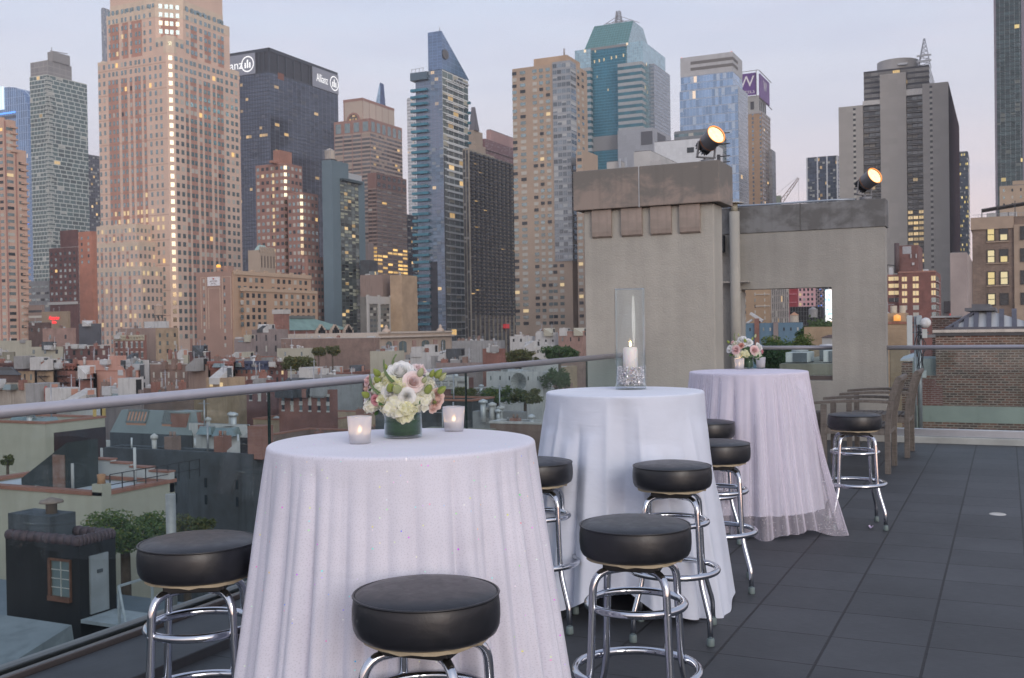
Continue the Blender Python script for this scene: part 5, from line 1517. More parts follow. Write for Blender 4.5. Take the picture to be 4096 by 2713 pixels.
text('HOTELS', 14 * k, Matrix.Translation((sg.xcol(3020, 365), sg.y0 - .1, sg.zrow(365))) @ MF, M_sw, s1, 'lettering', .03, 'RIGHT', 1.5)
text('W', 60 * k, Matrix.Translation((sg.x1 + .6, (sg.y0 + 1.5 + sg.ycol(3074, 330)) / 2, sg.zrow(330))) @ MRt, M_sw, s2, 'lettering', .03, sx=1.0)
m = MB()
for x_, y_ in ((sg.x0, sg.y0 - .3), (sg.x1 - 1.2, sg.y0 - .3)): m.bar((x_, y_, zb - 1), (x_, y_, sg.z1 + 1), .25)
m.bar((sg.x0, sg.y0 - .3, sg.z1 + .8), (sg.x1, sg.y0 - .3, sg.z1 + 1.2), .25); m.bar((sg.x1 + .3, sg.y0, sg.z1 + 1), (sg.x1 + .9, sg.ycol(3078, 300), sg.z1 + .2), .3)
m.bar((sg.x1 + .3, sg.y0 + 1, zb - 1.6), (sg.x1 + .9, sg.ycol(3080, 330), zb - 3), .3); m.build('sign_frame', P('frame_brown', (.16, .13, .12), .6), t)
simple_tower('thin grey slab tight against the ochre hotel shaft', B(3060, 3088, 3099, 600, 575, dep=10), facade('thin_grey', (.40, .40, .41), (.36, .36, .37), (.1, .9), (.2, .8), lit=0, grough=.6, gmetal=0), 3, 2, 12)

b = B(2617, 2818, 2890, 552, 300); k = b.k
t = simple_tower('white panelled building top just behind the brown pier cap', b, facade('white_panels', (.55, .58, .60), (.58, .61, .63), (.03, 1), (.04, 1), lit=0, gmetal=0, grough=.5, pblind=0, gvar=.05), 16, 6, 15)
m = MB(); m.box(b.xcol(2748, 600), b.xcol(2776, 600), b.y0 - .1, b.y0, b.zrow(606), b.zrow(585)); m.build('window', WG[0], t)
simple_tower('grey office roof with a strip of windows above the white panelled building', B(2696, 2852, 2905, 515, 320), facade('grey_strip', (.20, .22, .24), (.13, .19, .21), (.02, .98), (.35, .8), lit=.0, gmetal=.4), 8, 4, 26)
b = B(2535, 2602, 2735, 603, 270); t = simple_tower('pale grey stepped rooftop plant house behind the brown pier cap', b, P('pale_grey_wall', (.44, .44, .43), .75, scale=.1), 1, 1, 20)
c = B(2600, 2640, 2790, 640, 262); m = MB(); m.box(c.x0, c.x1, c.y0, c.y1, GZ, c.z1); m.build('lower_step', P('pale_grey_wall2', (.40, .40, .395), .75, scale=.1), t)
b = B(2427, 2482, 2500, 645, 265); t = simple_tower('small pale grey roof hut behind the left end of the brown pier cap', b, P('pale_grey_wall3', (.46, .45, .43), .75, scale=.1), 1, 1, 20)
m = MB()
for x_ in (2484, 2508): m.tube([(b.xcol(x_, 640), b.y0 - 1, GZ), (b.xcol(x_, 640), b.y0 - 1, b.zrow(637))], .28, 8)
m.build('flue_pipe', P('flue_steel', (.62, .60, .56), .3, .8), t)

t = thing('tower_crane', 'distant lattice crane jib slanting up to the right of the sign tower', 'crane', atD(3120, 805, 600))
p0, p1 = atD(3122, 812, 600), atD(3194, 713, 600)
m = MB(); d = (p1 - p0); sd = d.cross(_f).normalized() * 1.1
for s_ in (-1, 1): m.bar(p0 + sd * s_, p1 + sd * s_ * .4, .34)
for i in range(12):
 a, c_ = p0 + d * (i / 12), p0 + d * ((i + 1) / 12); w_ = 1 - .6 * i / 12
 m.bar(a + sd * w_ * (1 if i % 2 else -1), c_ + sd * w_ * (-1 if i % 2 else 1), .22)
m.build('jib', P('crane_rust', (.42, .27, .22), .7), t)
m = MB(); m.bar(p0 + Vector((-6, 0, 2)), p1 + Vector((-1, 0, .5)), .12); m.bar(p1, p1 + Vector((0, 0, -13)), .1); m.bar(p0 + Vector((-6, 0, 2)), p0 + Vector((0, 0, -1)), .3); m.build('cable', P('crane_cable', (.35, .33, .34), .6), t)
m = MB(); q = atD(3108, 790, 600); m.box(q.x - 2.6, q.x + 1.8, q.y, q.y + 4, q.z - 40, q.z + 1); m.build('cabin', P('crane_cabin', (.52, .58, .42), .6), t)

b = B(3226, 3352, 3366, 624, 700); k = b.k
t = simple_tower('dark blue office slab with four white vertical fins', b, facade('dark_blue', (.045, .06, .085), (.045, .065, .10), (.08, .95), (.2, .9), lit=.04, lits=.7, gmetal=.4, gvar=.4), 12, 3, 16, M_roofd)
m = MB()
for x_ in (3226, 3268, 3306, 3347): m.box(b.xcol(x_, 700), b.xcol(x_ + 5, 700), b.y0 - .8, b.y0 + .2, GZ, b.z1 + .4)
m.each('fin', P('white_fin', (.60, .61, .63), .6), t)

b = B(3357, 3798, 3834, 326, 480, dep=60); k = b.k
t = thing('hotel_tower', 'broad grey concrete hotel tower with recessed bays, roof drum and lattice mast', 'building', b.loc())
M_gc = facade('hotel_concrete', (.345, .33, .305), (.36, .345, .32), (.0, .985), (.03, 1), lit=0, gmetal=0, grough=.8, pblind=0, gvar=.05, nz=.03, wvar=.1)
xw = [b.xcol(x_, 700) for x_ in (3357, 3454, 3524, 3628, 3693, 3797)]
zl, zr, zc = b.zrow(386), b.zrow(326), b.zrow(270)
m = MB()
cells(m, xw[0], xw[1], b.y0, b.y1, GZ, zl, 3, 12, 24 * k); cells(m, xw[4], xw[5], b.y0, b.y1, GZ, zr, 3, 12, 24 * k)
cells(m, xw[2], xw[3], b.y0 - .6, b.y0 + 20, GZ, zc, 3, 4, 24 * k)
m.build('concrete_wall', [M_gc, M_roof], t)
M_hb = facade('hotel_bay', (.055, .055, .058), (.12, .13, .135), (.06, .94), (.22, .78), lit=.03, litc=(1, .70, .32), lits=.72, gmetal=.4, pblind=.35, blind=(.24, .23, .20), gvar=.5, sub=2, subw=.08, litbelow=(21.0, .80, 40))
m = MB()
cells(m, xw[1], xw[2], b.y0 + 1.4, b.y0 + 30, GZ, zl - 3 * k, 3, 3, 22 * k); cells(m, xw[3], xw[4], b.y0 + 1.4, b.y0 + 30, GZ, zr - 40 * k, 3, 3, 22 * k); m.build('window_bay', [M_hb, M_roofd], t)
m = MB()
for q0, q1, zt_ in ((xw[1], xw[2], zl), (xw[3], xw[4], zr)):
 n = int((zt_ - GZ) / (22 * k))
 for j in range(1, n): m.box(q0, q1, b.y0 + .3, b.y0 + 1.5, zt_ - 3 * k - (0 if q0 == xw[1] else 37 * k) - j * 22 * k - 3.6 * k, zt_ - 3 * k - (0 if q0 == xw[1] else 37 * k) - j * 22 * k + .2 * k)
m.each('bay_ledge', P('ledge_dark', (.16, .155, .145), .8), t)
rr = []
for x_, zt_ in ((3420, zl), (3727, zr)):
 n = int((zt_ - GZ) / (11 * k))
 for j in range(1, n):
  rr.append(((b.xcol(x_, 700), b.y0, zt_ - j * 11 * k - 3 * k), (5.2 * k, 0, 0), (0, 0, 4.4 * k), (0, -1, 0), (0 if j % 2 else 3)))
window_set(t, rr, seed=3)
m = MB(); m.box(xw[1], xw[2], b.y0 - .2, b.y0 + 10, zl - 3 * k, zl + 15 * k); m.box(xw[3], xw[4], b.y0 - .2, b.y0 + 10, zr - 40 * k, zr - 15 * k); m.each('white_parapet', P('parapet_white', (.52, .51, .48), .7), t)
up = B(3453, 3716, 3731, 257, 486, dep=40)
m = MB(); cells(m, up.x0, up.x1, up.y0 + 1, up.y1, zl, up.z1, 9, 5, 22 * k)
m.build('dark_glazed_block', [facade('hotel_dark', (.05, .052, .06), (.15, .145, .135), (.03, 1), (.35, 1), lit=.04, lits=.9, litc=(1, .65, .2), gmetal=.3, pblind=0, sub=4, subw=.12, frame=(.08, .08, .085)), M_roof], t)
rd = 82 * k; xd = atY(3590, 250, up.y0 + 1 + rd).x
m = MB(); m.lathe([(rd, 0), (rd, 44 * k), (0, 46 * k)], (xd, up.y0 + 2 + rd, up.z1), 40, sm=False); m.build('roof_drum', P('drum_pale', (.42, .41, .39), .6, var=.08, scale=.2), t)
m = MB(); m.box(xd + .1 * rd, xd + .55 * rd, up.y0 + 1.0, up.y0 + 2.2, up.z1 + 12 * k, up.z1 + 20 * k); m.build('drum_balcony', M_pale, t)
lattice(t, up.xcol(3694, 200), up.y0 + 6, up.z1, 118 * k, 2.7, n=7, t=.32, top=.1, mat=P('mast_pale', (.44, .46, .50), .5, .3))
m = MB(); xl_ = up.xcol(3694, 200)
for q in (18, 40): m.box(xl_ - 3.2, xl_ + 3.2, up.y0 + 2.8, up.y0 + 3.1, up.z1 + q * k, up.z1 + (q + 7) * k)
m.each('mast_panel', M_pale, t)
m = MB(); m.box(xw[5], xw[5] + .1, b.y0 + .05, b.y1 + 60, b.zrow(1170), zr - .5)  # thin sheet putting the hotel side's shade and dark reflections into colour
m.build('dark_side', P('maroon_side_shade', (.05, .035, .042), .95, var=.2, scale=.1, spec=0.0), t)
m = MB(); m.box(b.xcol(3776, 1240), b.xcol(3808, 1240), b.y0 - 2, b.y0 - .05, b.zrow(1250), b.zrow(1205)); m.build('side_box', P('brown_box', (.10, .08, .075), .7), t)
m = MB(); m.box(xw[5] - .4, xw[5] + 2.5, b.y0 - 1, b.y0 - .1, b.zrow(1262), b.zrow(1255)); m.build('red_sign', GLOW('red_sign', (.9, .05, .06), .6), t)

simple_tower('dark navy tower with rows of small yellow lit windows beside the grey hotel', B(3832, 3872, 3881, 607, 720, dep=30),
             facade('navy_lit', (.03, .045, .065), (.04, .06, .08), (.15, .85), (.3, .8), lit=.20, litc=(1, .75, .2), lits=1.0, gmetal=.3), 7, 4, 19)
simple_tower('slim pale stone building in the narrow gap left of the brown brick block', B(3800, 3868, 3892, 1010, 300), P('gap_stone', (.36, .30, .28), .8, scale=.1), 1, 1, 20)
b = B(3972, 4079, 4090, -520, 430, dep=60); k = b.k
t = thing('office_tower', 'very tall dark green glass office tower with thin pale mullions, cut by the top edge', 'building', b.loc())
m = MB(); cells(m, b.x0, b.x1, b.y0, b.y1, GZ, b.z1, 5.4, 6, 18.5 * k)
m.build('wall', [facade('green_black', (.035, .05, .055), (.045, .07, .075), (.05, 1), (.2, 1), lit=.01, litc=(1, .72, .25), lits=.9, gmetal=.45, gvar=.35, pblind=.06, blind=(.12, .14, .13), vstrip=((.27, .29, .31), .0, .05)), M_roofd], t)
m = MB(); m.box(b.x1 + .02, b.x1 + 14, b.y0 - .2, b.y1, GZ, b.z1); m.box(b.x0 - .3, b.xcol(3988, 500), b.y0 - .25, b.y0 + 2, GZ, b.z1); m.build('stone_edge', [P('edge_violet', (.19, .18, .215), .7, scale=.05)], t)
b = B(3998, 4170, None, 735, 330, dep=30); t = simple_tower('tan stepped stone building at the foot of the very tall green tower', b, P('tan_step', (.40, .31, .225), .85, scale=.1), 1, 1, 20)
m = MB(); c = B(4050, 4200, None, 715, 332, dep=20); m.box(c.x0, c.x1, c.y0, c.y1, GZ, c.z1); m.build('upper_step', P('tan_step', (.4, .31, .22)), t)
window_set(t, face_rects(b.x0, b.x1, b.y0, b.y1, b.z1 - 90 * b.k, b.z1 - 4 * b.k, 'F', 5, 3, .2, .4), seed=4)

# ================================================================== LOW CITY
def yh(x): return 1341 - .015 * x


FOOT = []          # footprints already taken (x0, x1, y0, y1)
LAND = []          # (x, y, short name) landmarks for labels


def brick_mat(name, c1, c2, mortar, sc=1.0, rough=.9, bw=.22, bh=.075):
 if name in MATS: return MATS[name]
 c1, c2, mortar = shade(c1, .86), shade(c2, .86), shade(mortar, .86)
 b = NB(name); uv = b.uv()
 br = b.n('ShaderNodeTexBrick', {'Vector': uv, 'Color1': c1, 'Color2': c2, 'Mortar': mortar, 'Scale': 1.0, 'Mortar Size': .011 * sc, 'Bias': 0.0, 'Brick Width': bw * sc, 'Row Height': bh * sc})
 n = b.rng(b.noise(b.obj(), .5, 5, .65), .3, .7, .72, 1.25)
 c = b.n('ShaderNodeVectorMath', {0: br.outputs['Color'], 3: n}, operation='SCALE').outputs[0]
 st = b.noise(b.n('ShaderNodeMapping', {0: b.obj(), 3: (1.2, 1.2, .12)}).outputs[0], 1, 4)
 c = b.mix(b.rng(st, .55, .75, 0, .4), c, shade(c1, .5))
 b.pset(col=c, rough=rough).bump(br.outputs['Fac'], -.3, .01)
 MATS[name] = b.m
 return b.m


def stain(name, c1, c2, sc=.6, rough=.9, streak=.5):
 if name in MATS: return MATS[name]
 c1, c2 = shade(c1, .9), shade(c2, .9)
 b = NB(name); v = b.obj()
 n = b.noise(v, sc, 6, .65)
 st = b.noise(b.n('ShaderNodeMapping', {0: v, 3: (2.2, 2.2, .16)}).outputs[0], 1, 5, .6)
 c = b.mix(b.rng(n, .35, .66), c1, c2)
 c = b.mix(b.rng(st, .5, .72, 0, streak), c, shade(c2, .55))
 b.pset(col=c, rough=rough).bump(b.noise(v, 8, 5), .2, .03)
 MATS[name] = b.m
 return b.m


COLS = dict(
 red=brick_mat('red_brick', (.25, .10, .08), (.20, .08, .065), (.24, .15, .12)),
 brown=brick_mat('brown_brick', (.25, .165, .135), (.21, .135, .11), (.28, .22, .19)),
 dark=brick_mat('dark_brick', (.12, .07, .06), (.10, .06, .05), (.14, .10, .09)),
 rose=brick_mat('rose_brick', (.35, .225, .19), (.31, .195, .165), (.36, .25, .21)),
 tan=brick_mat('tan_brick_low', (.42, .31, .20), (.38, .27, .17), (.42, .33, .24)),
 salmon=stain('salmon_paint', (.54, .31, .25), (.48, .27, .215), .4, streak=.2),
 cream=stain('cream_paint', (.46, .445, .36), (.40, .385, .31), .4, streak=.25),
 white=stain('white_paint', (.56, .56, .55), (.45, .45, .44), .5, streak=.5),
 grey=stain('grey_render', (.33, .335, .335), (.25, .25, .25), .5),
 slate=stain('slate_render', (.095, .11, .125), (.05, .052, .055), .35, streak=.8),
 black=stain('black_tar', (.012, .013, .015), (.02, .021, .024), .5),
 olive=stain('olive_render', (.27, .26, .20), (.21, .20, .16), .4),
 blue=stain('blue_paint', (.13, .22, .30), (.11, .19, .26), .3, streak=.2),
 mauve=stain('mauve_render', (.29, .24, .23), (.23, .19, .18), .5),
 taupe=stain('taupe_render', (.30, .225, .19), (.26, .19, .16), .3),
 navy=stain('navy_paint', (.05, .06, .11), (.04, .05, .08), .5), maroon=brick_mat('maroon_brick', (.17, .075, .07), (.14, .06, .055), (.18, .11, .10)),
 concrete=stain('old_concrete', (.42, .38, .33), (.27, .24, .21), .45, streak=.8))
ROOFS = dict(silver=stain('silver_roof', (.44, .46, .48), (.33, .35, .37), .5, .6, .1), tar=stain('tar_roof', (.075, .08, .085), (.11, .115, .12), .4, .8, .1),
             green=stain('green_grey_roof', (.24, .28, .28), (.19, .225, .225), .3, .7, .1), white=stain('white_roof', (.62, .64, .66), (.50, .52, .54), .35, .6, .1))
M_cop = P('terracotta_coping', (.29, .135, .095), .8, var=.2, scale=2)
M_stonec = P('pale_coping', (.44, .43, .41), .8, var=.12)
M_win_fr = P('white_sash', (.50, .50, .48), .6)
M_brkch = brick_mat('chimney_brick', (.31, .135, .10), (.26, .11, .085), (.3, .2, .17))


def clutter(t, x0, x1, y0, y1, z, seed, n=5, near=False):
 rnd = random.Random(seed)
 kinds = ['chimney', 'hut', 'vent', 'vent', 'unit', 'skylight', 'pipe', 'chimney', 'pipe', 'unit', 'vent', 'chimney']
 if near: kinds = ['vent', 'pipe', 'vent', 'skylight', 'chimney']
 for i in range(n):
  kd = rnd.choice(kinds); x, y = rnd.uniform(x0 + .6, x1 - .6), rnd.uniform(y0 + .5, y1 - .8)
  m = MB()
  if kd == 'chimney':
   w_, h = rnd.uniform(.22, .42), rnd.uniform(.6, 1.1 if near else 1.7); m.box(x - w_, x + w_, y - .35, y + .35, z - .05, z + h)
   o = m.build('chimney', rnd.choice([M_brkch, M_brkch, COLS['brown'], COLS['white']]), t)
   for q in (-.5, .5): m = MB(); m.tube([(x + q * w_, y, z + h), (x + q * w_, y, z + h + .25)], .08, 8); m.build('chimney_pot', rnd.choice([M_cop, COLS['taupe'], COLS['grey']]), o)
  elif kd == 'hut':
   w_, d_, h = rnd.uniform(.7, 1.15), rnd.uniform(.9, 1.5), rnd.uniform(1.5, 2.1)
   m.loft([[(x - w_, y - d_, z - .05), (x + w_, y - d_, z - .05), (x + w_, y + d_, z - .05), (x - w_, y + d_, z - .05)],
     [(x - w_, y - d_, z + h * (.35 if i % 2 else 1)), (x + w_, y - d_, z + h * (.35 if i % 3 == 0 else 1)), (x + w_, y + d_, z + h), (x - w_, y + d_, z + h)]], 0, False)
   o = m.build('stair_hut', rnd.choice([COLS['white'], COLS['grey'], COLS['slate'], COLS['white'], COLS['cream']]), t)
   m = MB(); m.box(x + w_, x + w_ + .04, y + d_ - 1.1, y + d_ - .3, z, z + min(1.9, h - .15)); m.build('door', rnd.choice([COLS['black'], M_rsp, COLS['slate']]), o)
  elif kd == 'vent':
   r = rnd.uniform(.12, .25); h = rnd.uniform(.5, 1.5); m.tube([(x, y, z), (x, y, z + h)], r, 8); m.lathe([(r * 1.6, h - .05), (r * 1.6, h + .12), (0, h + .25)], (x, y, z), 10); m.build('vent_pipe', rnd.choice([M_pale, COLS['white']]), t)
  elif kd == 'unit':
   w_ = rnd.uniform(.5, 1.0); m.box(x - w_, x + w_, y - .45, y + .45, z + .12, z + rnd.uniform(.8, 1.2)); m.box(x - w_ * .8, x + w_ * .8, y - .3, y + .3, z - .02, z + .12); m.build('cooling_unit', rnd.choice([M_pale, COLS['white'], COLS['grey']]), t, bevel=.03)
  elif kd == 'skylight':
   w_ = rnd.uniform(.5, .9); m.loft([[(x - w_, y - w_, z), (x + w_, y - w_, z), (x + w_, y + w_, z), (x - w_, y + w_, z)], [(x - w_ * .7, y - w_ * .7, z + .6), (x + w_ * .7, y - w_ * .7, z + .6), (x + w_ * .7, y + w_ * .7, z + .6), (x - w_ * .7, y + w_ * .7, z + .6)]], 0, False); m.build('skylight', WG[2], t)
  else:
   h = rnd.uniform(1.5, 3.2); m.tube([(x, y, z), (x, y, z + h)], .05, 6); m.bar((x - .5, y, z + h * .9), (x + .5, y, z + h * .9), .04); m.build('aerial', M_steel, t)


def house(label, l, c, r, y, D, col, roof='silver', dep=14, coping=None, cornice=None, wf=None, wr=None, ncl=4, name='row_house', par=.75, wts=(5, 2, 3, 1.5, .12, .12), z0=GZ, cat='building', foot=True, lintel=None, seed=None, cn=None):
 """Low building from photo columns; wf/wr: (columns, rows, top offset px, row pitch px, width frac, height frac)."""
 b = B(l, c, r, y, D, dep=None if r is not None else dep, z0=z0); k = b.k
 seed = seed if seed is not None else int(l * 7 + y)
 t = thing(name, label, cat, b.loc())
 m = MB(); p = .3
 m.box(b.x0, b.x1, b.y0, b.y0 + p, b.z0, b.z1); m.box(b.x0, b.x1, b.y1 - p, b.y1, b.z0, b.z1)
 m.box(b.x0, b.x0 + p, b.y0 + p, b.y1 - p, b.z0, b.z1); m.box(b.x1 - p, b.x1, b.y0 + p, b.y1 - p, b.z0, b.z1)
 m.build('wall', COLS[col] if isinstance(col, str) else col, t)
 zr = b.z1 - par
 m = MB(); m.box(b.x0 + p, b.x1 - p, b.y0 + p, b.y1 - p, zr - .3, zr); m.build('roof', ROOFS[roof], t)
 if coping:
  e = .06; m = MB(); h = .14
  m.box(b.x0 - e, b.x1 + e, b.y0 - e, b.y0 + p + e, b.z1, b.z1 + h); m.box(b.x0 - e, b.x1 + e, b.y1 - p - e, b.y1 + e, b.z1, b.z1 + h)
  m.box(b.x0 - e, b.x0 + p + e, b.y0 + p + e, b.y1 - p - e, b.z1, b.z1 + h); m.box(b.x1 - p - e, b.x1 + e, b.y0 + p + e, b.y1 - p - e, b.z1, b.z1 + h); m.build('coping', coping, t)
 if cornice:
  m = MB(); pr = [(0, -1.25), (-.12, -1.2), (-.15, -.6), (-.45, -.3), (-.5, .0), (-.5, .12), (0, .15)]
  m.loft([[(x, b.y0 + q[0] - .003, b.z1 + q[1]) for q in pr] for x in (b.x0, b.x1)], 0, False)
  for i in range(max(3, int((b.x1 - b.x0) / .9))):
   xx = b.x0 + .3 + i * .9
   if xx < b.x1 - .3: m.box(xx, xx + .25, b.y0 - .42, b.y0 - .1, b.z1 - .9, b.z1 - .32)
  m.build('cornice', cornice, t)
 rr = []
 for spec, f in ((wf, 'F'), (wr, 'R')):
  if not spec: continue
  nx, nz, off, pit, fw, fh_ = spec
  zt = b.z1 - off * k; zb = zt - pit * nz * k
  rr += face_rects(b.x0, b.x1, b.y0, b.y1, zb, zt, f, nx, nz, fw, fh_)
 if rr:
  window_set(t, rr, wts, seed=seed, proud=.04)
  if lintel:
   m = MB()
   for c_, hx, hz, n, f in rr:
    if n[1] < 0: m.box(c_[0] - hx[0] * 1.2, c_[0] + hx[0] * 1.2, c_[1] - .1, c_[1], c_[2] + hz[2], c_[2] + hz[2] + .28); m.box(c_[0] - hx[0] * 1.15, c_[0] + hx[0] * 1.15, c_[1] - .1, c_[1], c_[2] - hz[2] - .16, c_[2] - hz[2])
   if m.f: m.build('lintels', lintel, t)
 if ncl: clutter(t, b.x0 + p, b.x1 - p, b.y0 + p, b.y1 - p, zr, seed, ncl + (6 if 100 < D < 280 else 0), D < 92)
 if foot: FOOT.append((b.x0, b.x1, b.y0, b.y1))
 LAND.append(((b.x0 + b.x1) / 2, (b.y0 + b.y1) / 2, label))
 b.t = t; b.zr = zr
 return b


house('grey low office block with bands of dark windows at the foot of the white-framed tower', 108, 196, 210, 1123, 420, 'grey', wf=(5, 4, 10, 26, .8, .35), ncl=2, foot=False)
b = house('dark maroon apartment building with a pale cornice line below the big brown tower', 196, 306, 313, 988, 400, 'maroon', wf=(6, 9, 12, 23, .45, .5), coping=M_stonec, ncl=0, foot=False)
m = MB(); c = B(240, 308, 312, 919, 404); m.box(c.x0, c.x1, c.y0, c.y1, b.z1, c.z1); m.build('upper_block', COLS['maroon'], b.t)
m = MB(); m.box(b.x0 - 1, b.x1 + .3, b.y0 - .4, b.y0, b.zrow(1217), b.zrow(1206)); m.build('band', M_stonec, b.t)
house('slim orange-red brick building with white edge beside the brown tower podium', 313, 366, 386, 925, 440, P('orange_brick', (.44, .19, .125), .85, scale=.3), wf=(2, 5, 14, 24, .25, .5), ncl=1, foot=False)
house('low building with striped window bands left of the red neon sign', 113, 168, 178, 1220, 330, 'taupe', wf=(1, 3, 14, 22, .95, .4), ncl=1, foot=False)
b = house('olive brown blank-walled hotel carrying the red neon sign', 166, 271, 281, 1245, 320, P('olive_brown', (.26, .20, .14), .85, var=.15, scale=.2), ncl=2, foot=False)
M_neon = GLOW('neon_red', (1.0, .04, .05), 1.5)
xs = b.xcol(219, 1275)
text('Hampton', 22 * b.k, Matrix.Translation((xs, b.y0 - .25, b.zrow(1271))) @ MF @ Matrix.Shear('XZ', 4, (.25, 0)), M_neon, b.t, 'neon_lettering', .05, sx=.70)
text('Inn', 20 * b.k, Matrix.Translation((xs, b.y0 - .25, b.zrow(1288))) @ MF, M_neon, b.t, 'neon_lettering', .05)
house('dark red brick block below the striped low building', 113, 196, 205, 1290, 300, 'dark', wf=(3, 1, 14, 30, .25, .5), ncl=2)
house('pinkish brick building with two small windows, below the neon sign', 170, 293, 303, 1312, 290, 'rose', wf=(2, 1, 18, 34, .12, .5), ncl=2)
house('blank charcoal grey building right of the pinkish brick one', 315, 397, 405, 1294, 310, P('charcoal_wall', (.095, .10, .115), .85, scale=.2), ncl=4)
house('pale low flat-roofed building under the pink-tan tower at the left edge', -60, 118, 126, 1362, 285, 'cream', ncl=3)
b = house('brown-sided tan apartment house with white sash windows carrying the water tower', 470, 622, 712, 1312, 275, 'taupe', wr=(3, 3, 14, 32, .26, .5), ncl=3, wts=(2, 3, 2, 4, 0, 0))
m = MB(); m.box(b.x1, b.x1 + .12, b.y0, b.y1, GZ, b.z1 - .1); m.build('tan_front', COLS['tan'], b.t)
window_set(b.t, face_rects(b.x0, b.x1 + .12, b.y0, b.y1, b.z1 - 110 * b.k, b.z1 - 14 * b.k, 'R', 3, 3, .26, .5), (2, 3, 2, 4, 0, 0), seed=3)
hb = B(577, 668, 676, 1285, 280); m = MB(); m.box(hb.x0, hb.x1, hb.y0, hb.y1, b.zr, hb.z1); m.build('roof_hut', COLS['white'], b.t)
t = thing('water_tower', 'wooden rooftop water tank on tall black steel legs before the big brown tower', 'water tower', (hb.xcol(603, 1285), hb.y0 + 3, b.zr))
water_tank(t, (hb.xcol(603, 1285), hb.y0 + 3), hb.z1 - 3.2, 19 * hb.k, 37 * hb.k, 3.2 + 30 * hb.k - .3, P('tank_wood2', (.36, .27, .21), .85, var=.2), 'tank')
house('small red brick house with a row of six windows and pale cornice', 456, 578, 586, 1342, 262, 'red', wf=(6, 2, 18, 40, .38, .5), cornice=P('pale_cornice', (.42, .39, .30), .7), lintel=M_stonec, ncl=3)
house('wide low red-brown house with five dark windows', 253, 430, 440, 1383, 250, 'maroon', wf=(6, 1, 16, 24, .3, .75), coping=M_stonec, ncl=5, roof='tar')
house('low cream wall house next to the wide low red-brown one', 112, 250, 256, 1387, 247, 'cream', wf=(3, 1, 8, 24, .2, .7), ncl=2)
house('olive grey corner house with one dark window at the left edge', -70, 54, 62, 1408, 235, 'olive', wf=(3, 1, 8, 26, .25, .7), ncl=2)

b = B(788, 933, 1243, 1088, 330); k = b.k
t = thing('hotel', 'tan brick hotel with a blank taupe end wall carrying a small white sign', 'building', b.loc())
M_ht = P('hotel_tan', (.44, .30, .205), .85, var=.08, scale=.2); M_hk = P('hotel_taupe', (.335, .215, .17), .85, var=.08, scale=.2)
b2 = B(788, 933, 1260, 1158, 330)
m = MB(); m.box(b.x0, b.x1, b.y0, b.y1, GZ, b.z1); m.box(b.x1, b.x1 + 1.0, b.y0 + 4, b2.y1, GZ, b.zrow(1154)); m.build('wall', M_ht, t)
m = MB(); m.box(b.x0 - .2, b.x1 - .5, b.y0 - .3, b.y0 - .02, GZ, b.z1 + .3); m.build('end_wall', M_hk, t)
rr = []
ypos = [b.ycol(x_, 1200) for x_ in (958, 981, 1004, 1027, 1049, 1093, 1115, 1137, 1159, 1182, 1203, 1224, 1245)]
for j, rw in enumerate((1117, 1147, 1181, 1210, 1240, 1269, 1298)):
 for i, yy in enumerate(ypos):
  if j < 2 and i == 12: continue
  rr.append(((b.x1 + (1.0 if j > 1 else 0), yy, b.zrow(rw)), (0, 4.6 * k * 1.9, 0), (0, 0, (9 if j != 1 else 5) * k), (1, 0, 0), None))
for rw in range(1120, 1400, 29):
 for x_ in (819, 901): rr.append(((b.xcol(x_, 1200), b.y0 - .3, b.zrow(rw)), (4 * k, 0, 0), (0, 0, 7.5 * k), (0, -1, 0), None))
window_set(t, rr, (4, 1, 3, 1.5, .03, .03), seed=5)
m = MB()
for j in range(24):
 ya = b.y0 + (b.y1 - b.y0) * j / 24; yb2 = b.y0 + (b.y1 - b.y0) * (j + 1) / 24
 m.box(b.x1 - .2, b.x1 + .3, ya, yb2, b.z1 - .8, b.z1 + (.9 if j % 4 == 1 else .45)); m.box(b.x1 + .9, b.x1 + 1.3, ya + 2, yb2 + 2, b.zrow(1154) - .8, b.zrow(1154) + (.5 if j % 4 == 1 else .2))
m.build('parapet_trim', P('trim_tan', (.47, .35, .25), .8), t)
m = MB()
for x_ in (806, 826, 836, 882, 892, 926): m.box(b.xcol(x_, 1200), b.xcol(x_ + 2.4, 1200), b.y0 - .36, b.y0 - .29, b.zrow(1315), b.zrow(1106 if x_ in (806, 826, 892, 926) else 1150))
for x0_, x1_, yy in ((806, 828, 1106), (836, 884, 1150), (892, 928, 1106)): m.box(b.xcol(x0_, 1200), b.xcol(x1_, 1200), b.y0 - .36, b.y0 - .29, b.zrow(yy + 1), b.zrow(yy - 1))
m.build('wall_lines', P('line_cream', (.50, .38, .29), .8), t)
m = MB(); m.box(b.xcol(834, 1120), b.xcol(883, 1120), b.y0 - .55, b.y0 - .31, b.zrow(1141), b.zrow(1105)); sg = m.build('sign_panel', P('sign_white2', (.72, .72, .74), .6), t)
M_dk = P('sign_ink', (.10, .05, .05), .6)
xs = b.xcol(858.5, 1120)
text('BELVEDERE', 9.4 * k, Matrix.Translation((xs, b.y0 - .56, b.zrow(1123))) @ MF, M_dk, sg, 'lettering', .01, sx=.80)
text('HOTEL', 9.4 * k, Matrix.Translation((xs, b.y0 - .56, b.zrow(1133))) @ MF, M_dk, sg, 'lettering', .01, sx=.95)
m = MB(); m.lathe([(0, -.3), (.45, 0), (0, .3)], (xs, b.y0 - .56, b.zrow(1113)), 6, sm=False); m.build('sign_emblem', P('emblem_red', (.4, .05, .05), .6), sg)
m = MB(); m.tube([(b.xcol(857, 1070), b.y0 + 2, b.z1), (b.xcol(857, 1070), b.y0 + 2, b.zrow(1066))], 9 * k, 14); m.build('lantern_base', M_hk, t)
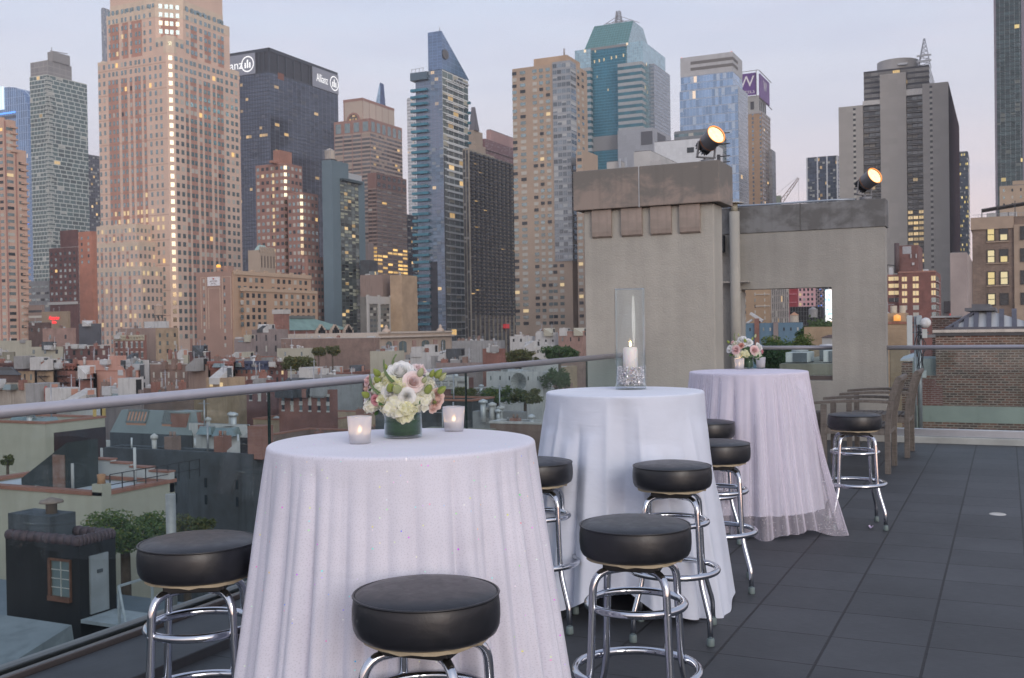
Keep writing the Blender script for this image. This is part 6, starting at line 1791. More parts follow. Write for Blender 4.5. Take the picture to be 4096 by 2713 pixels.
m = MB(); m.lathe([(8.5 * k, 0), (9 * k, 10 * k), (6 * k, 14 * k), (0, 15 * k)], (b.xcol(857, 1070), b.y0 + 2, b.zrow(1068)), 16); m.build('lantern', GLOW('lantern_orange', (1, .50, .08), 1.2), t)
m = MB(); m.box(b.xcol(868, 1070), b.xcol(885, 1070), b.y0 + 3, b.y0 + 6, b.z1, b.zrow(1059)); m.build('lift_hut', M_hk, t)
FOOT.append((b.x0, b.x1 + 2, b.y0, b.y1)); LAND.append((b.x1, b.y0, 'tan brick hotel'))
b = B(992, 1040, 1101, 1000, 380); t = thing('stone_tower', 'small stone tower top with dark slots and a pale green roof behind the tan hotel', 'building', b.loc())
m = MB(); m.box(b.x0, b.x1, b.y0, b.y1, GZ, b.z1)
for i in range(7): m.box(b.x1 - .3, b.x1 + .15, b.y0 + (b.y1 - b.y0) * i / 7, b.y0 + (b.y1 - b.y0) * (i + .6) / 7, b.z1 - 1, b.z1 + 1.2)
m.build('wall', M_tan, t)
m = MB()
for i in range(5): m.box(b.x1, b.x1 + .1, b.y0 + (b.y1 - b.y0) * (i + .35) / 5, b.y0 + (b.y1 - b.y0) * (i + .6) / 5, b.zrow(1070), b.zrow(1022))
m.build('slots', P('slot_brown', (.08, .06, .05), .7), t)
m = MB(); m.loft([[(b.x0 + 1, b.y0 + 1, b.z1 - 1), (b.x1 - .5, b.y0 + 1, b.z1 - 1), (b.x1 - .5, b.y1 - 2, b.z1 - 1), (b.x0 + 1, b.y1 - 2, b.z1 - 1)], [(b.x0 + 2, b.y0 + 3, b.z1 + 2), (b.x1 - 1.5, b.y0 + 3, b.z1 + 2), (b.x1 - 1.5, b.y1 - 4, b.z1 + 2), (b.x0 + 2, b.y1 - 4, b.z1 + 2)]], 0, False)
m.build('green_roof', P('verdigris', (.33, .45, .42), .7, var=.15), t)

b = B(1089, 1150, 1400, 1322, 300); k = b.k
t = thing('school_building', 'long building with a green copper roof and three ornate stone gables', 'building', b.loc())
m = MB(); m.box(b.x0, b.x1, b.y0, b.y1, GZ, b.z1); m.build('wall', COLS['red'], t)
rz = b.zrow(1272)
m = MB(); m.loft([[(b.x0, b.y0, b.z1), (b.x1 + .5, b.y0, b.z1), (b.x1 + .5, b.y1, b.z1), (b.x0, b.y1, b.z1)], [(b.x0, b.y0 + 6, rz), (b.x1 - 4, b.y0 + 6, rz), (b.x1 - 4, b.y1 - 14, rz), (b.x0, b.y1 - 14, rz)]], 0, False)
m.build('copper_roof', P('copper_green', (.165, .265, .24), .7, var=.2, scale=.4), t)
m = MB(); m.box(b.x1 - 4.2, b.x1 - 3.5, b.y0 + 6, b.y1 - 14, rz - .1, rz + .7); m.build('ridge', P('ridge_dark', (.12, .14, .14), .7), t)
M_gab = P('gable_stone', (.46, .37, .30), .8, var=.15, scale=1.5)
for x_ in (1274, 1330, 1383):
 yc_ = b.ycol(x_, 1320); w_ = 18 * k * 2.0; m = MB()
 for q, h in ((1, .45), (.72, .75), (.4, .95), (.15, 1.12)): m.box(b.x1 + .5, b.x1 + 1.2, yc_ - w_ * q, yc_ + w_ * q, b.zrow(1342), b.zrow(1342) + 38 * k * h)
 o = m.build('gable', M_gab, t)
 m = MB()
 for q in (-.5, 0, .5): m.box(b.x1 + 1.2, b.x1 + 1.26, yc_ + (q - .12) * w_, yc_ + (q + .12) * w_, b.zrow(1336), b.zrow(1322))
 m.build('gable_windows', WG[0], o)
m = MB(); c = B(1094, 1130, 1136, 1240, 296); m.box(c.x0, c.x1, c.y0, c.y0 + 3, GZ, c.z1); o = m.build('chimney', M_brkch, t)
m = MB(); m.box(c.x0 - .3, c.x1 + .3, c.y0 - .3, c.y0 + 3.3, c.zrow(1256), c.zrow(1238)); m.build('chimney_cap', M_stonec, o)
FOOT.append((b.x0, b.x1 + 2, b.y0, b.y1)); LAND.append((b.x1, b.y0, 'green copper roof'))
b = B(1500, 1516, 1806, 1332, 262); k = b.k
t = thing('stone_hall', 'low classical stone building with arched windows and a balustraded cornice', 'building', b.loc())
M_cst = P('hall_stone', (.40, .325, .265), .85, var=.12, scale=.4)
m = MB(); m.box(b.x0 - 30, b.x1, b.y0, b.y1, GZ, b.z1); m.build('wall', M_cst, t)
m = MB(); m.box(b.x1, b.x1 + .9, b.y0 - .3, b.y1, b.zrow(1352), b.zrow(1346)); m.box(b.x1, b.x1 + .4, b.y0 - .3, b.y1, b.z1 - .2, b.z1 + .25)
m.box(b.x0 - 30, b.x1, b.y0 - .4, b.y0, b.z1 - 1.2, b.z1); m.build('cornice', P('hall_cornice', (.50, .44, .38), .8), t)
for x_, w_ in ((1555, 12), (1610, 17), (1701, 18), (1772, 11)):
 yc_ = b.ycol(x_, 1390); w_ = w_ * k * 1.8; m = MB(); pts = [(b.x1 + .12, yc_ - w_, b.zrow(1415)), (b.x1 + .12, yc_ + w_, b.zrow(1415))]
 zt = b.zrow(1378); pts += [(b.x1 + .12, yc_ + w_ * math.cos(PI * i / 10), zt + 11 * k * math.sin(PI * i / 10)) for i in range(11)]
 m.face(pts); o = m.build('arched_window', WG[2], t)
 m = MB(); m.box(b.x1 + .12, b.x1 + .2, yc_ - w_ * .06, yc_ + w_ * .06, b.zrow(1415), zt + 9 * k); m.build('mullion', COLS['olive'], o)
m = MB()
for x_ in (1580, 1655, 1740): m.box(b.x1 + .05, b.x1 + .3, b.ycol(x_ - 7, 1390), b.ycol(x_ + 7, 1390), GZ, b.zrow(1366))
m.build('rose_panels', P('rose_panel', (.33, .22, .19), .85), t)
m = MB()
for x_ in (1552, 1768): m.lathe([(1.2, 0), (1.0, .6), (.35, 1.2), (.45, 1.6), (0, 2.1)], (b.x1 - .5, b.ycol(x_, 1330), b.z1), 10)
m.build('finials', M_gab, t)
FOOT.append((b.x0 - 30, b.x1, b.y0, b.y1)); LAND.append((b.x1, b.y0, 'classical stone building'))

b = house('grey five-storey office with pale vertical piers behind the classical stone building', 1440, 1464, 1668, 1187, 330, P('office_grey', (.155, .15, .135), .85, var=.15, scale=.3), wr=(16, 6, 14, 23, .75, .45), ncl=2, foot=False, wts=(2, 2, 4, 3, .05, .05))
m = MB()
for x_ in (1466, 1510, 1557, 1607, 1656): m.box(b.x1, b.x1 + .5, b.ycol(x_, 1250), b.ycol(x_ + 7, 1250), GZ, b.z1 + .6)
m.box(b.x1 - .2, b.x1 + .35, b.y0, b.y1, b.z1 - 2.2, b.z1 + .2); m.build('piers', M_stonec, b.t)
house('brown windowless block with a dark middle, above the grey office', 1440, 1530, 1602, 1098, 345, 'taupe', ncl=1, foot=False)
house('tan block with rooftop pergola, above the grey office', 1560, 1606, 1668, 1100, 340, P('tan_block', (.40, .29, .19), .85, scale=.3), ncl=3, foot=False)
house('dark terraced block with rooftop shrubs beside the slate slab tower', 1440, 1475, 1511, 1040, 420, 'slate', wr=(5, 1, 40, 24, .7, .6), ncl=0, foot=False)
house('mauve blank wall in the gap beside the slate slab tower', 1430, 1462, 1495, 972, 440, 'mauve', ncl=0, foot=False)

house('grey-brown block with a few tall windows right of the tan hotel', 1007, 1122, 1152, 1317, 262, 'mauve', wf=(3, 2, 12, 44, .14, .55), ncl=3)
house('lower grey-brown annex left of the grey-brown block', 936, 1006, 1020, 1355, 255, 'mauve', ncl=4)
house('long windowless brown brick wall before the green copper roof', 1124, 1500, 1518, 1352, 240, 'brown', coping=M_stonec, ncl=4, roof='white')
b = house('cream low block with white stair hut right of the big tan hotel', 1108, 1240, 1256, 1393, 212, 'cream', wf=(2, 1, 14, 18, .1, .9), ncl=2, roof='white')
house('pale low block with a bright white corner in front of the stone hall', 1480, 1568, 1617, 1405, 190, 'cream', ncl=3, roof='white')
b = house('white painted penthouse row right of the balcony slab', 2040, 2128, 2140, 1345, 230, 'white', wf=(3, 1, 6, 20, .25, .6), ncl=4, roof='white')
b = house('white rooftop plant block with railings in front of the tan tower', 2142, 2225, 2235, 1330, 226, 'white', wf=(3, 2, 20, 26, .25, .35), ncl=3, roof='white')
house('reddish block with a small square window left of the beige pier', 2233, 2332, 2345, 1328, 220, 'rose', wf=(3, 1, 20, 18, .14, .9), coping=M_cop, ncl=3)
house('low pale block under the white rooftop plant block', 2075, 2230, 2242, 1388, 195, 'white', wf=(5, 1, 8, 20, .14, .6), ncl=3, roof='white')
house('flat greenish glass-topped roof between stone hall and white penthouses', 1808, 2000, 2020, 1362, 235, 'grey', ncl=6, roof='white')
house('low terracotta block among white roofs right of the middle', 1930, 2010, 2022, 1395, 185, 'red', ncl=3, roof='white')
house('slope-roofed white row with dark skylights in the middle distance', 1640, 1720, 1760, 1410, 180, 'white', ncl=5, roof='white')
house('grey painted row house with black stair hut right of the bouquet', 1724, 1850, 1868, 1424, 168, 'grey', ncl=6, roof='white')
house('taupe concrete roof block with pipes right of the bouquet', 1745, 1905, 1930, 1452, 150, 'mauve', ncl=6, roof='tar')

M_blkcor = P('black_cornice', (.03, .03, .034), .6); M_brcor = P('brown_cornice', (.10, .055, .05), .7); M_navcor = P('navy_cornice', (.06, .075, .13), .6)


def escape(b, x0f, x1f, rows, off, pit):
 """black iron fire escape on the front"""
 m = MB(); X0, X1 = b.x0 + (b.x1 - b.x0) * x0f, b.x0 + (b.x1 - b.x0) * x1f
 for j in range(rows):
  z = b.z1 - (off + pit * j) * b.k
  m.box(X0, X1, b.y0 - 1.0, b.y0 - .02, z - .06, z)
  for q in range(8): xx = X0 + (X1 - X0) * q / 7; m.bar((xx, b.y0 - .98, z), (xx, b.y0 - .98, z + .9), .03)
  m.bar((X0, b.y0 - .98, z + .9), (X1, b.y0 - .98, z + .9), .04)
  if j < rows - 1: m.bar((X0 + .3, b.y0 - .7, z), (X1 - .3, b.y0 - .7, z - pit * b.k), .12, .04)
 m.build('fire_escape', P('iron_black', (.025, .025, .028), .6), b.t)


house('wide tan house with dark brown cornice at the left edge, row house', -60, 136, 144, 1455, 175, 'tan', wf=(8, 3, 34, 40, .25, .6), cornice=M_brcor, ncl=4, roof='tar')
b = house('narrow yellow-tan row house with black cornice and fire escape', 146, 222, 224, 1460, 172, 'tan', wf=(4, 4, 22, 26, .42, .7), cornice=M_blkcor, ncl=3, roof='silver'); escape(b, .2, .75, 3, 44, 27)
b = house('narrow red brick row house with fire escape beside the salmon walls', 226, 310, 312, 1457, 171, 'red', wf=(4, 4, 22, 27, .38, .7), cornice=P('brick_cornice', (.22, .09, .07), .8), ncl=3, roof='tar'); escape(b, .15, .7, 3, 46, 27)
b = house('salmon painted house with a white rectangle on its wall', 311, 470, 482, 1442, 168, 'salmon', ncl=2, roof='silver')
m = MB(); m.box(b.xcol(323, 1480), b.xcol(357, 1480), b.y0 - .05, b.y0, b.zrow(1494), b.zrow(1467)); m.build('white_patch', COLS['white'], b.t)
m = MB(); m.box(b.xcol(438, 1440), b.xcol(468, 1440), b.y0 - .02, b.y0 + 2, b.z1, b.zrow(1424)); m.build('chimney', COLS['salmon'], b.t)
house('low red brick front with three windows under the salmon wall', 311, 381, 384, 1494, 160, 'red', wf=(3, 2, 20, 34, .3, .6), ncl=1)
b = house('lower stepped salmon wall house with a sloped coping', 381, 553, 560, 1486, 158, 'salmon', ncl=3, coping=M_cop, roof='silver')
m = MB(); zc_ = b.z1
m.face([(b.xcol(415, 1486), b.y0 - .02, zc_), (b.xcol(500, 1486), b.y0 - .02, zc_), (b.xcol(482, 1470), b.y0 - .02, b.zrow(1465)), (b.xcol(455, 1470), b.y0 - .02, b.zrow(1476))])
m.face([(b.xcol(500, 1486), b.y0 + .3, zc_), (b.xcol(415, 1486), b.y0 + .3, zc_), (b.xcol(455, 1470), b.y0 + .3, b.zrow(1476)), (b.xcol(482, 1470), b.y0 + .3, b.zrow(1465))])
m.build('sloped_gable', COLS['salmon'], b.t)
b = house('weathered white render house with drainpipes, right of the salmon walls', 480, 596, 602, 1440, 178, 'white', wf=(3, 3, 16, 34, .12, .6), ncl=5, roof='silver')
house('cream rendered block with a tall white dormer wall above the brown brick wall', 668, 752, 758, 1420, 190, 'cream', ncl=3, roof='silver')
house('square red-brown brick block beside the cream dormer wall', 753, 836, 842, 1408, 196, 'maroon', wf=(2, 1, 10, 18, .12, .6), coping=M_stonec, ncl=2)
house('wide blank brown brick wall with four blind windows', 600, 750, 756, 1458, 165, 'brown', wf=(5, 2, 24, 38, .2, .6), coping=M_stonec, ncl=4, wts=(.5, 0, 0, 6, 0, 0))
house('blank taupe brick wall right of the four blind windows', 752, 832, 838, 1462, 160, 'taupe', ncl=4, coping=M_cop)
b = house('red row house with a toothed cornice left of the navy cornice', 836, 936, 940, 1449, 158, 'red', wf=(4, 3, 24, 30, .35, .6), cornice=P('red_cornice', (.25, .11, .09), .8), ncl=4)
b = house('red row houses with a navy blue cornice behind the grey handrail', 937, 1076, 1084, 1447, 157, 'red', wf=(7, 3, 24, 30, .33, .6), cornice=M_navcor, ncl=4)
b = house('darker red row house right of the navy cornice', 1077, 1140, 1150, 1450, 156, 'maroon', wf=(3, 3, 24, 30, .33, .6), cornice=M_brcor, ncl=3)
b = house('small tan house with an orange lit window below the red row', 825, 905, 980, 1512, 128, 'tan', wf=(2, 1, 12, 30, .3, .55), ncl=4, roof='tar', wts=(0, 0, 0, 0, 4, 1))
b = house('stained concrete blank wall house at the left edge', -80, 118, 127, 1532, 118, 'concrete', ncl=2, roof='tar')
c = B(-80, 70, 84, 1500, 124); m = MB(); m.box(c.x0, c.x1, c.y0, c.y1, b.zr, c.z1); o = m.build('dark_upper_block', COLS['dark'], b.t)
m = MB(); m.loft([[(c.x0 - .2, c.y0 - .2, c.z1), (c.x1 + .2, c.y0 - .2, c.z1), (c.x1 + .2, c.y1, c.z1), (c.x0 - .2, c.y1, c.z1)], [(c.x0 + 1, c.y0 + 1, c.z1 + .9), (c.x1 - 2, c.y0 + 1, c.z1 + .9), (c.x1 - 2, c.y1, c.z1 + .9), (c.x0 + 1, c.y1, c.z1 + .9)]], 0, False); m.build('hip_roof', ROOFS['tar'], o)
b = house('low pink house with a thick red roof pipe, left edge', 128, 212, 218, 1580, 106, 'rose', ncl=2)
m = MB(); xq = b.xcol(200, 1580); m.tube([(xq, b.y0 - .4, b.z1 - 4), (xq, b.y0 - .4, b.z1 + .2)] + arcpath((xq, b.y0 - .4, b.z1 + .2), (xq, b.y0 - .4, b.z1 + .8), (xq - 1.0, b.y0 - .4, b.z1 + .8), .5) + [(xq - 1.0, b.y0 - .4, b.z1 + .8)], .22, 10); m.build('red_pipe', P('red_pipe', (.35, .07, .05), .6), b.t)
house('row of low white brick parapets behind the handrail', 215, 400, 410, 1590, 104, 'white', ncl=7, roof='silver')
house('greyish terrace house with roof trellis left of the bouquet', 400, 560, 575, 1560, 116, 'mauve', ncl=7, roof='tar')
house('brown house with stair huts below the blind windows', 560, 760, 775, 1556, 118, 'brown', ncl=7, roof='silver')
house('tall pale chimney house right of the orange lit window', 985, 1090, 1105, 1520, 122, 'maroon', wf=(3, 2, 20, 34, .3, .6), ncl=4, lintel=M_stonec)
house('red brick house with pale striped lintels behind the bouquet', 1115, 1330, 1350, 1560, 105, 'red', wf=(6, 2, 20, 36, .28, .55), ncl=5, lintel=M_stonec)
house('grey slanted roof house with a black stair hut behind the bouquet', 1160, 1420, 1450, 1500, 130, 'grey', ncl=8, roof='white')
house('maroon brick house with pale stone cornice right of the bouquet', 1700, 1875, 1894, 1512, 112, 'maroon', wf=(4, 2, 30, 46, .2, .6), cornice=M_stonec, ncl=3, roof='silver')
b = house('long white rendered house with a big mesh dish on its roof edge', 1945, 2170, 2208, 1488, 126, 'white', wf=(6, 1, 14, 24, .1, .7), ncl=3, roof='tar')
t = thing('dish_antenna', 'big grey mesh satellite dish standing before the long white house', 'satellite dish', (b.xcol(2114, 1560), b.y0 - 2.5, b.z1 - 3))
m = MB(); rd = 34 * b.k; cc = Vector((b.xcol(2114, 1520), b.y0 - 2.5, b.zrow(1522)))
ring = [[Vector((q * rd * math.cos(2 * PI * j / 28), -.5 * (1 - q * q) * 0 + (q * q) * -.35, q * rd * math.sin(2 * PI * j / 28))) + cc for j in range(28)] for q in (.02, .35, .7, 1)]
m.loft(ring, 0, True, False); m.build('dish', P('dish_grey', (.27, .28, .27), .6, var=.15, scale=1), t)
m = MB()
for j in range(14): a = 2 * PI * j / 14; m.bar(cc + Vector((.05 * math.cos(a), -.03, .05 * math.sin(a))), cc + Vector((rd * math.cos(a), -.38, rd * math.sin(a))), .035)
m.tube([cc + Vector((0, .1, 0)), cc + Vector((0, .4, -rd - 1.2))], .09, 8); m.build('ribs', P('dish_rib', (.14, .145, .14), .6), t)
house('flat roof with orange-red coping right of the bouquet', 1500, 1890, 1975, 1606, 84, 'slate', ncl=5, roof='green', coping=M_cop)
house('grey-green terrace house with a stone stair tower beside the white cloth', 1890, 2090, 2110, 1650, 74, 'grey', ncl=7, roof='tar')
house('brown brick house low between the sequin and white tablecloths', 1960, 2200, 2240, 1700, 66, 'brown', ncl=3, roof='tar', coping=M_stonec)
house('grey concrete parapet house above the sequin tablecloth', 1700, 1960, 1985, 1720, 64, 'olive', ncl=5, roof='tar')

b = house('large house with a sloped green-grey roof and two copper skylights', 440, 768, 800, 1742, 78, 'slate', ncl=0, roof='green', par=.1)
zb = b.z1; x0, x1, y0, y1 = b.x0, b.x1, b.y0, b.y1; rx = b.xcol(560, 1742)
dp_ = min(11, y1 - y0); yr = y0 + dp_ * .75
m = MB(); m.loft([[(x0, y0, zb), (x1, y0, zb), (x1, y0 + dp_, zb), (x0, y0 + dp_, zb)], [(x0 + .6, yr, zb + 1.7), (x1 - .6, yr, zb + 1.7), (x1 - .6, yr + .5, zb + 1.7), (x0 + .6, yr + .5, zb + 1.7)]], 0, False)
m.build('sloped_roof', ROOFS['green'], b.t)
for xa_, xb_ in ((.18, .42), (.62, .74)):
 m = MB(); f = lambda u, v: (x0 + (x1 - x0) * u, y0 + dp_ * .75 * v, zb + 1.7 * v + .1)
 a_, c_, d_, e_ = f(xa_, .35), f(xb_, .35), f(xb_, .85), f(xa_, .85)
 up = Vector((0, 0, .15)); lo = [Vector(q) - up for q in (a_, c_, d_, e_)]; hi = [Vector(q) + up * .6 for q in (a_, c_, d_, e_)]
 m.loft([lo, hi], 0, False); o = m.build('skylight', P('copper_light', (.50, .27, .18), .45, var=.1), b.t)
 m = MB()
 for q in range(7): u = xa_ + (xb_ - xa_) * q / 6; m.bar(Vector(f(u, .35)) + up, Vector(f(u, .85)) + up, .10)
 for v_ in (.35, .85): m.bar(Vector(f(xa_, v_)) + up, Vector(f(xb_, v_)) + up, .16)
 m.build('skylight_bars', P('light_bar', (.17, .19, .19), .6), o)
m = MB(); m.box(b.xcol(676, 1734), b.xcol(738, 1734), y0 + .2, y0 + 1.8, zb - .5, b.zrow(1656)); o = m.build('chimney', M_brkch, b.t)
m = MB(); m.box(b.xcol(672, 1734), b.xcol(742, 1734), y0 + .1, y0 + 1.9, b.zrow(1656), b.zrow(1650)); m.build('chimney_cap', ROOFS['green'], o)
b = house('silver flat roof with vent pipes and low railing behind the glass', 755, 985, 1000, 1700, 76, 'white', ncl=9, roof='silver')
b = house('cream wall house with a dark tarred side wall, left behind the glass', -120, 183, 420, 1697, 66, 'cream', ncl=4, roof='silver', coping=M_cop, par=.4)
m = MB(); m.box(b.x1, b.x1 + .06, b.y0 + .6, b.y1, GZ, b.z1 - .6); m.build('tarred_side', stain('tarred_brick', (.055, .032, .034), (.028, .026, .034), .5, streak=.7), b.t)
m = MB()
for x_ in (388, 425): m.box(b.xcol(x_, 1690) if 0 else b.x1 - .3, b.x1 - .1, b.ycol(x_ - 3, 1690), b.ycol(x_ + 3, 1690), b.z1, b.z1 + .9)
m.build('yellow_posts', P('yellow_post', (.50, .36, .12), .7), b.t)
b = house('big dark slate-rendered wall house behind the glass, next to the sequin cloth', 415, 1010, 1080, 1818, 52, 'slate', ncl=4, roof='tar', par=.25, wf=(5, 2, 90, 70, .07, .55), wts=(1, 0, 0, 0, 0, 0))
m = MB(); m.box(b.xcol(985, 1760), b.xcol(1042, 1760), b.y0 + .1, b.y0 + 1.0, b.zr, b.zrow(1706)); m.build('chimney', M_brkch, b.t)
xa_, xb_ = b.xcol(862, 1790), b.xcol(982, 1790)
m = MB(); z_ = b.zr; h_ = b.zrow(1722) - z_
m.loft([[(xa_, b.y0 + .5, z_), (xa_, b.y0 + 2.2, z_), (xa_, b.y0 + 2.2, z_ + .1), (xa_, b.y0 + .5, z_ + .1)], [(xb_, b.y0 + .5, z_), (xb_, b.y0 + 2.2, z_), (xb_, b.y0 + 2.2, z_ + h_), (xb_, b.y0 + .5, z_ + h_)]], 0, False)
o = m.build('stair_dormer', COLS['white'], b.t)
m = MB(); m.box(xb_ - .7, xb_ - .15, b.y0 + .44, b.y0 + .5, z_, z_ + h_ * .7); m.build('door', COLS['black'], o)
m = MB()
for q in range(7): m.tube([(b.x0 + 1 + q * 1.2, b.y0 + 1 + .3 * q, z_), (b.x0 + 1 + q * 1.2, b.y0 + 1 + .3 * q, z_ + .7 + .1 * (q % 3))], .05, 6)
m.build('roof_pipes', M_pale, b.t)
b = house('white roofed house with stepped terracotta coped parapets and a cream wall, behind the glass', -160, 408, 700, 1985, 40, 'cream', ncl=0, roof='white', coping=M_cop, par=.05)
m = MB(); xr = b.x1
for i, (f0, f1, h) in enumerate(((.35, .5, .75), (.5, .65, .5), (.65, .8, .28))):
 ya, yb2 = b.y0 + (b.y1 - b.y0) * f0, b.y0 + (b.y1 - b.y0) * f1
yb_ = b.y1
for i, h in enumerate((.80, .68, .55, .42)):
 x_a = b.x0 + (b.x1 - b.x0) * (.46 + .135 * i); x_b = b.x0 + (b.x1 - b.x0) * (.46 + .135 * (i + 1))
 m.box(x_a, x_b, yb_ - .29, yb_ - .01, b.z1 - .4, b.z1 + h)
m.build('stepped_parapet', COLS['white'], b.t)
m = MB()
for i, h in enumerate((.80, .68, .55, .42)):
 x_a = b.x0 + (b.x1 - b.x0) * (.46 + .135 * i); x_b = b.x0 + (b.x1 - b.x0) * (.46 + .135 * (i + 1)); m.box(x_a, x_b, yb_ - .36, yb_ + .06, b.z1 + h, b.z1 + h + .07)
m.build('step_coping', M_cop, b.t)
xa_, xb_ = b.xcol(10, 1950), b.xcol(195, 1950)
m = MB(); z_ = b.zr; ym = b.y0 + .9
m.loft([[(xa_, ym, z_), (xb_, ym, z_), (xb_, ym + 1.6, z_), (xa_, ym + 1.6, z_)], [(xa_, ym, z_ + .35), (xb_, ym, z_ + 1.9), (xb_, ym + 1.6, z_ + 1.9), (xa_, ym + 1.6, z_ + .35)]], 0, False)
o = m.build('stair_hut', stain('dark_green_tar', (.04, .05, .055), (.055, .065, .065), .6), b.t)
m = MB(); m.box(xb_ - .75, xb_ - .1, ym - .05, ym, z_, z_ + 1.4); m.build('rusty_door', stain('rust_door', (.20, .10, .07), (.28, .22, .20), 3), o)
m = MB()
for x_, y_, h in ((225, .8, 1.1), (345, 2.5, 1.6), (95, 4, 1.3)): m.tube([(b.xcol(x_, 1950), b.y0 + y_, z_), (b.xcol(x_, 1950), b.y0 + y_, z_ + h)], .06, 8)
m.build('vent_pipe', COLS['white'], b.t)
m = MB(); xk = b.xcol(408, 1980); m.box(xk - .45, xk + .06, b.y0 - .06, b.y0 + .4, GZ, b.z1 + .45); o = m.build('chimney', COLS['cream'], b.t)
m = MB(); m.lathe([(.16, 0), (.14, .15), (.17, .35), (0, .38)], (xk - .2, b.y0 + .17, b.z1 + .45), 10); m.build('chimney_pot', P('pot_clay', (.36, .2, .11), .8), o)
m = MB(); xR = b.x1 - .1
for q in range(9): yy = b.y0 + .5 + q * .62; m.bar((xR, yy, b.z1), (xR, yy, b.z1 + .75), .03)
for zz in (.35, .75): m.bar((xR, b.y0 + .5, b.z1 + zz), (xR, b.y0 + .5 + 8 * .62, b.z1 + zz), .03)
m.build('iron_railing', P('iron_black', (.025, .025, .028)), b.t)
b = B(22, 316, 462, 2170, 25.5); k = b.k
t = thing('shed', 'black tarred rooftop shed with a rusty framed grid window and pale side door', 'shed', (b.x0, b.y0, b.z0))
zb = b.zrow(2560); h1 = b.z1
m = MB(); p = .18
m.box(b.x0, b.x1, b.y0, b.y0 + p, GZ, h1); m.box(b.x0, b.x1, b.y1 - p, b.y1, GZ, h1); m.box(b.x0, b.x0 + p, b.y0 + p, b.y1 - p, GZ, h1); m.box(b.x1 - p, b.x1, b.y0 + p, b.y1 - p, GZ, h1); m.build('wall', COLS['black'], t)
m = MB(); m.box(b.x0 + p, b.x1 - p, b.y0 + p, b.y1 - p, h1 - .5, h1 - .25); m.build('roof', ROOFS['green'], t)
m = MB(); e = .07
M_tile = P('maroon_tile', (.075, .05, .055), .7, var=.3, scale=5)
for (ax, ay), (bx, by) in (((b.x0, b.y0 + p / 2), (b.x1, b.y0 + p / 2)), ((b.x1 - p / 2, b.y0), (b.x1 - p / 2, b.y1)), ((b.x0, b.y1 - p / 2), (b.x1, b.y1 - p / 2))):
 n = 10
 for i in range(n):
  q0, q1 = i / n, (i + 1) / n; A_, B_ = Vector((ax + (bx - ax) * q0, ay + (by - ay) * q0, h1)), Vector((ax + (bx - ax) * q1, ay + (by - ay) * q1, h1))
  m.tube([A_, A_.lerp(B_, .5), B_], [.13, .15, .12], 10)
m.build('tile_coping', M_tile, t)
wx0, wx1, wz0, wz1 = b.xcol(210, 2320), b.xcol(283, 2320), b.zrow(2395), b.zrow(2252)
m = MB(); m.box(wx0, wx1, b.y0 - .02, b.y0, wz0, wz1); wo = m.build('window', WG[2], t)
m = MB(); f_ = .09
m.box(wx0 - f_, wx0, b.y0 - .07, b.y0, wz0, wz1); m.box(wx1, wx1 + f_ * .4, b.y0 - .05, b.y0, wz0, wz1); m.box(wx0 - f_, wx1 + f_ * .4, b.y0 - .06, b.y0, wz1, wz1 + f_ * .6); m.box(wx0 - f_, wx1 + f_ * .4, b.y0 - .1, b.y0, wz0 - f_ * 1.3, wz0)
m.build('frame', P('rust_frame', (.13, .065, .045), .8, var=.3, scale=6), wo)
m = MB()
for i in range(1, 2): m.box(wx0 + (wx1 - wx0) * .52 - .012, wx0 + (wx1 - wx0) * .52 + .012, b.y0 - .04, b.y0 - .02, wz0, wz1)
for i in range(1, 4): m.box(wx0, wx1, b.y0 - .04, b.y0 - .022, wz0 + (wz1 - wz0) * i / 4 - .01, wz0 + (wz1 - wz0) * i / 4 + .01)
m.build('glazing_bars', P('bar_pale', (.4, .4, .37), .7), wo)
m = MB(); ya, yb2 = b.ycol(357, 2330), b.ycol(430, 2330); m.box(b.x1, b.x1 + .05, ya, yb2, b.zrow(2470), b.zrow(2235)); do = m.build('door', stain('door_grey', (.33, .355, .37), (.26, .28, .29), 1.5), t)
m = MB(); m.box(b.x1 + .05, b.x1 + .07, ya + (yb2 - ya) * .35, ya + (yb2 - ya) * .65, b.zrow(2310), b.zrow(2296)); m.build('notice', COLS['slate'], do)
m = MB(); m.box(b.x0 - .2, b.x0 + 1.3, b.y1 - .9, b.y1 - .1, h1 - .3, h1 + .5); o = m.build('chimney', COLS['slate'], t)
m = MB(); m.lathe([(.14, 0), (.14, .25), (.3, .27), (.28, .33), (0, .42)], (b.x0 + .9, b.y1 - .5, h1 + .5), 12); m.build('chimney_cowl', P('cowl_rust', (.22, .17, .14), .7), o)
m = MB(); m.box(b.x1 + .02, b.x1 + 1.3, ya - .3, yb2 + .2, b.zrow(2492), b.zrow(2478))
for q in (ya - .3, yb2 + .2): m.bar((b.x1 + 1.28, q, b.zrow(2490)), (b.x1 + 1.28, q, b.zrow(2490) + 1.0), .05)
m.bar((b.x1 + 1.28, ya - .3, b.zrow(2490) + 1), (b.x1 + 1.28, yb2 + .2, b.zrow(2490) + 1), .05); m.bar((b.x1 + 1.28, ya - .3, b.zrow(2490) + 1), (b.x1 + 2.2, ya - .9, b.zrow(2490) - .1), .05); m.build('landing', P('landing_pale', (.30, .33, .34), .8), t)
FOOT.append((b.x0, b.x1, b.y0, b.y1)); LAND.append((b.x1, b.y0, 'black rooftop shed'))
bx1, by0 = b.x1, b.y0
zR = b.zrow(2640)
t = thing('low_roof', 'pale blue-grey flat roof around the black shed below the glass railing', 'roof', (-10, 20, GZ))
ax = atX(600, 2300, bx1).x
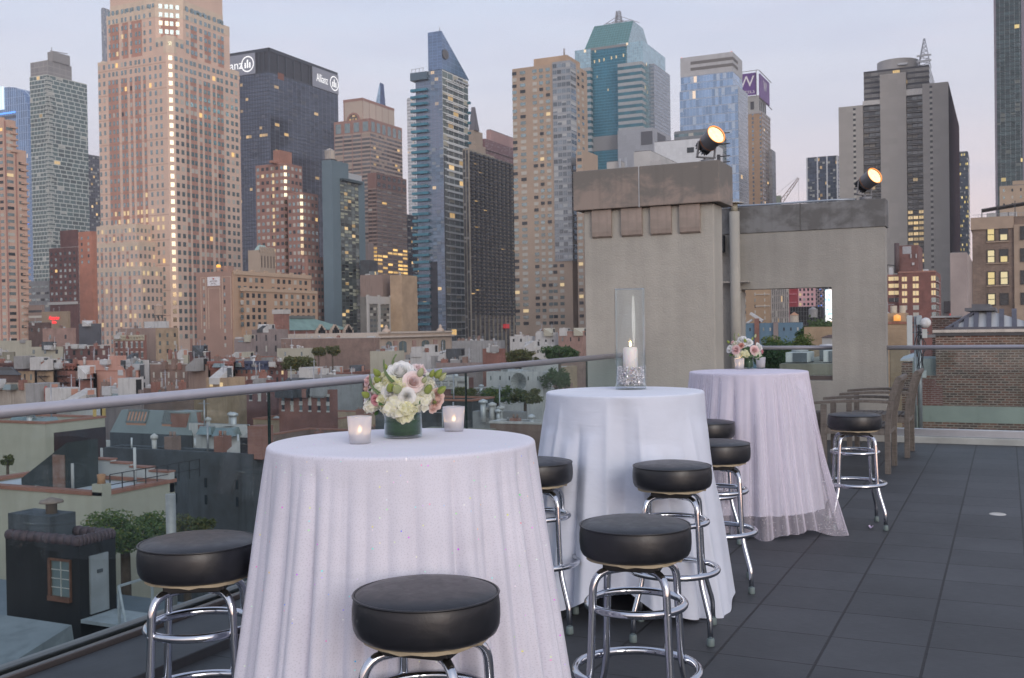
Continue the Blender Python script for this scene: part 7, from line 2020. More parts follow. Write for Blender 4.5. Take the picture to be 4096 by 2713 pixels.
m = MB(); m.box(b.x0 - 8, bx1 + 6.2, by0 - 9, b.y1 + 4, GZ, zR); m.build('slab', stain('blue_grey_roof', (.15, .18, .20), (.10, .125, .14), .5, .6, .1), t)
m = MB(); m.box(bx1 + 3.4, bx1 + 3.7, by0 - 7, b.y1 + 4, zR, zR + 1.5); m.build('upstand', stain('upstand_blue', (.30, .345, .39), (.24, .28, .315), .5), t)
q0 = atZ(75, 2620, zR + .9)
m = MB(); m.loft([[(q0.x - 2, q0.y - 1.4, zR), (q0.x + .75, q0.y - 1.4, zR), (q0.x + .75, q0.y + 1, zR), (q0.x - 2, q0.y + 1, zR)], [(q0.x - 2, q0.y - 1.4, zR + .9), (q0.x + .75, q0.y - 1.4, zR + .9), (q0.x + .5, q0.y + 1, zR + 1.35), (q0.x - 2, q0.y + 1, zR + 1.35)]], 0, False); m.build('roof_box', stain('roof_box', (.25, .28, .29), (.20, .225, .235), .8), t)
q1 = atZ(254, 2600, zR)
m = MB(); m.lathe([(.17, 0), (.17, .25), (.22, .27), (.20, .42), (.30, .46), (.30, .66), (.26, .70), (0, .70)], (q1.x, q1.y, zR), 20); m.build('mushroom_vent', P('vent_white', (.45, .46, .45), .6, var=.15, scale=6), t)
q2 = atZ(168, 2600, zR)
m = MB(); m.tube([(q2.x, q2.y, zR), (q2.x, q2.y, zR + 1.7)], .06, 10); m.build('pipe', P('pipe_grey', (.30, .32, .33), .5, .4), t)
q3 = atZ(372, 2150, zR + 2.5)
m = MB(); m.tube([(bx1 + .9, b.y1 + 1, zR), (bx1 + .9, b.y1 + 1, h1 + .9)], .13, 12); m.build('flue', P('flue_grey', (.34, .33, .31), .5, .5), t)
FOOT.append((b.x0 - 8, bx1 + 6.2, by0 - 9, b.y1 + 4))

# ================================================================== RIGHT SIDE: brick blocks, near brick wall, view through the opening
b = B(3888, 4210, None, 858, 160, dep=22); k = b.k
t = thing('brick_building', 'brown brick loft building with paired tall windows glowing yellow, at the right edge', 'building', b.loc())
M_lb = brick_mat('loft_brick', (.235, .165, .125), (.17, .115, .09), (.26, .215, .18), sc=2.2)
xp = b.xcol(4056, 1000)
m = MB(); m.box(b.x0, b.x1, b.y0, b.y1, GZ, b.z1); m.build('wall', M_lb, t)
m = MB(); m.box(b.x0 - .2, xp, b.y0 - .25, b.y1, b.zrow(905), b.z1 + .1)
for rw in (957, 1045, 1137): m.box(b.xcol(3945, 1000), b.xcol(4036, 1000), b.y0 - .2, b.y0, b.zrow(rw + 3), b.zrow(rw - 1.5))
m.box(xp, b.x1, b.y0 - .35, b.y0 - .001, GZ, b.zrow(892)); m.build('stone_trim', P('loft_stone', (.35, .27, .205), .85, var=.12, scale=.6), t)
fr_m = P('loft_frame', (.045, .04, .038), .6); M_shade = P('window_shade', (.60, .50, .28), .8)
for j, (r0, r1) in enumerate(((902, 953), (991, 1042), (1080, 1133), (1170, 1215))):
 for i, (c0, c1) in enumerate(((3949, 3979), (4000, 4031), (4083, 4130))):
  x0, x1, z0, z1 = b.xcol(c0, 1000), b.xcol(c1, 1000), b.zrow(r1), b.zrow(r0)
  yy = b.y0 - (.36 if i == 2 else 0)
  m = MB(); m.box(x0, x1, yy - .06, yy, z0, z1); wo = m.build('window', WG[0], t)
  lit = ((1, .45), (.0, .5)), ((1, 1), (.0, .5)), ((1, 1), (.6, 1)), ((.9, 1), (.0, .2))
  if i < 2:
   a_, c_ = lit[j][i]
   m = MB()
   if a_ > .3: m.box(x0 + .08, x1 - .08, yy - .075, yy - .06, z0 + (z1 - z0) * .52, z1 - .06)
   if c_ > .3: m.box(x0 + .08, x1 - .08, yy - .075, yy - .06, z0 + .06, z0 + (z1 - z0) * .48)
   if m.f: m.build('lit_shade', GLOW('shade_glow', (.82, .66, .30), .62) if (i + j) % 2 == 0 else GLOW('shade_glow2', (.86, .74, .42), .58), wo)
  m = MB(); e = .09
  m.box(x0 - e, x0, yy - .12, yy, z0, z1); m.box(x1, x1 + e, yy - .12, yy, z0, z1); m.box(x0 - e, x1 + e, yy - .12, yy, z1, z1 + e); m.box(x0 - e, x1 + e, yy - .12, yy, z0 - e, z0); m.box(x0, x1, yy - .11, yy - .055, (z0 + z1) / 2 - .05, (z0 + z1) / 2 + .05); m.build('frame', fr_m, wo)
m = MB(); zt = b.z1
cl, crr = b.xcol(3925, 820), b.x1
m.loft([[(cl, b.y0 + .5, b.zrow(824)), (crr, b.y0 + .5, b.zrow(792)), (crr, b.y0 + 5, b.zrow(792)), (cl, b.y0 + 5, b.zrow(824))], [(cl, b.y0 + .5, b.zrow(819)), (crr, b.y0 + .5, b.zrow(787)), (crr, b.y0 + 5, b.zrow(787)), (cl, b.y0 + 5, b.zrow(819))]], 0, False)
for x_ in (3927, 3990, 4060): m.bar((b.xcol(x_, 820), b.y0 + .6, zt), (b.xcol(x_, 820), b.y0 + .6, b.zrow(820 - (x_ - 3925) * .2)), .14)
m.build('roof_canopy', P('canopy_dark', (.07, .07, .075), .7), t)
m = MB()
for x_ in range(3912, 4130, 12): m.bar((b.xcol(x_, 850), b.y0 + .1, zt), (b.xcol(x_, 850), b.y0 + .1, zt + .55), .05)
m.bar((b.x0, b.y0 + .1, zt + .55), (b.x1, b.y0 + .1, zt + .55), .06); m.build('roof_railing', M_steel, t)
for x_ in (3965, 4020, 4050):
 m = MB(); m.box(b.xcol(x_, 850) - .7, b.xcol(x_, 850) + .6, b.y0 + 2, b.y0 + 3, zt, zt + .9); m.build('cooling_unit', M_pale, t, bevel=.05)

b = B(3540, 3742, 3755, 1084, 230); k = b.k
t = thing('brick_building', 'red brick apartment block with white-lit windows wrapping its corner, behind the screen wall edge', 'building', b.loc())
m = MB(); xs = b.xcol(3594, 1100); m.box(xs, b.x1, b.y0, b.y1 + 8, GZ, b.z1); m.box(b.xcol(3480, 1100), xs, b.y0 + 1.2, b.y1 + 8, GZ, b.zrow(1094)); m.build('wall', brick_mat('red_apartment_brick', (.25, .10, .08), (.22, .085, .07), (.25, .14, .12), sc=1.5), t)
m = MB(); m.box(xs - .1, b.x1 + .1, b.y0 - .12, b.y0 + .3, b.z1 - .25, b.z1 + .1); m.box(b.xcol(3480, 1100), xs, b.y0 + 1.1, b.y0 + 1.5, b.zrow(1094) - .25, b.zrow(1094) + .1); m.build('coping', P('brick_coping', (.33, .17, .13), .8), t)
rr = []
for j, rw in enumerate((1113, 1142, 1171, 1200, 1229, 1258)):
 z = b.zrow(rw)
 for x_, w_ in ((3618, 9.5), (3663, 11)): rr.append(((b.xcol(x_, 1150), b.y0, z), (w_ * k, 0, 0), (0, 0, 9 * k), (0, -1, 0), 5 if j < 4 else 3))
 rr.append(((b.xcol(3734, 1150), b.y0, z), (8 * k, 0, 0), (0, 0, 9.5 * k), (0, -1, 0), 5 if j < 3 else 1))
 rr.append(((b.x1, (b.y0 + b.y1) / 2, z), (0, (b.y1 - b.y0) * .42, 0), (0, 0, 9.5 * k), (1, 0, 0), 1))
 if j < 4: rr.append(((b.xcol(3575, 1150), b.y0 + 1.2, z + 4 * k), (22 * k, 0, 0), (0, 0, 8 * k), (0, -1, 0), 5 if j < 3 else 0))
window_set(t, rr, seed=4)
m = MB()
for c_, hx, hz, n, f in rr:
 if n[1] < 0: m.box(c_[0] - .05, c_[0] + .05, c_[1] - .09, c_[1] - .05, c_[2] - hz[2], c_[2] + hz[2])
m.build('window_bars', P('bar_pale', (.4, .4, .37)), t)
m = MB()
for x_ in (3738, 3752): pass
for rw in (1113, 1142, 1171, 1200, 1229): m.box(b.x1 + .06, b.x1 + .3, b.y0 - .05, b.y1 + .2, b.zrow(rw + 14), b.zrow(rw + 11))
m.build('balcony_edges', P('edge_rose', (.45, .33, .31), .7), t)
p_ = B(3588, 3672, 3690, 980, 236); m = MB(); m.box(p_.x0, p_.x1, p_.y0, p_.y1, b.z1 - .5, p_.z1); po = m.build('penthouse', brick_mat('penthouse_brick', (.22, .10, .09), (.19, .085, .075), (.22, .14, .12), sc=1.5), t)
m = MB(); m.box(p_.xcol(3610, 1000), p_.xcol(3645, 1000), p_.y0 - .05, p_.y0, p_.zrow(1014), p_.zrow(984)); m.build('grey_panel', P('panel_grey', (.36, .37, .39), .7), t)
m = MB()
for x_ in (3642, 3663): m.box(p_.xcol(x_, 1000), p_.xcol(x_ + 4, 1000), p_.y0 - .3, p_.y0 - .1, p_.zrow(1032), p_.zrow(1016))
m.box(p_.xcol(3648, 1000), p_.xcol(3657, 1000), p_.y0 - .3, p_.y0, p_.zrow(1060), p_.zrow(1050)); m.build('aerial_panels', M_pale, t)
m = MB(); m.tube([(p_.xcol(3588, 1000), p_.y0 - .5, b.z1), (p_.xcol(3588, 1000), p_.y0 - .5, p_.zrow(970))], .55, 10); m.build('flue', P('flue_brown', (.09, .06, .06), .7), t)
for x_, w_, h in ((3700, 9, 10), (3560, 8, 22)):
 m = MB(); m.box(b.xcol(x_, 1080) - w_ * k, b.xcol(x_, 1080) + w_ * k, b.y0 + 2, b.y0 + 4, b.zrow(1094), b.z1 + h * k); m.build('cooling_unit', M_pale, t, bevel=.05)
m = MB(); m.bar((b.xcol(3545, 1080), b.y0 + 2, b.z1), (b.xcol(3545, 1080), b.y0 + 2, b.z1 + 1.8), .2); m.bar((b.xcol(3545, 1080), b.y0 + 2, b.z1 + 1.8), (b.xcol(3575, 1080), b.y0 + 2, b.z1 + 1.6), .2); m.bar((b.xcol(3575, 1080), b.y0 + 2, b.z1), (b.xcol(3575, 1080), b.y0 + 2, b.z1 + 1.6), .2); m.build('roof_frame', P('iron_black', (.025, .025, .028)), t)

house('plain tan brick house behind the antenna mast, right of the screen wall', 3480, 3632, 3640, 1296, 62, 'tan', ncl=0, foot=False, coping=M_cop)
b = house('cream house with rounded vents and an orange lamp, just above the plain tan one', 3480, 3622, 3634, 1252, 80, 'tan', ncl=2, foot=False, roof='tar')
m = MB(); m.lathe([(.25, 0), (.25, .4), (0, .5)], (b.xcol(3590, 1262), b.y0 - .3, b.z1 - .6), 10); m.build('lamp', GLOW('lamp_orange', (1, .42, .1), .9), b.t)
for x_, w_ in ((3570, 13), (3606, 12)):
 m = MB(); m.tube([(b.xcol(x_, 1250), b.y0 + 1, b.z1 - .8), (b.xcol(x_, 1250), b.y0 + 1, b.zrow(1222))], w_ * b.k, 14); m.build('vent_drum', P('drum_cream', (.46, .40, .31), .8), b.t)

b = B(3742, 4250, None, 1326, 38, dep=14); k = b.k
t = thing('brick_building', 'dark mottled brick building with a grey mansard skylight, beyond the far glass railing', 'building', b.loc())


def old_brick():
 b_ = NB('old_mottled_brick'); uv = b_.uv()
 br = b_.n('ShaderNodeTexBrick', {'Vector': uv, 'Color1': (.185, .085, .06), 'Color2': (.06, .045, .04), 'Mortar': (.25, .205, .175), 'Scale': 1.0, 'Mortar Size': .020, 'Bias': -.05, 'Brick Width': .27, 'Row Height': .092})
 n = b_.noise(b_.obj(), .45, 6, .7)
 n2 = b_.rng(b_.noise(b_.obj(), 1.6, 4), .3, .7, .75, 1.25)
 c = b_.mix(b_.rng(n, .48, .62, 0, .65), br.outputs['Color'], b_.mix(.5, br.outputs['Color'], (.12, .115, .085)))
 c = b_.n('ShaderNodeVectorMath', {0: c, 3: n2}, operation='SCALE').outputs[0]
 b_.pset(col=c, rough=.9).bump(br.outputs['Fac'], -.4, .008)
 return b_.m


M_ob = old_brick(); MATS['old_mottled_brick'] = M_ob
xl2 = b.xcol(3662, 1600)
zmid, zg0, zg1 = b.zrow(1506), b.zrow(1632), b.zrow(1700)
m = MB(); m.box(b.x0, b.x1, b.y0, b.y1, zmid, b.z1 - .02); m.box(xl2, b.x1, b.y0, b.y1, GZ, zmid); m.build('wall', M_ob, t)
m = MB(); m.box(xl2 + .05, b.x1, b.y0 - .012, b.y0 - .001, zg1, zg0); m.box(b.xcol(3662, 1600), b.xcol(3682, 1740), b.y0 - .012, b.y0 - .001, b.zrow(1745), zg1); m.build('painted_band', stain('pale_green_paint', (.35, .40, .35), (.28, .325, .29), .6, streak=.2), t)
m = MB(); m.box(xl2 + .03, b.xcol(3770, 1560), b.y0 - .008, b.y0 - .001, zg0 + .02, b.zrow(1548)); m.box(xl2 + .06, b.xcol(3745, 1530), b.y0 - .008, b.y0 - .001, b.zrow(1548), b.zrow(1520)); m.build('new_brick_patch', brick_mat('patch_brick', (.23, .10, .085), (.20, .085, .07), (.32, .26, .24)), t)
m = MB(); m.box(b.x0 - .1, b.x1, b.y0 - .08, b.y0 + .3, b.zrow(1326), b.zrow(1314)); m.build('flashing', P('flashing_metal', (.60, .57, .52), .3, .75), t)
m = MB(); m.box(b.x0 - .06, b.x1, b.y0 - .05, b.y0 + .2, b.zrow(1340), b.zrow(1326)); m.build('fascia', P('fascia_dark', (.07, .07, .075), .7), t)
za, zb = b.zrow(1314), b.zrow(1236)
xa, xb, xc_ = b.xcol(3782, 1310), b.xcol(3905, 1230), b.x1 - .4
y_ = b.y0 + .25; dy = 1.6
m = MB(); m.loft([[(xa, y_, za), (xc_, y_, za), (xc_, b.y1, za), (xa, b.y1, za)], [(xb, y_ + dy, zb), (xc_ - 2, y_ + dy, zb), (xc_ - 2, b.y1 - 3, zb), (xb, b.y1 - 3, zb)]], 0, False)
o = m.build('skylight_glass', P('cloudy_glass', (.40, .40, .39), .35, 0, var=.18, scale=.5), t)
m = MB()
F_ = lambda x, v: Vector((x, y_ - .03 + dy * v, za + (zb - za) * v + .02))
x_ = xa + .02; i = 0
for cp in (3822, 3862, 3902, 3954, 4006, 4058, 4110, 4160):
 xx = b.xcol(cp, 1270); v1 = min(1, max(0, (xx - xa) / (xb - xa))); m.bar(F_(xx, 0), F_(xx, v1) + Vector((.0, 0, 0)), .17, .1)
m.bar((xa, y_ - .05, za), (xb, y_ + dy - .05, zb), .14, .12); m.bar((xa, y_ - .05, za + .03), (xc_, y_ - .05, za + .03), .14, .12)
m.build('skylight_bars', P('lead_bar', (.095, .095, .115), .6, .2), o)
m = MB(); m.box(xb - .45, xc_ - 1.8, y_ + dy - .35, b.y1 - 2.6, zb, zb + .12); m.box(xb - .2, xc_ - 2, y_ + dy - .2, b.y1 - 2.9, zb + .12, zb + .26); m.build('skylight_cap', P('cap_lead', (.115, .12, .135), .6, .2), o)
c = B(3728, 3842, 3850, 1270, 44); m = MB(); m.box(c.x0, c.x1, c.y0, c.y0 + .4, GZ, c.z1); o = m.build('rear_wall', M_ob, t)
m = MB(); m.box(c.x0 - .05, c.x1 + .05, c.y0 - .06, c.y0 + .46, c.z1, c.zrow(1263)); m.build('coping', M_stonec, o)
c = B(3600, 3745, 3748, 1418, 40, dep=3); t2 = thing('lean_to', 'pale green-grey lean-to wall with a sloped metal top beside the dark mottled brick', 'building', c.loc())
m = MB(); m.box(c.xcol(3650, 1450), c.x1, c.y0, c.y1, GZ, c.zrow(1435)); m.build('wall', stain('lean_green', (.33, .37, .355), (.27, .30, .29), .8), t2)
m = MB(); m.box(c.xcol(3606, 1450), c.xcol(3650, 1450), c.y0 - .05, c.y0 + 1, GZ, c.zrow(1452)); m.build('brick_stub', M_ob, t2)
m = MB(); m.loft([[(c.xcol(3602, 1440), c.y0 - .1, c.zrow(1444)), (c.xcol(3654, 1440), c.y0 - .1, c.zrow(1444)), (c.xcol(3654, 1440), c.y0 + 1.2, c.zrow(1432)), (c.xcol(3602, 1440), c.y0 + 1.2, c.zrow(1432))], [(c.xcol(3602, 1440), c.y0 - .1, c.zrow(1438)), (c.xcol(3654, 1440), c.y0 - .1, c.zrow(1430)), (c.xcol(3654, 1440), c.y0 + 1.2, c.zrow(1412)), (c.xcol(3602, 1440), c.y0 + 1.2, c.zrow(1430))]], 0, False); m.build('metal_top', M_pale, t2)

D = 35.5; b = B(3628, 3660, None, 1262, D, dep=.3)
t = thing('antenna_mast', 'grey mobile phone antenna mast with a tall flat panel and a round drum dish', 'antenna mast', (b.x1 + .1, b.y0, b.zrow(1760)))
zb_ = b.zrow(1500)
m = MB(); m.box(b.xcol(3628, 1300), b.xcol(3650, 1300), b.y0 - .1, b.y0 + .1, b.zrow(1400), b.z1); m.build('panel', P('panel_pale', (.46, .50, .50), .5, var=.06), t, bevel=.02)
m = MB(); xq = b.xcol(3660, 1300); m.tube([(xq, b.y0, b.zrow(1780)), (xq, b.y0, b.zrow(1264))], .035, 10)
xq2 = b.xcol(3676, 1300); m.tube([(xq2, b.y0 + .1, b.zrow(1780)), (xq2, b.y0 + .1, b.zrow(1262))], .075, 12); m.build('pole', P('mast_galv', (.36, .38, .40), .45, .6), t)
m = MB(); m.box(b.xcol(3666, 1300), b.xcol(3688, 1300), b.y0 - .15, b.y0 + .02, b.zrow(1300), b.zrow(1264)); m.build('radio_unit', P('radio_grey', (.28, .33, .36), .5), t, bevel=.02)
m = MB(); m.lathe([(.0, 0), (.165, 0), (.17, .12), (.12, .17), (0, .18)], n=24)
cc = Vector((b.xcol(3706, 1290), b.y0 - .05, b.zrow(1290)))
m.tf(Matrix.Translation(cc) @ Matrix.Rotation(PI / 2 + .3, 4, 'X') @ Matrix.Rotation(-.35, 4, 'Y')); m.build('drum_dish', P('dish_white', (.60, .61, .61), .5), t)
m = MB()
for rw in (1292, 1308, 1330): m.bar((b.xcol(3648, 1300), b.y0, b.zrow(rw)), (b.xcol(3715, 1300), b.y0, b.zrow(rw + 1)), .05)
m.bar((b.xcol(3680, 1350), b.y0, b.zrow(1347)), (b.xcol(3738, 1350), b.y0 + .2, b.zrow(1345)), .10); m.build('brackets', P('bracket_dark', (.12, .13, .145), .6, .3), t)
m = MB(); rnd = random.Random(2)
for i in range(7):
 x0_ = b.xcol(3668 + 4 * i, 1350); pts = [(x0_ + rnd.uniform(-.06, .06) + .04 * math.sin(q * 1.3 + i), b.y0 - .12, b.zrow(1300 + q * 26 + 8 * i)) for q in range(7)]; m.tube(pts, .014, 5)
m.build('cables', P('cable_black', (.02, .02, .024), .5), t)
for x_, rw, w_, h in ((3700, 1335, 9, 18), (3696, 1496, 8, 14)):
 m = MB(); m.box(b.xcol(x_, 1400) - w_ * b.k, b.xcol(x_, 1400) + w_ * b.k, b.y0 - .15, b.y0 + .02, b.zrow(rw + h), b.zrow(rw - h)); m.build('cabinet', P('cabinet_grey', (.45, .48, .47), .5), t, bevel=.01)

house('grey stone office with small windows at the left side of the wall opening', 2880, 3008, 3012, 1060, 300, P('slot_grey', (.23, .215, .21), .85, scale=.3), wf=(5, 12, 20, 24, .25, .5), ncl=0, foot=False, wts=(3, 1, 3, 1, .2, .3))
b = house('ochre apartment building with white string courses seen in the wall opening', 2960, 3076, 3082, 1000, 240, P('slot_ochre', (.36, .255, .165), .85, var=.1, scale=.4), wf=(3, 12, 20, 24, .10, .55), ncl=0, foot=False, wts=(2, 2, 2, 3, 0, 0))
m = MB()
for rw in (1177, 1224): m.box(b.xcol(3022, 1200), b.x1 + .1, b.y0 - .25, b.y0, b.zrow(rw + 1.5), b.zrow(rw - 1.5))
m.build('string_courses', P('course_white', (.55, .52, .46), .8), b.t)
b = B(3070, 3150, 3154, 1000, 330); k = b.k
t = thing('office_building', 'pale stone office with many vertical piers seen in the wall opening', 'building', b.loc())
m = MB(); cells(m, b.x0, b.x1, b.y0, b.y1, GZ, b.z1, 11, 3, 30 * k); m.build('wall', [facade('stone_piers', (.36, .335, .315), (.13, .13, .135), (.35, .75), (.12, .9), lit=.02, gmetal=.2, span=(.22, .2, .19)), M_roof], t)
b = B(3150, 3187, 3192, 1100, 420); t = simple_tower('deep red lit building slice in the wall opening', b, P('deep_red', (.34, .04, .05), .7, scale=.3), 1, 1, 10)
m = MB(); m.box(b.x0, b.x1, b.y0 - .3, b.y0, b.zrow(1211), b.zrow(1208)); m.box(b.x0, b.x1, b.y0 - .3, b.y0, b.zrow(1178), b.zrow(1175)); m.build('bands', P('pink_band', (.60, .22, .25), .7), t)
b = B(3184, 3256, 3262, 1110, 430); k = b.k; t = thing('pink_lit_building', 'pink-lit building with a grid of dark windows in the wall opening', 'building', b.loc())
m = MB(); m.box(b.x0, b.x1, b.y0, b.y1, GZ, b.z1); m.build('wall', P('pink_lit_wall', (.84, .50, .51), .8, scale=.2), t)  # pink light on the facade is put into the wall's own colour
window_set(t, face_rects(b.x0 + 8 * k, b.x1, b.y0, b.y1, b.zrow(1226), b.zrow(1110), 'F', 4, 6, .5, .52), (4, 0, 2, 1, .3, .5), seed=7)
b = B(3254, 3292, 3300, 1090, 440); t = thing('steel_frame', 'dark steel lattice sign structure with blue lights in the wall opening', 'sign frame', b.loc())
m = MB(); m.box(b.x0, b.x1, b.y0 + 1, b.y1, GZ, b.z1); m.build('backing', P('backing_dark', (.05, .055, .075), .7), t)
m = MB()
for j in range(8):
 z0, z1 = b.zrow(1230 - j * 17), b.zrow(1230 - (j + 1) * 17)
 for i in range(2):
  xa, xb = b.x0 + (b.x1 - b.x0) * i / 2, b.x0 + (b.x1 - b.x0) * (i + 1) / 2
  m.bar((xa, b.y0, z0), (xb, b.y0, z1), .5); m.bar((xb, b.y0, z0), (xa, b.y0, z1), .5)
m.build('lattice', P('lattice_pink', (.48, .36, .35), .6), t)
m = MB()
for x_, rw in ((3282, 1158), (3286, 1184), (3286, 1222), (3275, 1225), (3257, 1190)): m.lathe([(.0, -.28), (.3, 0), (0, .28)], (b.xcol(x_, 1200), b.y0 - .6, b.zrow(rw)), 8)
m.build('blue_lamps', GLOW('blue_lamp', (.1, .3, 1), 1.4), t)
b = B(3286, 3333, None, 1158, 445, dep=2); t = thing('led_billboard', 'dazzling white advertising screen at the right side of the wall opening', 'billboard', (b.x0, b.y0, b.zrow(1292)))
bb = NB('billboard_glow'); s_ = bb.uv(); n_ = bb.noise(s_, .35, 4, .6, .6)
cr_ = bb.n('ShaderNodeValToRGB', {0: n_}); cr_.color_ramp.elements[0].position = .36; cr_.color_ramp.elements[0].color = (.1, .6, .85, 1); cr_.color_ramp.elements[1].position = .46; cr_.color_ramp.elements[1].color = (1, 1, 1, 1)
e_ = cr_.color_ramp.elements.new(.66); e_.color = (1, 1, 1, 1); e_ = cr_.color_ramp.elements.new(.72); e_.color = (1, .5, .62, 1)
bb.pset(col=(.3, .3, .3), emit=cr_.outputs[0], es=1.5)
m = MB(); m.box(b.x0, b.x1, b.y0, b.y1, b.zrow(1285), b.z1); m.build('screen', bb.m, t)
text('T', 12 * b.k, Matrix.Translation((b.xcol(3305, 1222), b.y0 - .05, b.zrow(1224))) @ MF, GLOW('letter_cyan', (.05, .45, .8), 1.0), t)
m = MB(); m.box(b.xcol(3298, 1300), b.xcol(3306, 1300), b.y0 + .5, b.y1, GZ, b.zrow(1284)); m.build('post', COLS['slate'], t)
b = house('dark scaffolded building with a tank on top in the wall opening', 3160, 3283, 3290, 1226, 250, 'black', ncl=0, foot=False)
m = MB()
for i in range(12): xx = b.x0 + (b.x1 - b.x0) * i / 11; m.bar((xx, b.y0 - .3, b.zrow(1320)), (xx, b.y0 - .3, b.z1), .07)
for j in range(5): m.bar((b.x0, b.y0 - .3, b.z1 - j * 1.1), (b.x1, b.y0 - .3, b.z1 - j * 1.1), .07)
m.build('scaffold', P('scaffold_grey', (.16, .165, .17), .6), b.t)
D = 200; b = B(3158, 3196, None, 1262, D, dep=2)
t = thing('water_tower', 'pale wooden water tank with an orange cone roof in the wall opening', 'water tower', (b.xcol(3177, 1280), b.y0, b.zrow(1290)))
m = MB(); m.lathe([(18 * b.k, 0), (17 * b.k, 28 * b.k), (0, 28 * b.k)], (b.xcol(3177, 1280), b.y0, b.zrow(1289)), 18, sm=False); m.build('tank', P('tank_pale2', (.46, .41, .34), .85, var=.15), t)
m = MB(); m.lathe([(19.5 * b.k, 0), (0, 13 * b.k)], (b.xcol(3177, 1280), b.y0, b.zrow(1261)), 18, sm=False, caps=False); m.build('cone_roof', P('cone_orange', (.42, .23, .14), .8), t)
m = MB(); m.box(b.xcol(3177, 1280) - 1, b.xcol(3177, 1280) + 1, b.y0 - 1, b.y0 + 1, GZ, b.zrow(1289)); m.build('stand', COLS['slate'], t)
b = B(3234, 3271, None, 1238, 190, dep=2)
t = thing('water_tower', 'grey cylindrical water tank on dark legs in the wall opening', 'water tower', (b.xcol(3252, 1260), b.y0, GZ))
water_tank(t, (b.xcol(3252, 1260), b.y0), b.zrow(1300), 18 * b.k, 32 * b.k, 30 * b.k, P('tank_grey', (.25, .25, .25), .7), 'tank')
m = MB(); m.box(b.xcol(3240, 1300), b.xcol(3264, 1300), b.y0 - .8, b.y0 + .8, GZ, b.zrow(1300)); m.build('plinth', COLS['slate'], t)
b = house('blue painted low building seen in the wall opening', 2960, 3205, 3212, 1290, 120, 'blue', ncl=0, foot=False, wf=(9, 1, 18, 16, .2, .8), wts=(1, 0, 1, 2, 0, 0))
m = MB(); m.box(b.xcol(3095, 1300), b.xcol(3113, 1300), b.y0 - .3, b.y0 + .6, GZ, b.zrow(1287)); m.build('concrete_pier', COLS['mauve'], b.t)
m = MB(); m.box(b.xcol(3019, 1290), b.xcol(3037, 1290), b.y0 - .2, b.y0 + .8, b.zr - 2, b.zrow(1271)); m.build('brick_chimney', M_brkch, b.t)
m = MB(); xq = b.xcol(3018, 1280); m.bar((xq - .5, b.y0 + .2, b.zrow(1250)), (xq + .9, b.y0 + .2, b.zrow(1282)), .5, .3); m.bar((xq - 1.4, b.y0 + .2, b.zrow(1300)), (xq - .3, b.y0 + .2, b.zrow(1276)), .4, .2); m.build('sloped_duct', M_pale, b.t)
b = house('tan brick house with planted roof edge seen in the wall opening', 3216, 3340, 3348, 1307, 70, 'tan', ncl=0, foot=False, par=.3)
rnd = random.Random(4)
m = MB()
for i in range(420):
 x_, z_ = rnd.uniform(b.x0 + .2, b.x1), b.z1 - .1 + abs(rnd.gauss(0, .28)); s_ = rnd.uniform(.05, .12); a = rnd.uniform(0, 6.28)
 yy = b.y0 + rnd.uniform(.1, 1.0); d1 = Vector((math.cos(a), .3, math.sin(a))) * s_; d2 = Vector((-math.sin(a), .5, math.cos(a))) * s_ * .6
 c_ = Vector((x_, yy, z_)); m.face([c_ - d1, c_ - d2, c_ + d1, c_ + d2])
m.build('foliage', P('roof_leaf', (.06, .10, .04), .8, var=.4, scale=2), b.t)
c = B(3288, 3345, None, 1350, 66, dep=1.0); m = MB(); m.box(c.x0, c.x1, c.y0, c.y1, GZ, c.z1); o = m.build('white_bay', COLS['white'], b.t)
m = MB(); m.loft([[(c.x0 - .1, c.y0 - .1, c.z1), (c.x1, c.y0 - .1, c.z1), (c.x1, c.y1, c.z1), (c.x0 - .1, c.y1, c.z1)], [(c.x0 + .35, c.y0 + .3, c.zrow(1340)), (c.x1, c.y0 + .3, c.zrow(1340)), (c.x1, c.y1, c.zrow(1340)), (c.x0 + .35, c.y1, c.zrow(1340))]], 0, False); m.build('bay_roof', P('bay_roof', (.10, .07, .065), .8), o)
b = B(3118, 3380, None, 1456, 30, dep=10); t = thing('low_roof', 'olive parapet roof carrying cooling units behind the wall opening', 'roof', b.loc())
m = MB(); m.box(b.x0, b.x1, b.y0, b.y1, GZ, b.z1); m.build('parapet', COLS['olive'], t)
for i, (c0, c1, r0, r1, yy) in enumerate(((3132, 3220, 1411, 1452, .4), (3222, 3268, 1404, 1445, 2.5), (3280, 3345, 1404, 1456, .6))):
 x0, x1 = b.xcol(c0, 1430), b.xcol(c1, 1430)
 t2 = thing('cooling_unit', ('large white cooling unit with dark louvred side, leftmost on the olive roof', 'dark cooling unit half hidden between two white ones', 'tall white cooling unit at the right side of the wall opening')[i], 'cooling unit', (x0, b.y0 + yy, b.z1), 'rooftop cooling units')
 m = MB(); m.box(x0, x1, b.y0 + yy, b.y0 + yy + 1.2, b.z1 + .03, b.zrow(r0)); m.build('casing', P('unit_white', (.52, .55, .54), .5), t2, bevel=.01)
 m = MB(); m.box(x0 + (x1 - x0) * (.34 if i != 1 else .02), x1 - .01, b.y0 + yy - .03, b.y0 + yy, b.z1 + .04, b.zrow(r0 + 2)); m.build('louvre', P('unit_louvre', (.10, .12, .135), .6), t2)
 m = MB(); m.lathe([(.25, 0), (.25, .12), (0, .14)], ((x0 + x1) / 2, b.y0 + yy + .6, b.zrow(r0)), 14); m.build('fan_cowl', M_pale, t2)
 m = MB(); m.box(x0, x1, b.y0 + yy, b.y0 + yy + 1.1, b.z1 - .01, b.z1 + .03); m.build('feet', COLS['slate'], t2)

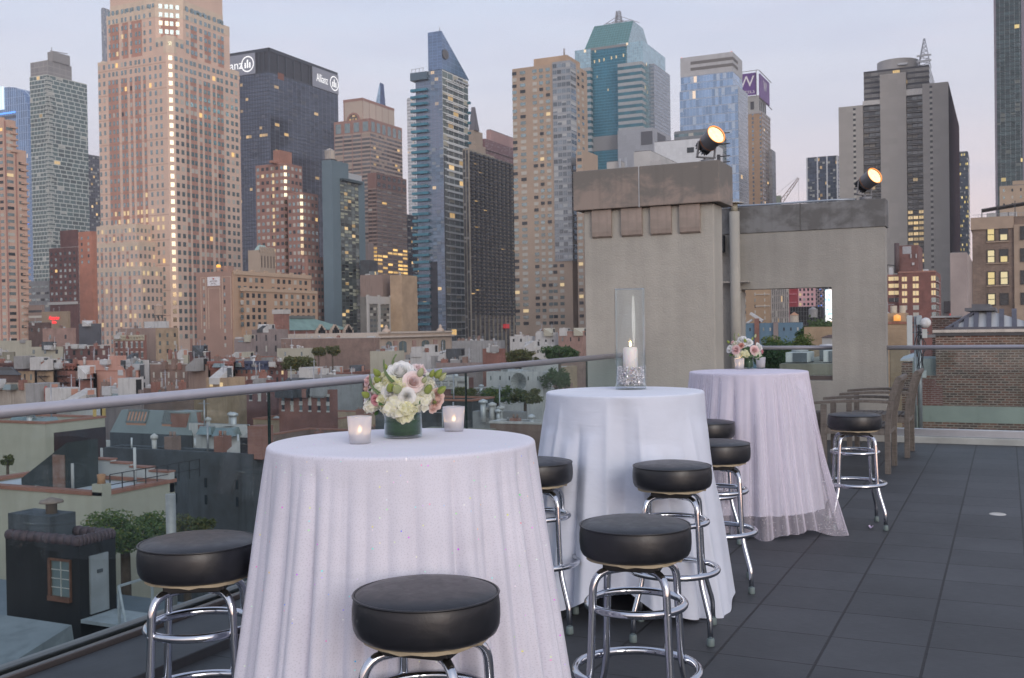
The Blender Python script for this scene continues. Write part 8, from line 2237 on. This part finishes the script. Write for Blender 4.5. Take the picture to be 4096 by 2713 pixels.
# ================================================================== TREES
def leaf_mat(name, c1, c2, c3):
 b = NB(name)
 r = b.white(b.n('ShaderNodeTexCoord').outputs['UV']).outputs['Value']
 c = b.mix(b.rng(r, 0, .6), c1, c2); c = b.mix(b.rng(r, .8, 1.0), c, c3)
 b.pset(col=c, rough=.75)
 tl = b.n('ShaderNodeBsdfTranslucent', {0: c}); ms = b.n('ShaderNodeMixShader', {0: .25})
 b.t.links.new(b.p.outputs[0], ms.inputs[1]); b.t.links.new(tl.outputs[0], ms.inputs[2]); b.t.links.new(ms.outputs[0], b.o.inputs[0])
 return b.m


LEAF = [leaf_mat('leaf_green', (.045, .085, .025), (.10, .15, .04), (.24, .22, .05)), leaf_mat('leaf_olive', (.055, .075, .025), (.10, .115, .04), (.20, .15, .04)), leaf_mat('leaf_deep', (.022, .06, .022), (.05, .11, .035), (.11, .15, .045))]
M_bark = P('tree_bark', (.085, .065, .05), .9, var=.3, scale=3)


def tree(label, cx, top, bot, hw, D, seed, mat=0, n=2600, name='tree', airy=.5):
 rnd = random.Random(seed); k = D / FPX
 c = atD(cx, (top + bot) / 2, D); R, Hh = hw * k, (bot - top) / 2 * k
 t = thing(name, label, 'tree', (c.x, c.y, GZ))
 m = MB(); tops = []
 tb = c.z - Hh * .9
 m.tube([(c.x, c.y, GZ), (c.x + R * .05, c.y, (GZ + tb) / 2), (c.x, c.y, tb), (c.x, c.y, c.z)], [R * .10 + .12, R * .08 + .1, R * .06 + .06, R * .02 + .02], 8)
 nb = 9
 for i in range(nb):
  a = 2 * PI * i / nb + rnd.uniform(-.3, .3); rr = R * rnd.uniform(.45, .8)
  e = Vector((c.x + rr * math.cos(a), c.y + rr * math.sin(a), c.z + Hh * rnd.uniform(-.55, .7)))
  s0 = Vector((c.x, c.y, tb + Hh * rnd.uniform(-.1, .8))); mid = s0.lerp(e, .5) + Vector((0, 0, Hh * .15))
  m.tube([s0, mid, e], [R * .035 + .02, R * .02 + .015, .01], 5); tops.append(e)
 m.build('trunk', M_bark, t)
 cl = []
 for e in tops: cl.append((e, R * rnd.uniform(.32, .5)))
 for _ in range(16):
  a, q = rnd.uniform(0, 2 * PI), R * math.sqrt(rnd.random()) * .9
  cl.append((Vector((c.x + q * math.cos(a), c.y + q * math.sin(a), c.z + Hh * rnd.uniform(-.7, .85) * (1 - .4 * (q / R)))), R * rnd.uniform(.25, .45)))
 m = MB(); ls = max(.06, 5.6 * k)
 for i in range(int(n * 1.7)):
  p, r = rnd.choice(cl)
  d = Vector((rnd.gauss(0, 1), rnd.gauss(0, 1), rnd.gauss(0, 1))).normalized() * r * rnd.random() ** .45
  d.z *= min(1.0, Hh / R * 1.1)
  q = p + d; a = Vector((rnd.gauss(0, 1), rnd.gauss(0, 1), rnd.gauss(0, .6))).normalized(); b_ = a.cross(Vector((rnd.gauss(0, 1), rnd.gauss(0, 1), rnd.gauss(0, 1)))).normalized()
  s = ls * rnd.uniform(.6, 1.3); u = rnd.random()
  m.face([q - a * s, q - b_ * s * .5, q + a * s, q + b_ * s * .5], [(u, u)] * 4)
 m.build('crown', LEAF[mat], t)
 return t


tree('leafy green tree rising between the black shed and the cream wall', 500, 2062, 2215, 180, 33, 1, 0, 5200)
tree('smaller yellow-green tree right of the black shed, nearer the sequin cloth', 745, 2070, 2190, 110, 34.5, 21, 1, 2000)
tree('olive round tree rising above the navy-corniced red houses', 1192, 1422, 1500, 62, 140, 2, 1, 1800)
tree('small thin tree left of a pair before the long brown brick wall', 1274, 1390, 1428, 27, 205, 3, 1, 900)
tree('small rusty green tree right of a pair before the long brown brick wall', 1330, 1382, 1428, 28, 208, 4, 1, 900)
tree('olive green tree just above the grey handrail, left of the darker one', 2080, 1398, 1460, 66, 150, 5, 1, 1800)
tree('dark green tree right beside the beige pier above the handrail', 2238, 1382, 1450, 72, 140, 6, 2, 1900)
tree('rooftop garden tree behind the glass, right of the bouquet', 1872, 1545, 1625, 62, 95, 7, 1, 1500)
tree('rooftop garden tree in front of the long white house, left of the dish', 1990, 1548, 1620, 70, 92, 8, 0, 1500)
tree('rooftop garden tree in front of the mesh dish base', 2100, 1552, 1622, 66, 90, 9, 1, 1500)
tree('bushy green tree behind the glass next to the beige pier', 2225, 1470, 1570, 58, 125, 10, 2, 1500)
tree('dark bushy tree filling the lower wall opening behind the small bouquet', 3085, 1352, 1500, 75, 58, 11, 2, 2600)
tree('bright green broad tree in the wall opening before the blue building', 3150, 1334, 1480, 95, 62, 12, 0, 3200)
tree('dark green tall tree beside the tan brick house in the wall opening', 3222, 1302, 1440, 36, 75, 13, 2, 1600)
tree('small sparse plant growing by the cream wall at the left edge', 30, 1815, 1870, 24, 62, 14, 1, 260, name='small_tree')

# ================================================================== FILLER HOUSES
def free(x0, x1, y0, y1):
 return all(x1 < a or x0 > b or y1 < c or y0 > d for a, b, c, d in FOOT)


rnd = random.Random(77)
LAB = set(o.get('label') for o in COL.objects if o.get('label'))
CN = dict(red='red brick', brown='brown brick', dark='dark brick', rose='rose brick', tan='tan brick', white='whitewashed', grey='grey rendered', mauve='mauve rendered', maroon='maroon brick', cream='cream painted', taupe='taupe rendered', olive='olive rendered')
RN = dict(silver='silver roof', tar='black tar roof', green='grey-green roof', white='white roof')
SH = [('salmon painted house', 'the salmon house'), ('navy blue cornice', 'the navy-corniced houses'), ('four blind windows', 'the wall of blind windows'), ('mesh dish', 'the dish house'), ('copper skylights', 'the copper-skylight roof'), ('stained concrete', 'the stained concrete house'), ('stone hall', 'the stone hall'), ('long windowless', 'the long brown wall'),
      ('orange lit window', 'the orange lit window'), ('white dormer', 'the white dormer wall'), ('tan brick hotel', 'the tan hotel'), ('weathered white', 'the weathered white house'), ('toothed cornice', 'the toothed cornice'), ('six windows', 'the six-window red house'), ('classical', 'the stone hall'), ('white rooftop plant', 'the white plant block'), ('slate-rendered', 'the slate wall house'), ('orange-red coping', 'the orange-coped flat roof'), ('pale striped lintels', 'the striped-lintel house')]
cnt = 0
for D in (84, 98, 114, 132, 152, 175, 200, 228, 262):
 px = -140 + rnd.uniform(0, 60)
 while px < 2420:
  w = rnd.uniform(8, 13) / (D / FPX) * .9
  zr_ = rnd.uniform(-9.5, -6.6) if D < 190 else rnd.uniform(-7.5, -4.2)
  y_ = yh(px) + (EYE - zr_) * FPX / D
  b = B(px, px + w, px + w + 30, y_, D, dep=rnd.uniform(10, 15))
  px += w + rnd.choice((0, 0, 20))
  if not free(b.x0 + .5, b.x1 - .5, b.y0 + .5, b.y1 - .5): continue
  col = rnd.choice(['red', 'brown', 'mauve', 'tan', 'white', 'grey', 'mauve', 'maroon', 'brown', 'white', 'grey', 'taupe', 'olive', 'rose'])
  roof = rnd.choice(['silver', 'silver', 'white', 'tar', 'green'])
  mx_, my_ = (b.x0 + b.x1) / 2, (b.y0 + b.y1) / 2
  best = None
  for lx, ly, ll in LAND:
   for key, nm in SH:
    if key in ll:
     d_ = math.hypot(lx - mx_, ly - my_)
     if best is None or d_ < best[0]: best = (d_, lx, ly, nm)
  dx, dy = mx_ - best[1], my_ - best[2]
  rel = ('right of' if dx > 0 else 'left of') if abs(dx) > abs(dy) else ('behind' if dy > 0 else 'in front of')
  far = best[0]
  lab = f"{CN[col]} low house with {RN[roof]}, {'close ' if far < 16 else ''}{rel} {best[3]}"
  if lab in LAB: lab = f"{CN[col]} low house with {RN[roof]}, one plot farther {rel} {best[3]}"
  if lab in LAB: lab = f"{CN[col]} low house with {RN[roof]}, two plots farther {rel} {best[3]}"
  if lab in LAB: continue
  LAB.add(lab); cnt += 1
  hb_ = house(lab, px - w, px, None, y_, D, col, roof=roof, dep=b.y1 - b.y0, coping=rnd.choice([None, M_cop, M_stonec, None, None]), ncl=rnd.randint(3, 6), wf=(max(2, int(w * D / FPX / 2.2)), 4, 30 * 100 / D, 34 * 100 / D, .34, .55) if rnd.random() < .95 else None, seed=1000 + cnt)
  LAND.pop(); hb_.t['group'] = 'low houses between the landmarks'

# ================================================================== THINGS ON THE TABLES
EX, EY, EZ = Vector((math.cos(YAW), math.sin(YAW), 0)), Vector((-math.sin(YAW), math.cos(YAW), 0)), Vector((0, 0, 1))
M_vglass = glass_mat('clear_glass', (.985, .99, .99), 1.0, .01)
M_vthick = glass_mat('thick_glass', (.86, .87, .88), .9, .03)


def flame_mat():
 if 'flame' in MATS: return MATS['flame']
 b = NB('flame'); z = b.n('ShaderNodeSeparateXYZ', {0: b.n('ShaderNodeTexCoord').outputs['Generated']}).outputs[2]
 b.pset(col=(.5, .3, .1), emit=b.mix(b.rng(z, .2, .95), (1, .86, .52), (1, .42, .08)), es=7.0); MATS['flame'] = b.m
 return b.m


def flame(parent, p, h, glow=.06):
 m = MB(); m.lathe([(0, 0), (h * .16, h * .12), (h * .2, h * .3), (h * .13, h * .62), (h * .04, h * .9), (0, h)], tuple(p), 12, caps=False); m.build('flame', flame_mat(), parent)
 l = bpy.data.lights.new('flame_light', 'POINT'); l.energy = glow; l.color = (1, .55, .2); l.shadow_soft_size = .006
 o = bpy.data.objects.new('flame_light', l); COL.objects.link(o); o.parent = parent; o.location = Vector(p) + Vector((0, 0, h * .5)) - ORG[parent.name]


def frosted():
 b = NB('frosted_glass'); n = b.noise(b.obj(), 60, 3)
 b.pset(col=b.mix(n, (.70, .70, .74), (.80, .80, .84)), rough=.5)
 tl = b.n('ShaderNodeBsdfTranslucent', {0: (.9, .88, .9)}); tr = b.n('ShaderNodeBsdfTransparent', {0: (.95, .95, .95)})
 m1 = b.n('ShaderNodeMixShader', {0: .55}); m2 = b.n('ShaderNodeMixShader', {0: .42})
 b.t.links.new(b.p.outputs[0], m1.inputs[1]); b.t.links.new(tl.outputs[0], m1.inputs[2])
 b.t.links.new(m1.outputs[0], m2.inputs[1]); b.t.links.new(tr.outputs[0], m2.inputs[2]); b.t.links.new(m2.outputs[0], b.o.inputs[0])
 return b.m


M_fro = frosted(); M_wax = P('white_wax', (.82, .79, .74), .5, var=.05)


def votive(xy, z, label, lit=True):
 t = thing('votive_candle', label, 'candle', (*xy, z), 'frosted votive candles')
 m = MB(); m.lathe([(.0, .0), (.030, .0), (.0315, .004), (.0365, .078), (.0365, .080), (.0345, .080), (.0340, .078), (.0295, .012), (0, .012)], (*xy, z), 32, caps=False); m.build('cup', M_fro, t)
 m = MB(); m.lathe([(.0, .0125), (.0285, .0125), (.029, .030), (.0, .030)], (*xy, z), 20, caps=False); m.build('wax', M_wax, t)
 if lit: flame(t, Vector((*xy, z + .032)), .024, .09)


ZC = 1.0735
votive((-1.7395, 2.622), ZC, 'lit frosted votive candle left of the large bouquet')
votive((-1.643, 3.03), ZC, 'lit frosted votive candle right of the large bouquet')
votive((-1.792, 7.745), 1.077, 'lit frosted votive candle before the small bouquet on the far table')
votive((-1.689, 8.00), 1.077, 'unlit looking frosted votive candle right of the small bouquet', False)

hx, hy = -1.814, 5.325
t = thing('glass_cylinder', 'tall clear glass cylinder holding a white pillar candle on the plain white cloth', 'vase', (hx, hy, ZC))
R0 = .081
m = MB(); m.lathe([(0, 0), (R0, 0), (R0 + .001, .004), (R0, .53), (R0 - .002, .5335), (R0 - .0045, .53), (R0 - .0045, .02), (0, .02)], (hx, hy, ZC), 64, caps=False); m.build('glass', M_vglass, t)
m = MB(); m.tube([(hx + (R0 - .0025) * math.cos(2 * PI * j / 64), hy + (R0 - .0025) * math.sin(2 * PI * j / 64), ZC + .532) for j in range(64)], .0026, 6, closed=True); m.build('rim', M_vthick, t)
m = MB(); m.lathe([(0, .001), (R0 - .0005, .001), (R0 - .0005, .018), (0, .018)], (hx, hy, ZC), 48, caps=False); m.build('base', M_vthick, t)
t = thing('pillar_candle', 'lit white pillar candle standing inside the glass cylinder', 'candle', (hx, hy, ZC + .03))
RC = .039
m = MB(); m.lathe([(0, .03), (RC, .03), (RC, .212), (RC - .003, .219), (RC - .010, .223), (RC - .016, .222), (.012, .216), (0, .215)], (hx, hy, ZC), 40, caps=False)
b = NB('candle_wax'); z_ = b.n('ShaderNodeSeparateXYZ', {0: b.obj()}).outputs[2]
b.pset(col=b.mix(b.noise(b.obj(), 20, 3), (.80, .77, .74), (.84, .81, .78)), rough=.42)
b.set(b.p.inputs['Subsurface Weight'], .6); b.p.inputs['Subsurface Radius'].default_value = (.03, .016, .009); b.p.inputs['Subsurface Scale'].default_value = 1.0
m.build('wax', b.m, t)
m = MB(); m.tube([(hx, hy, ZC + .214), (hx + .001, hy, ZC + .228)], .0012, 6); m.build('wick', P('wick_black', (.02, .02, .02), .8), t)
flame(t, Vector((hx + .001, hy, ZC + .226)), .034, .18)
rnd = random.Random(8); m = MB()
for i in range(620):
 a, r = rnd.uniform(0, 2 * PI), math.sqrt(rnd.uniform((RC + .004) ** 2, (R0 - .011) ** 2)); z = rnd.uniform(.024, .112 + .012 * rnd.random())
 if i < 260: r = R0 - .0125
 c = Vector((hx + r * math.cos(a), hy + r * math.sin(a), ZC + z)); s = rnd.uniform(.0042, .0072)
 ax = [Vector((rnd.gauss(0, 1), rnd.gauss(0, 1), rnd.gauss(0, 1))).normalized() for _ in range(2)]
 x = ax[0]; y = x.cross(ax[1]).normalized(); zz = x.cross(y)
 P6 = [c + x * s, c - x * s, c + y * s * .8, c - y * s * .8, c + zz * s * 1.1, c - zz * s * 1.1]
 for f in ((0, 2, 4), (2, 1, 4), (1, 3, 4), (3, 0, 4), (2, 0, 5), (1, 2, 5), (3, 1, 5), (0, 3, 5)): m.face([P6[q] for q in f])
b = NB('crystal'); lw = b.n('ShaderNodeNewGeometry').outputs['Random Per Island']
b.pset(col=b.mix(lw, (.62, .59, .60), (.92, .90, .92)), rough=.08, spec=.9, metal=.15)
o = m.build('crystal_beads', b.m, None, org=(hx, hy, ZC)); tag(o, 'clear crystal beads heaped round the candle in the glass cylinder', 'crystal beads', kind='stuff')


def petal_mat(name, c_in, c_out, tr=.45):
 if name in MATS: return MATS[name]
 b = NB(name); s = b.n('ShaderNodeSeparateXYZ', {0: b.uv()})
 n = b.noise(b.obj(), 90, 3)
 c = b.mix(b.rng(s.outputs[0], .1, .95), c_in, c_out)
 c = b.mix(b.rng(n, .35, .7, 0, .25), c, shade(c_out, .85))
 b.pset(col=c, rough=.6, sheen=.2)
 tl = b.n('ShaderNodeBsdfTranslucent', {0: c}); ms = b.n('ShaderNodeMixShader', {0: tr})
 b.t.links.new(b.p.outputs[0], ms.inputs[1]); b.t.links.new(tl.outputs[0], ms.inputs[2]); b.t.links.new(ms.outputs[0], b.o.inputs[0])
 MATS[name] = b.m
 return b.m


FM = dict(white=petal_mat('white_petal', (.88, .88, .80), (.93, .93, .93)), pink=petal_mat('pink_petal', (.84, .50, .48), (.90, .70, .69)), blush=petal_mat('blush_petal', (.90, .68, .64), (.92, .81, .80)),
          rose=petal_mat('rosy_petal', (.72, .22, .28), (.80, .42, .46)), peach=petal_mat('peach_petal', (.82, .52, .42), (.88, .68, .60)), coral=petal_mat('coral_petal', (.75, .33, .24), (.78, .46, .38)),
          cream=petal_mat('cream_petal', (.84, .82, .48), (.91, .90, .70)), ivory=petal_mat('ivory_petal', (.88, .87, .66), (.92, .91, .83)), green=petal_mat('bud_green', (.27, .37, .06), (.42, .48, .14)), lime=petal_mat('bud_lime', (.36, .42, .14), (.60, .62, .40)))
M_lf = petal_mat('leaf_dark', (.03, .09, .02), (.06, .15, .04), .15); M_stem = P('flower_stem', (.09, .17, .04), .6)


def frame_for(n):
 n = n.normalized(); x = n.cross(Vector((0, 0, 1)) if abs(n.z) < .95 else Vector((1, 0, 0))).normalized()
 return x, n.cross(x) * -1, n


def rose(m, c, n, r, seed, layers=4, ruff=.0, open_=1.0):
 """Layered curling petals round axis n."""
 rnd = random.Random(seed); x, y, z = frame_for(n)
 for L in range(layers):
  f = (L + .6) / layers; np_ = 3 + (L + 1) // 2
  for i in range(np_):
   a0 = 2 * PI * (i + .5 * (L % 2)) / np_ + rnd.uniform(-.2, .2); wd = (2 * PI / np_) * .72
   rr = r * f; ph = rnd.uniform(0, 6)
   tilt = rnd.uniform(.9, 1.1)

   def fn(u, v):
    a = a0 + (v - .5) * 2 * wd * (.45 + .75 * math.sin(PI * min(1, .15 + u * .75)))
    rad = rr * (.20 + .80 * u ** (1.0 - .45 * f)) * (1 - .55 * (1 - f) * u * u) * (1 + .14 * f * open_ * max(0, u - .75) * 4)
    h = r * (1.05 - .5 * f) * u * tilt - r * .32 * f * max(0, u - .72) * 2.4 * open_
    w_ = ruff * r * u * u * math.sin(v * 9 + ph)
    rad += w_ * .6; h += w_ - r * .10 * f - .06 * r * (2 * v - 1) ** 2 * u
    return c + (x * math.cos(a) + y * math.sin(a)) * rad + z * (h - r * .2)
   m.grid(fn, 7, 8)
 return m


def floret(m, c, n, r, rnd):
 x, y, z = frame_for(n); a0 = rnd.uniform(0, 6.28)
 for i in range(4):
  a = a0 + i * PI / 2; d = x * math.cos(a) + y * math.sin(a); e = z.cross(d)
  cu = rnd.uniform(-.25, .35) * r

  def fn(u, v): return c + d * (r * u * (1 - .12 * (2 * v - 1) ** 2)) + e * ((v - .5) * r * 1.25 * math.sin(PI * (.12 + .74 * u))) + z * (cu * u * u + .05 * r * math.sin(v * 6))
  m.grid(fn, 3, 3)


def hydrangea(m, c, n, R, seed, k=46, fr=.013):
 rnd = random.Random(seed)
 for i in range(k):
  d = Vector((rnd.gauss(0, 1), rnd.gauss(0, 1), rnd.gauss(0, 1))).normalized()
  if d.dot(n) < -.35: d = -d
  p = c + Vector((d.x * R, d.y * R, d.z * R * .8)) * rnd.uniform(.82, 1.05)
  nn = (d + Vector((rnd.uniform(-.4, .4), rnd.uniform(-.4, .4), rnd.uniform(-.4, .4)))).normalized(); floret(m, p, nn, fr * rnd.uniform(.8, 1.25), rnd)


def bud(m, c, d, L, r, seed):
 x, y, z = frame_for(d); pr = [(0, 0), (.6, .08), (.95, .25), (1, .42), (.75, .68), (.32, .9), (0.05, 1.0)]
 m.loft([[c + (x * math.cos(2 * PI * j / 10) + y * math.sin(2 * PI * j / 10)) * (r * q * (1 + .12 * math.sin(j * 5))) + z * (L * h) for j in range(10)] for q, h in pr], 0, True, False)


def spike(m, a, b, r, seed):
 rnd = random.Random(seed); a, b = Vector(a), Vector(b); side = (b - a).cross(EY).normalized() * .01; N = 26
 pts = [a.lerp(b, i / 12) + side * math.sin(i / 12 * PI) for i in range(13)]
 m.tube(pts, [r * (1 - .75 * (i / 12)) for i in range(13)], 8)
 for i in range(150):
  u = rnd.random(); p = a.lerp(b, u) + side * math.sin(u * PI); rr = r * (1 - .75 * u) * 1.1
  th = rnd.uniform(0, 6.28); t_ = (b - a).normalized(); x = t_.cross(EY).normalized(); y = t_.cross(x); q = p + (x * math.cos(th) + y * math.sin(th)) * rr
  m.lathe([(0, -.0016), (.0016, 0), (0, .0016)], tuple(q), 5)


def leaf(m, c, d, L, w):
 d = d.normalized(); e = d.cross(Vector((.2, -.9, .4))).normalized(); z = d.cross(e)
 m.grid(lambda u, v: c + d * (L * u) + e * ((v - .5) * w * math.sin(PI * (.05 + .93 * u)) * 2 * .5 * 2) + z * (.15 * L * (u * u) - .1 * w * abs(2 * v - 1)), 6, 4)


def bouquet(base, label, vr, vh, flowers, sc, org_px, fill):
 """base: vase foot; flowers are (kind, colour, px, py, size, depth) in close-up pixels, sc metres per pixel."""
 B0 = Vector(base)
 t = thing('flower_arrangement', label, 'flowers', tuple(B0), 'bouquets on the tables')
 m = MB(); m.lathe([(0, 0), (vr, 0), (vr, vh), (vr - .001, vh), (vr - .001, .009), (0, .009)], tuple(B0), 40, caps=False); m.build('vase', M_vglass, t)
 m = MB(); m.lathe([(0, .001), (vr - .0012, .001), (vr - .0012, .008), (0, .008)], tuple(B0), 32, caps=False); m.build('vase_base', M_vthick, t)
 b = MATS.get('leaf_wrap')
 if b is None:
  nb = NB('leaf_wrap'); v = nb.obj(); zz = nb.n('ShaderNodeMapping', {0: v, 3: (3, 3, 70)}).outputs[0]
  f = nb.noise(zz, 1.2, 5, .6)
  nb.pset(col=nb.mix(nb.rng(f, .35, .65), (.006, .03, .012), (.035, .095, .035)), rough=.5, spec=.25).bump(f, .4, .003); b = MATS['leaf_wrap'] = nb.m
 m = MB(); m.lathe([(vr - .0016, .010), (vr - .0016, vh - .002)], tuple(B0), 40, caps=False)
 m.lathe([(vr - .002, .010), (0, .010)], tuple(B0), 24, caps=False); m.build('leaf_wrap', b, t)
 ctr = B0 + EZ * (vh + fill * .55)
 pos = lambda px, py, dp: B0 + EX * ((px - org_px[0]) * sc) + EZ * ((org_px[1] - py) * sc) + EY * dp
 for i, (kd, col, px, py, sz, dp) in enumerate(flowers):
  p = pos(px, py, dp); n = (p - ctr); n = (n + Vector((0, 0, .02)) - EY * .05).normalized(); m = MB(); r = 0 if kd == 'spike' else sz * sc
  if kd == 'rose': rose(m, p, n, r * .97, i, 7, .02); m.build('rose', FM[col], t)
  elif kd == 'ruffle': rose(m, p, n, r * 1.05, i, 8, .035, .8); m.build('ruffled_flower', FM[col], t)
  elif kd == 'hyd': hydrangea(m, p, n, r * 1.12, i, int(40 + 520 * r), .0125 if sc < .0006 else .014); m.build('hydrangea', FM[col], t)
  elif kd == 'bud':
   d = (n + Vector((0, 0, .5)) + EX * random.Random(i).uniform(-.3, .3)).normalized(); bud(m, p, d, r * 3.0, r * .92, i); m.build('bud', FM[col], t)
  elif kd == 'spike':
   q = pos(*sz, dp - .01); spike(m, p, q, .0052, i); m.build('flower_spike', petal_mat('spike_green', (.10, .22, .05), (.30, .40, .22)), t)
  elif kd == 'leaf': leaf(m, p, (n + Vector((0, 0, -.4))).normalized(), r, r * .35); m.build('leaf', M_lf, t)
  elif kd == 'eye': m.lathe([(0, -r), (r, 0), (0, r)], tuple(p), 10); m.build('flower_eye', P('eye_olive', (.12, .13, .03), .7, var=.5, scale=200), t)
 rnd = random.Random(3)
 cols = ['white', 'pink', 'cream', 'blush', 'ivory']
 for i in range(9):
  a = .25 + (PI - .5) * i / 8; rr = fill * 1.15
  p = ctr + EX * (math.cos(a) * rr) + EY * (math.sin(a) * rr * .8) + EZ * rnd.uniform(-.02, .03); m = MB()
  rose(m, p, (p - ctr).normalized(), .028, 50 + i, 4, .06); m.build('rose', FM[cols[i % 5]], t)
 for i in range(12):
  a = 2 * PI * i / 12; p = ctr + (EX * math.cos(a) + EY * math.sin(a)) * fill * .75 - EZ * fill * .35; m = MB(); leaf(m, p, (EX * math.cos(a) + EY * math.sin(a) - EZ * .15).normalized(), .055, .02); m.build('leaf', M_lf, t)
 m = MB(); m.lathe([(0, -fill * .7), (fill * .5, -fill * .5), (fill * .72, -.1 * fill), (fill * .5, fill * .3), (0, fill * .45)], tuple(ctr), 16, caps=False); m.build('greenery', M_lf, t)
 m = MB()
 for i in range(9): a = i * .7; m.tube([B0 + Vector((.02 * math.cos(a), .02 * math.sin(a), .02)), ctr + Vector((.03 * math.cos(a), .03 * math.sin(a), 0))], .0025, 6)
 m.build('stems', M_stem, t)


F1 = [('hyd', 'cream', 1320, 440, 50, -.06), ('hyd', 'ivory', 1160, 470, 48, -.055), ('hyd', 'ivory', 1480, 520, 52, -.05), ('hyd', 'cream', 1225, 420, 44, -.05), ('hyd', 'ivory', 1090, 590, 44, -.04), ('hyd', 'ivory', 1480, 440, 40, -.03), ('hyd', 'cream', 1330, 650, 52, -.075), ('hyd', 'ivory', 1262, 585, 92, -.075), ('hyd', 'cream', 1200, 545, 62, -.062), ('hyd', 'ivory', 1430, 560, 66, -.06), ('hyd', 'cream', 1345, 600, 62, -.085),
      ('ruffle', 'white', 1290, 352, 98, -.02), ('rose', 'blush', 1395, 415, 82, -.07), ('rose', 'blush', 1425, 335, 66, .02), ('ruffle', 'white', 1355, 512, 60, -.095), ('ruffle', 'white', 1232, 498, 66, -.085),
      ('rose', 'pink', 1052, 408, 44, -.02), ('rose', 'rose', 1122, 540, 42, -.07), ('ruffle', 'white', 1068, 562, 64, -.03), ('ruffle', 'peach', 1545, 545, 78, -.035), ('ruffle', 'peach', 1530, 600, 48, -.04), ('eye', '', 1548, 562, 17, -.075),
      ('rose', 'peach', 1040, 470, 34, -.01), ('ruffle', 'ivory', 1500, 400, 46, .0), ('ruffle', 'cream', 1160, 380, 44, .0),
      ('bud', 'green', 1142, 375, 26, -.03), ('bud', 'green', 1068, 520, 26, -.05), ('bud', 'green', 1245, 470, 32, -.10), ('bud', 'lime', 1300, 480, 34, -.11), ('bud', 'lime', 1435, 375, 28, -.06), ('bud', 'green', 1545, 390, 30, -.03), ('bud', 'green', 1515, 385, 24, -.035),
      ('bud', 'green', 1490, 490, 34, -.065), ('bud', 'green', 1568, 495, 30, -.05), ('bud', 'lime', 1572, 410, 28, -.02), ('bud', 'green', 1185, 330, 18, .0), ('bud', 'green', 1150, 420, 24, -.05), ('bud', 'lime', 1460, 420, 22, -.06),
      ('spike', '', 1152, 492, (1094, 352), -.085), ('spike', '', 1255, 412, (1194, 250), -.085), ('spike', '', 1252, 330, (1263, 218), .0), ('leaf', '', 1128, 625, 44, -.03), ('leaf', '', 1085, 470, 36, -.01)]
bouquet((-1.707, 2.816, ZC), 'large bouquet of white, blush and cream flowers in a leaf-lined glass vase, sequin table', .059, .105, F1, .000427, (1300, 825), .085)
F3 = [('hyd', 'cream', 1955, 268, 34, -.06), ('hyd', 'ivory', 2060, 275, 34, -.045), ('hyd', 'ivory', 1900, 280, 26, -.04), ('ruffle', 'white', 1942, 140, 40, -.02), ('ruffle', 'white', 1990, 168, 42, -.05), ('rose', 'pink', 1880, 232, 46, -.05), ('rose', 'pink', 2040, 238, 48, -.065), ('rose', 'coral', 1928, 195, 30, -.05),
      ('ruffle', 'white', 2092, 208, 40, -.02), ('ruffle', 'white', 1834, 225, 36, -.01), ('rose', 'rose', 2120, 250, 22, -.02), ('ruffle', 'ivory', 1880, 180, 30, -.01), ('bud', 'lime', 2058, 130, 14, -.01), ('bud', 'green', 1832, 172, 12, -.01), ('bud', 'green', 1965, 165, 14, -.05), ('bud', 'lime', 1918, 112, 10, .0),
      ('bud', 'green', 2030, 150, 12, -.03), ('spike', '', 1888, 150, (1884, 82), .0), ('leaf', '', 1860, 270, 40, -.01), ('leaf', '', 2070, 300, 40, -.01), ('rose', 'pink', 1862, 165, 20, .0)]
bouquet((-1.75, 7.846, 1.077), 'small bouquet of pink roses and white flowers in a leaf-lined glass vase, lilac table', .038, .085, F3, .000834, (2000, 402), .08)

# ================================================================== AIR
m = MB(); m.box(-1500, 700, -40, 1650, GZ - 1.5, 330)
b = NB('haze_air'); b.t.nodes.remove(b.p)
pv = b.n('ShaderNodeVolumePrincipled'); pv.inputs['Color'].default_value = (.86, .87, .92, 1); pv.inputs['Density'].default_value = .00020; pv.inputs['Anisotropy'].default_value = 0.0
b.t.links.new(pv.outputs[0], b.o.inputs['Volume'])
tag(m.build('haze', b.m), kind='stuff')
S.cycles.volume_bounces = 0
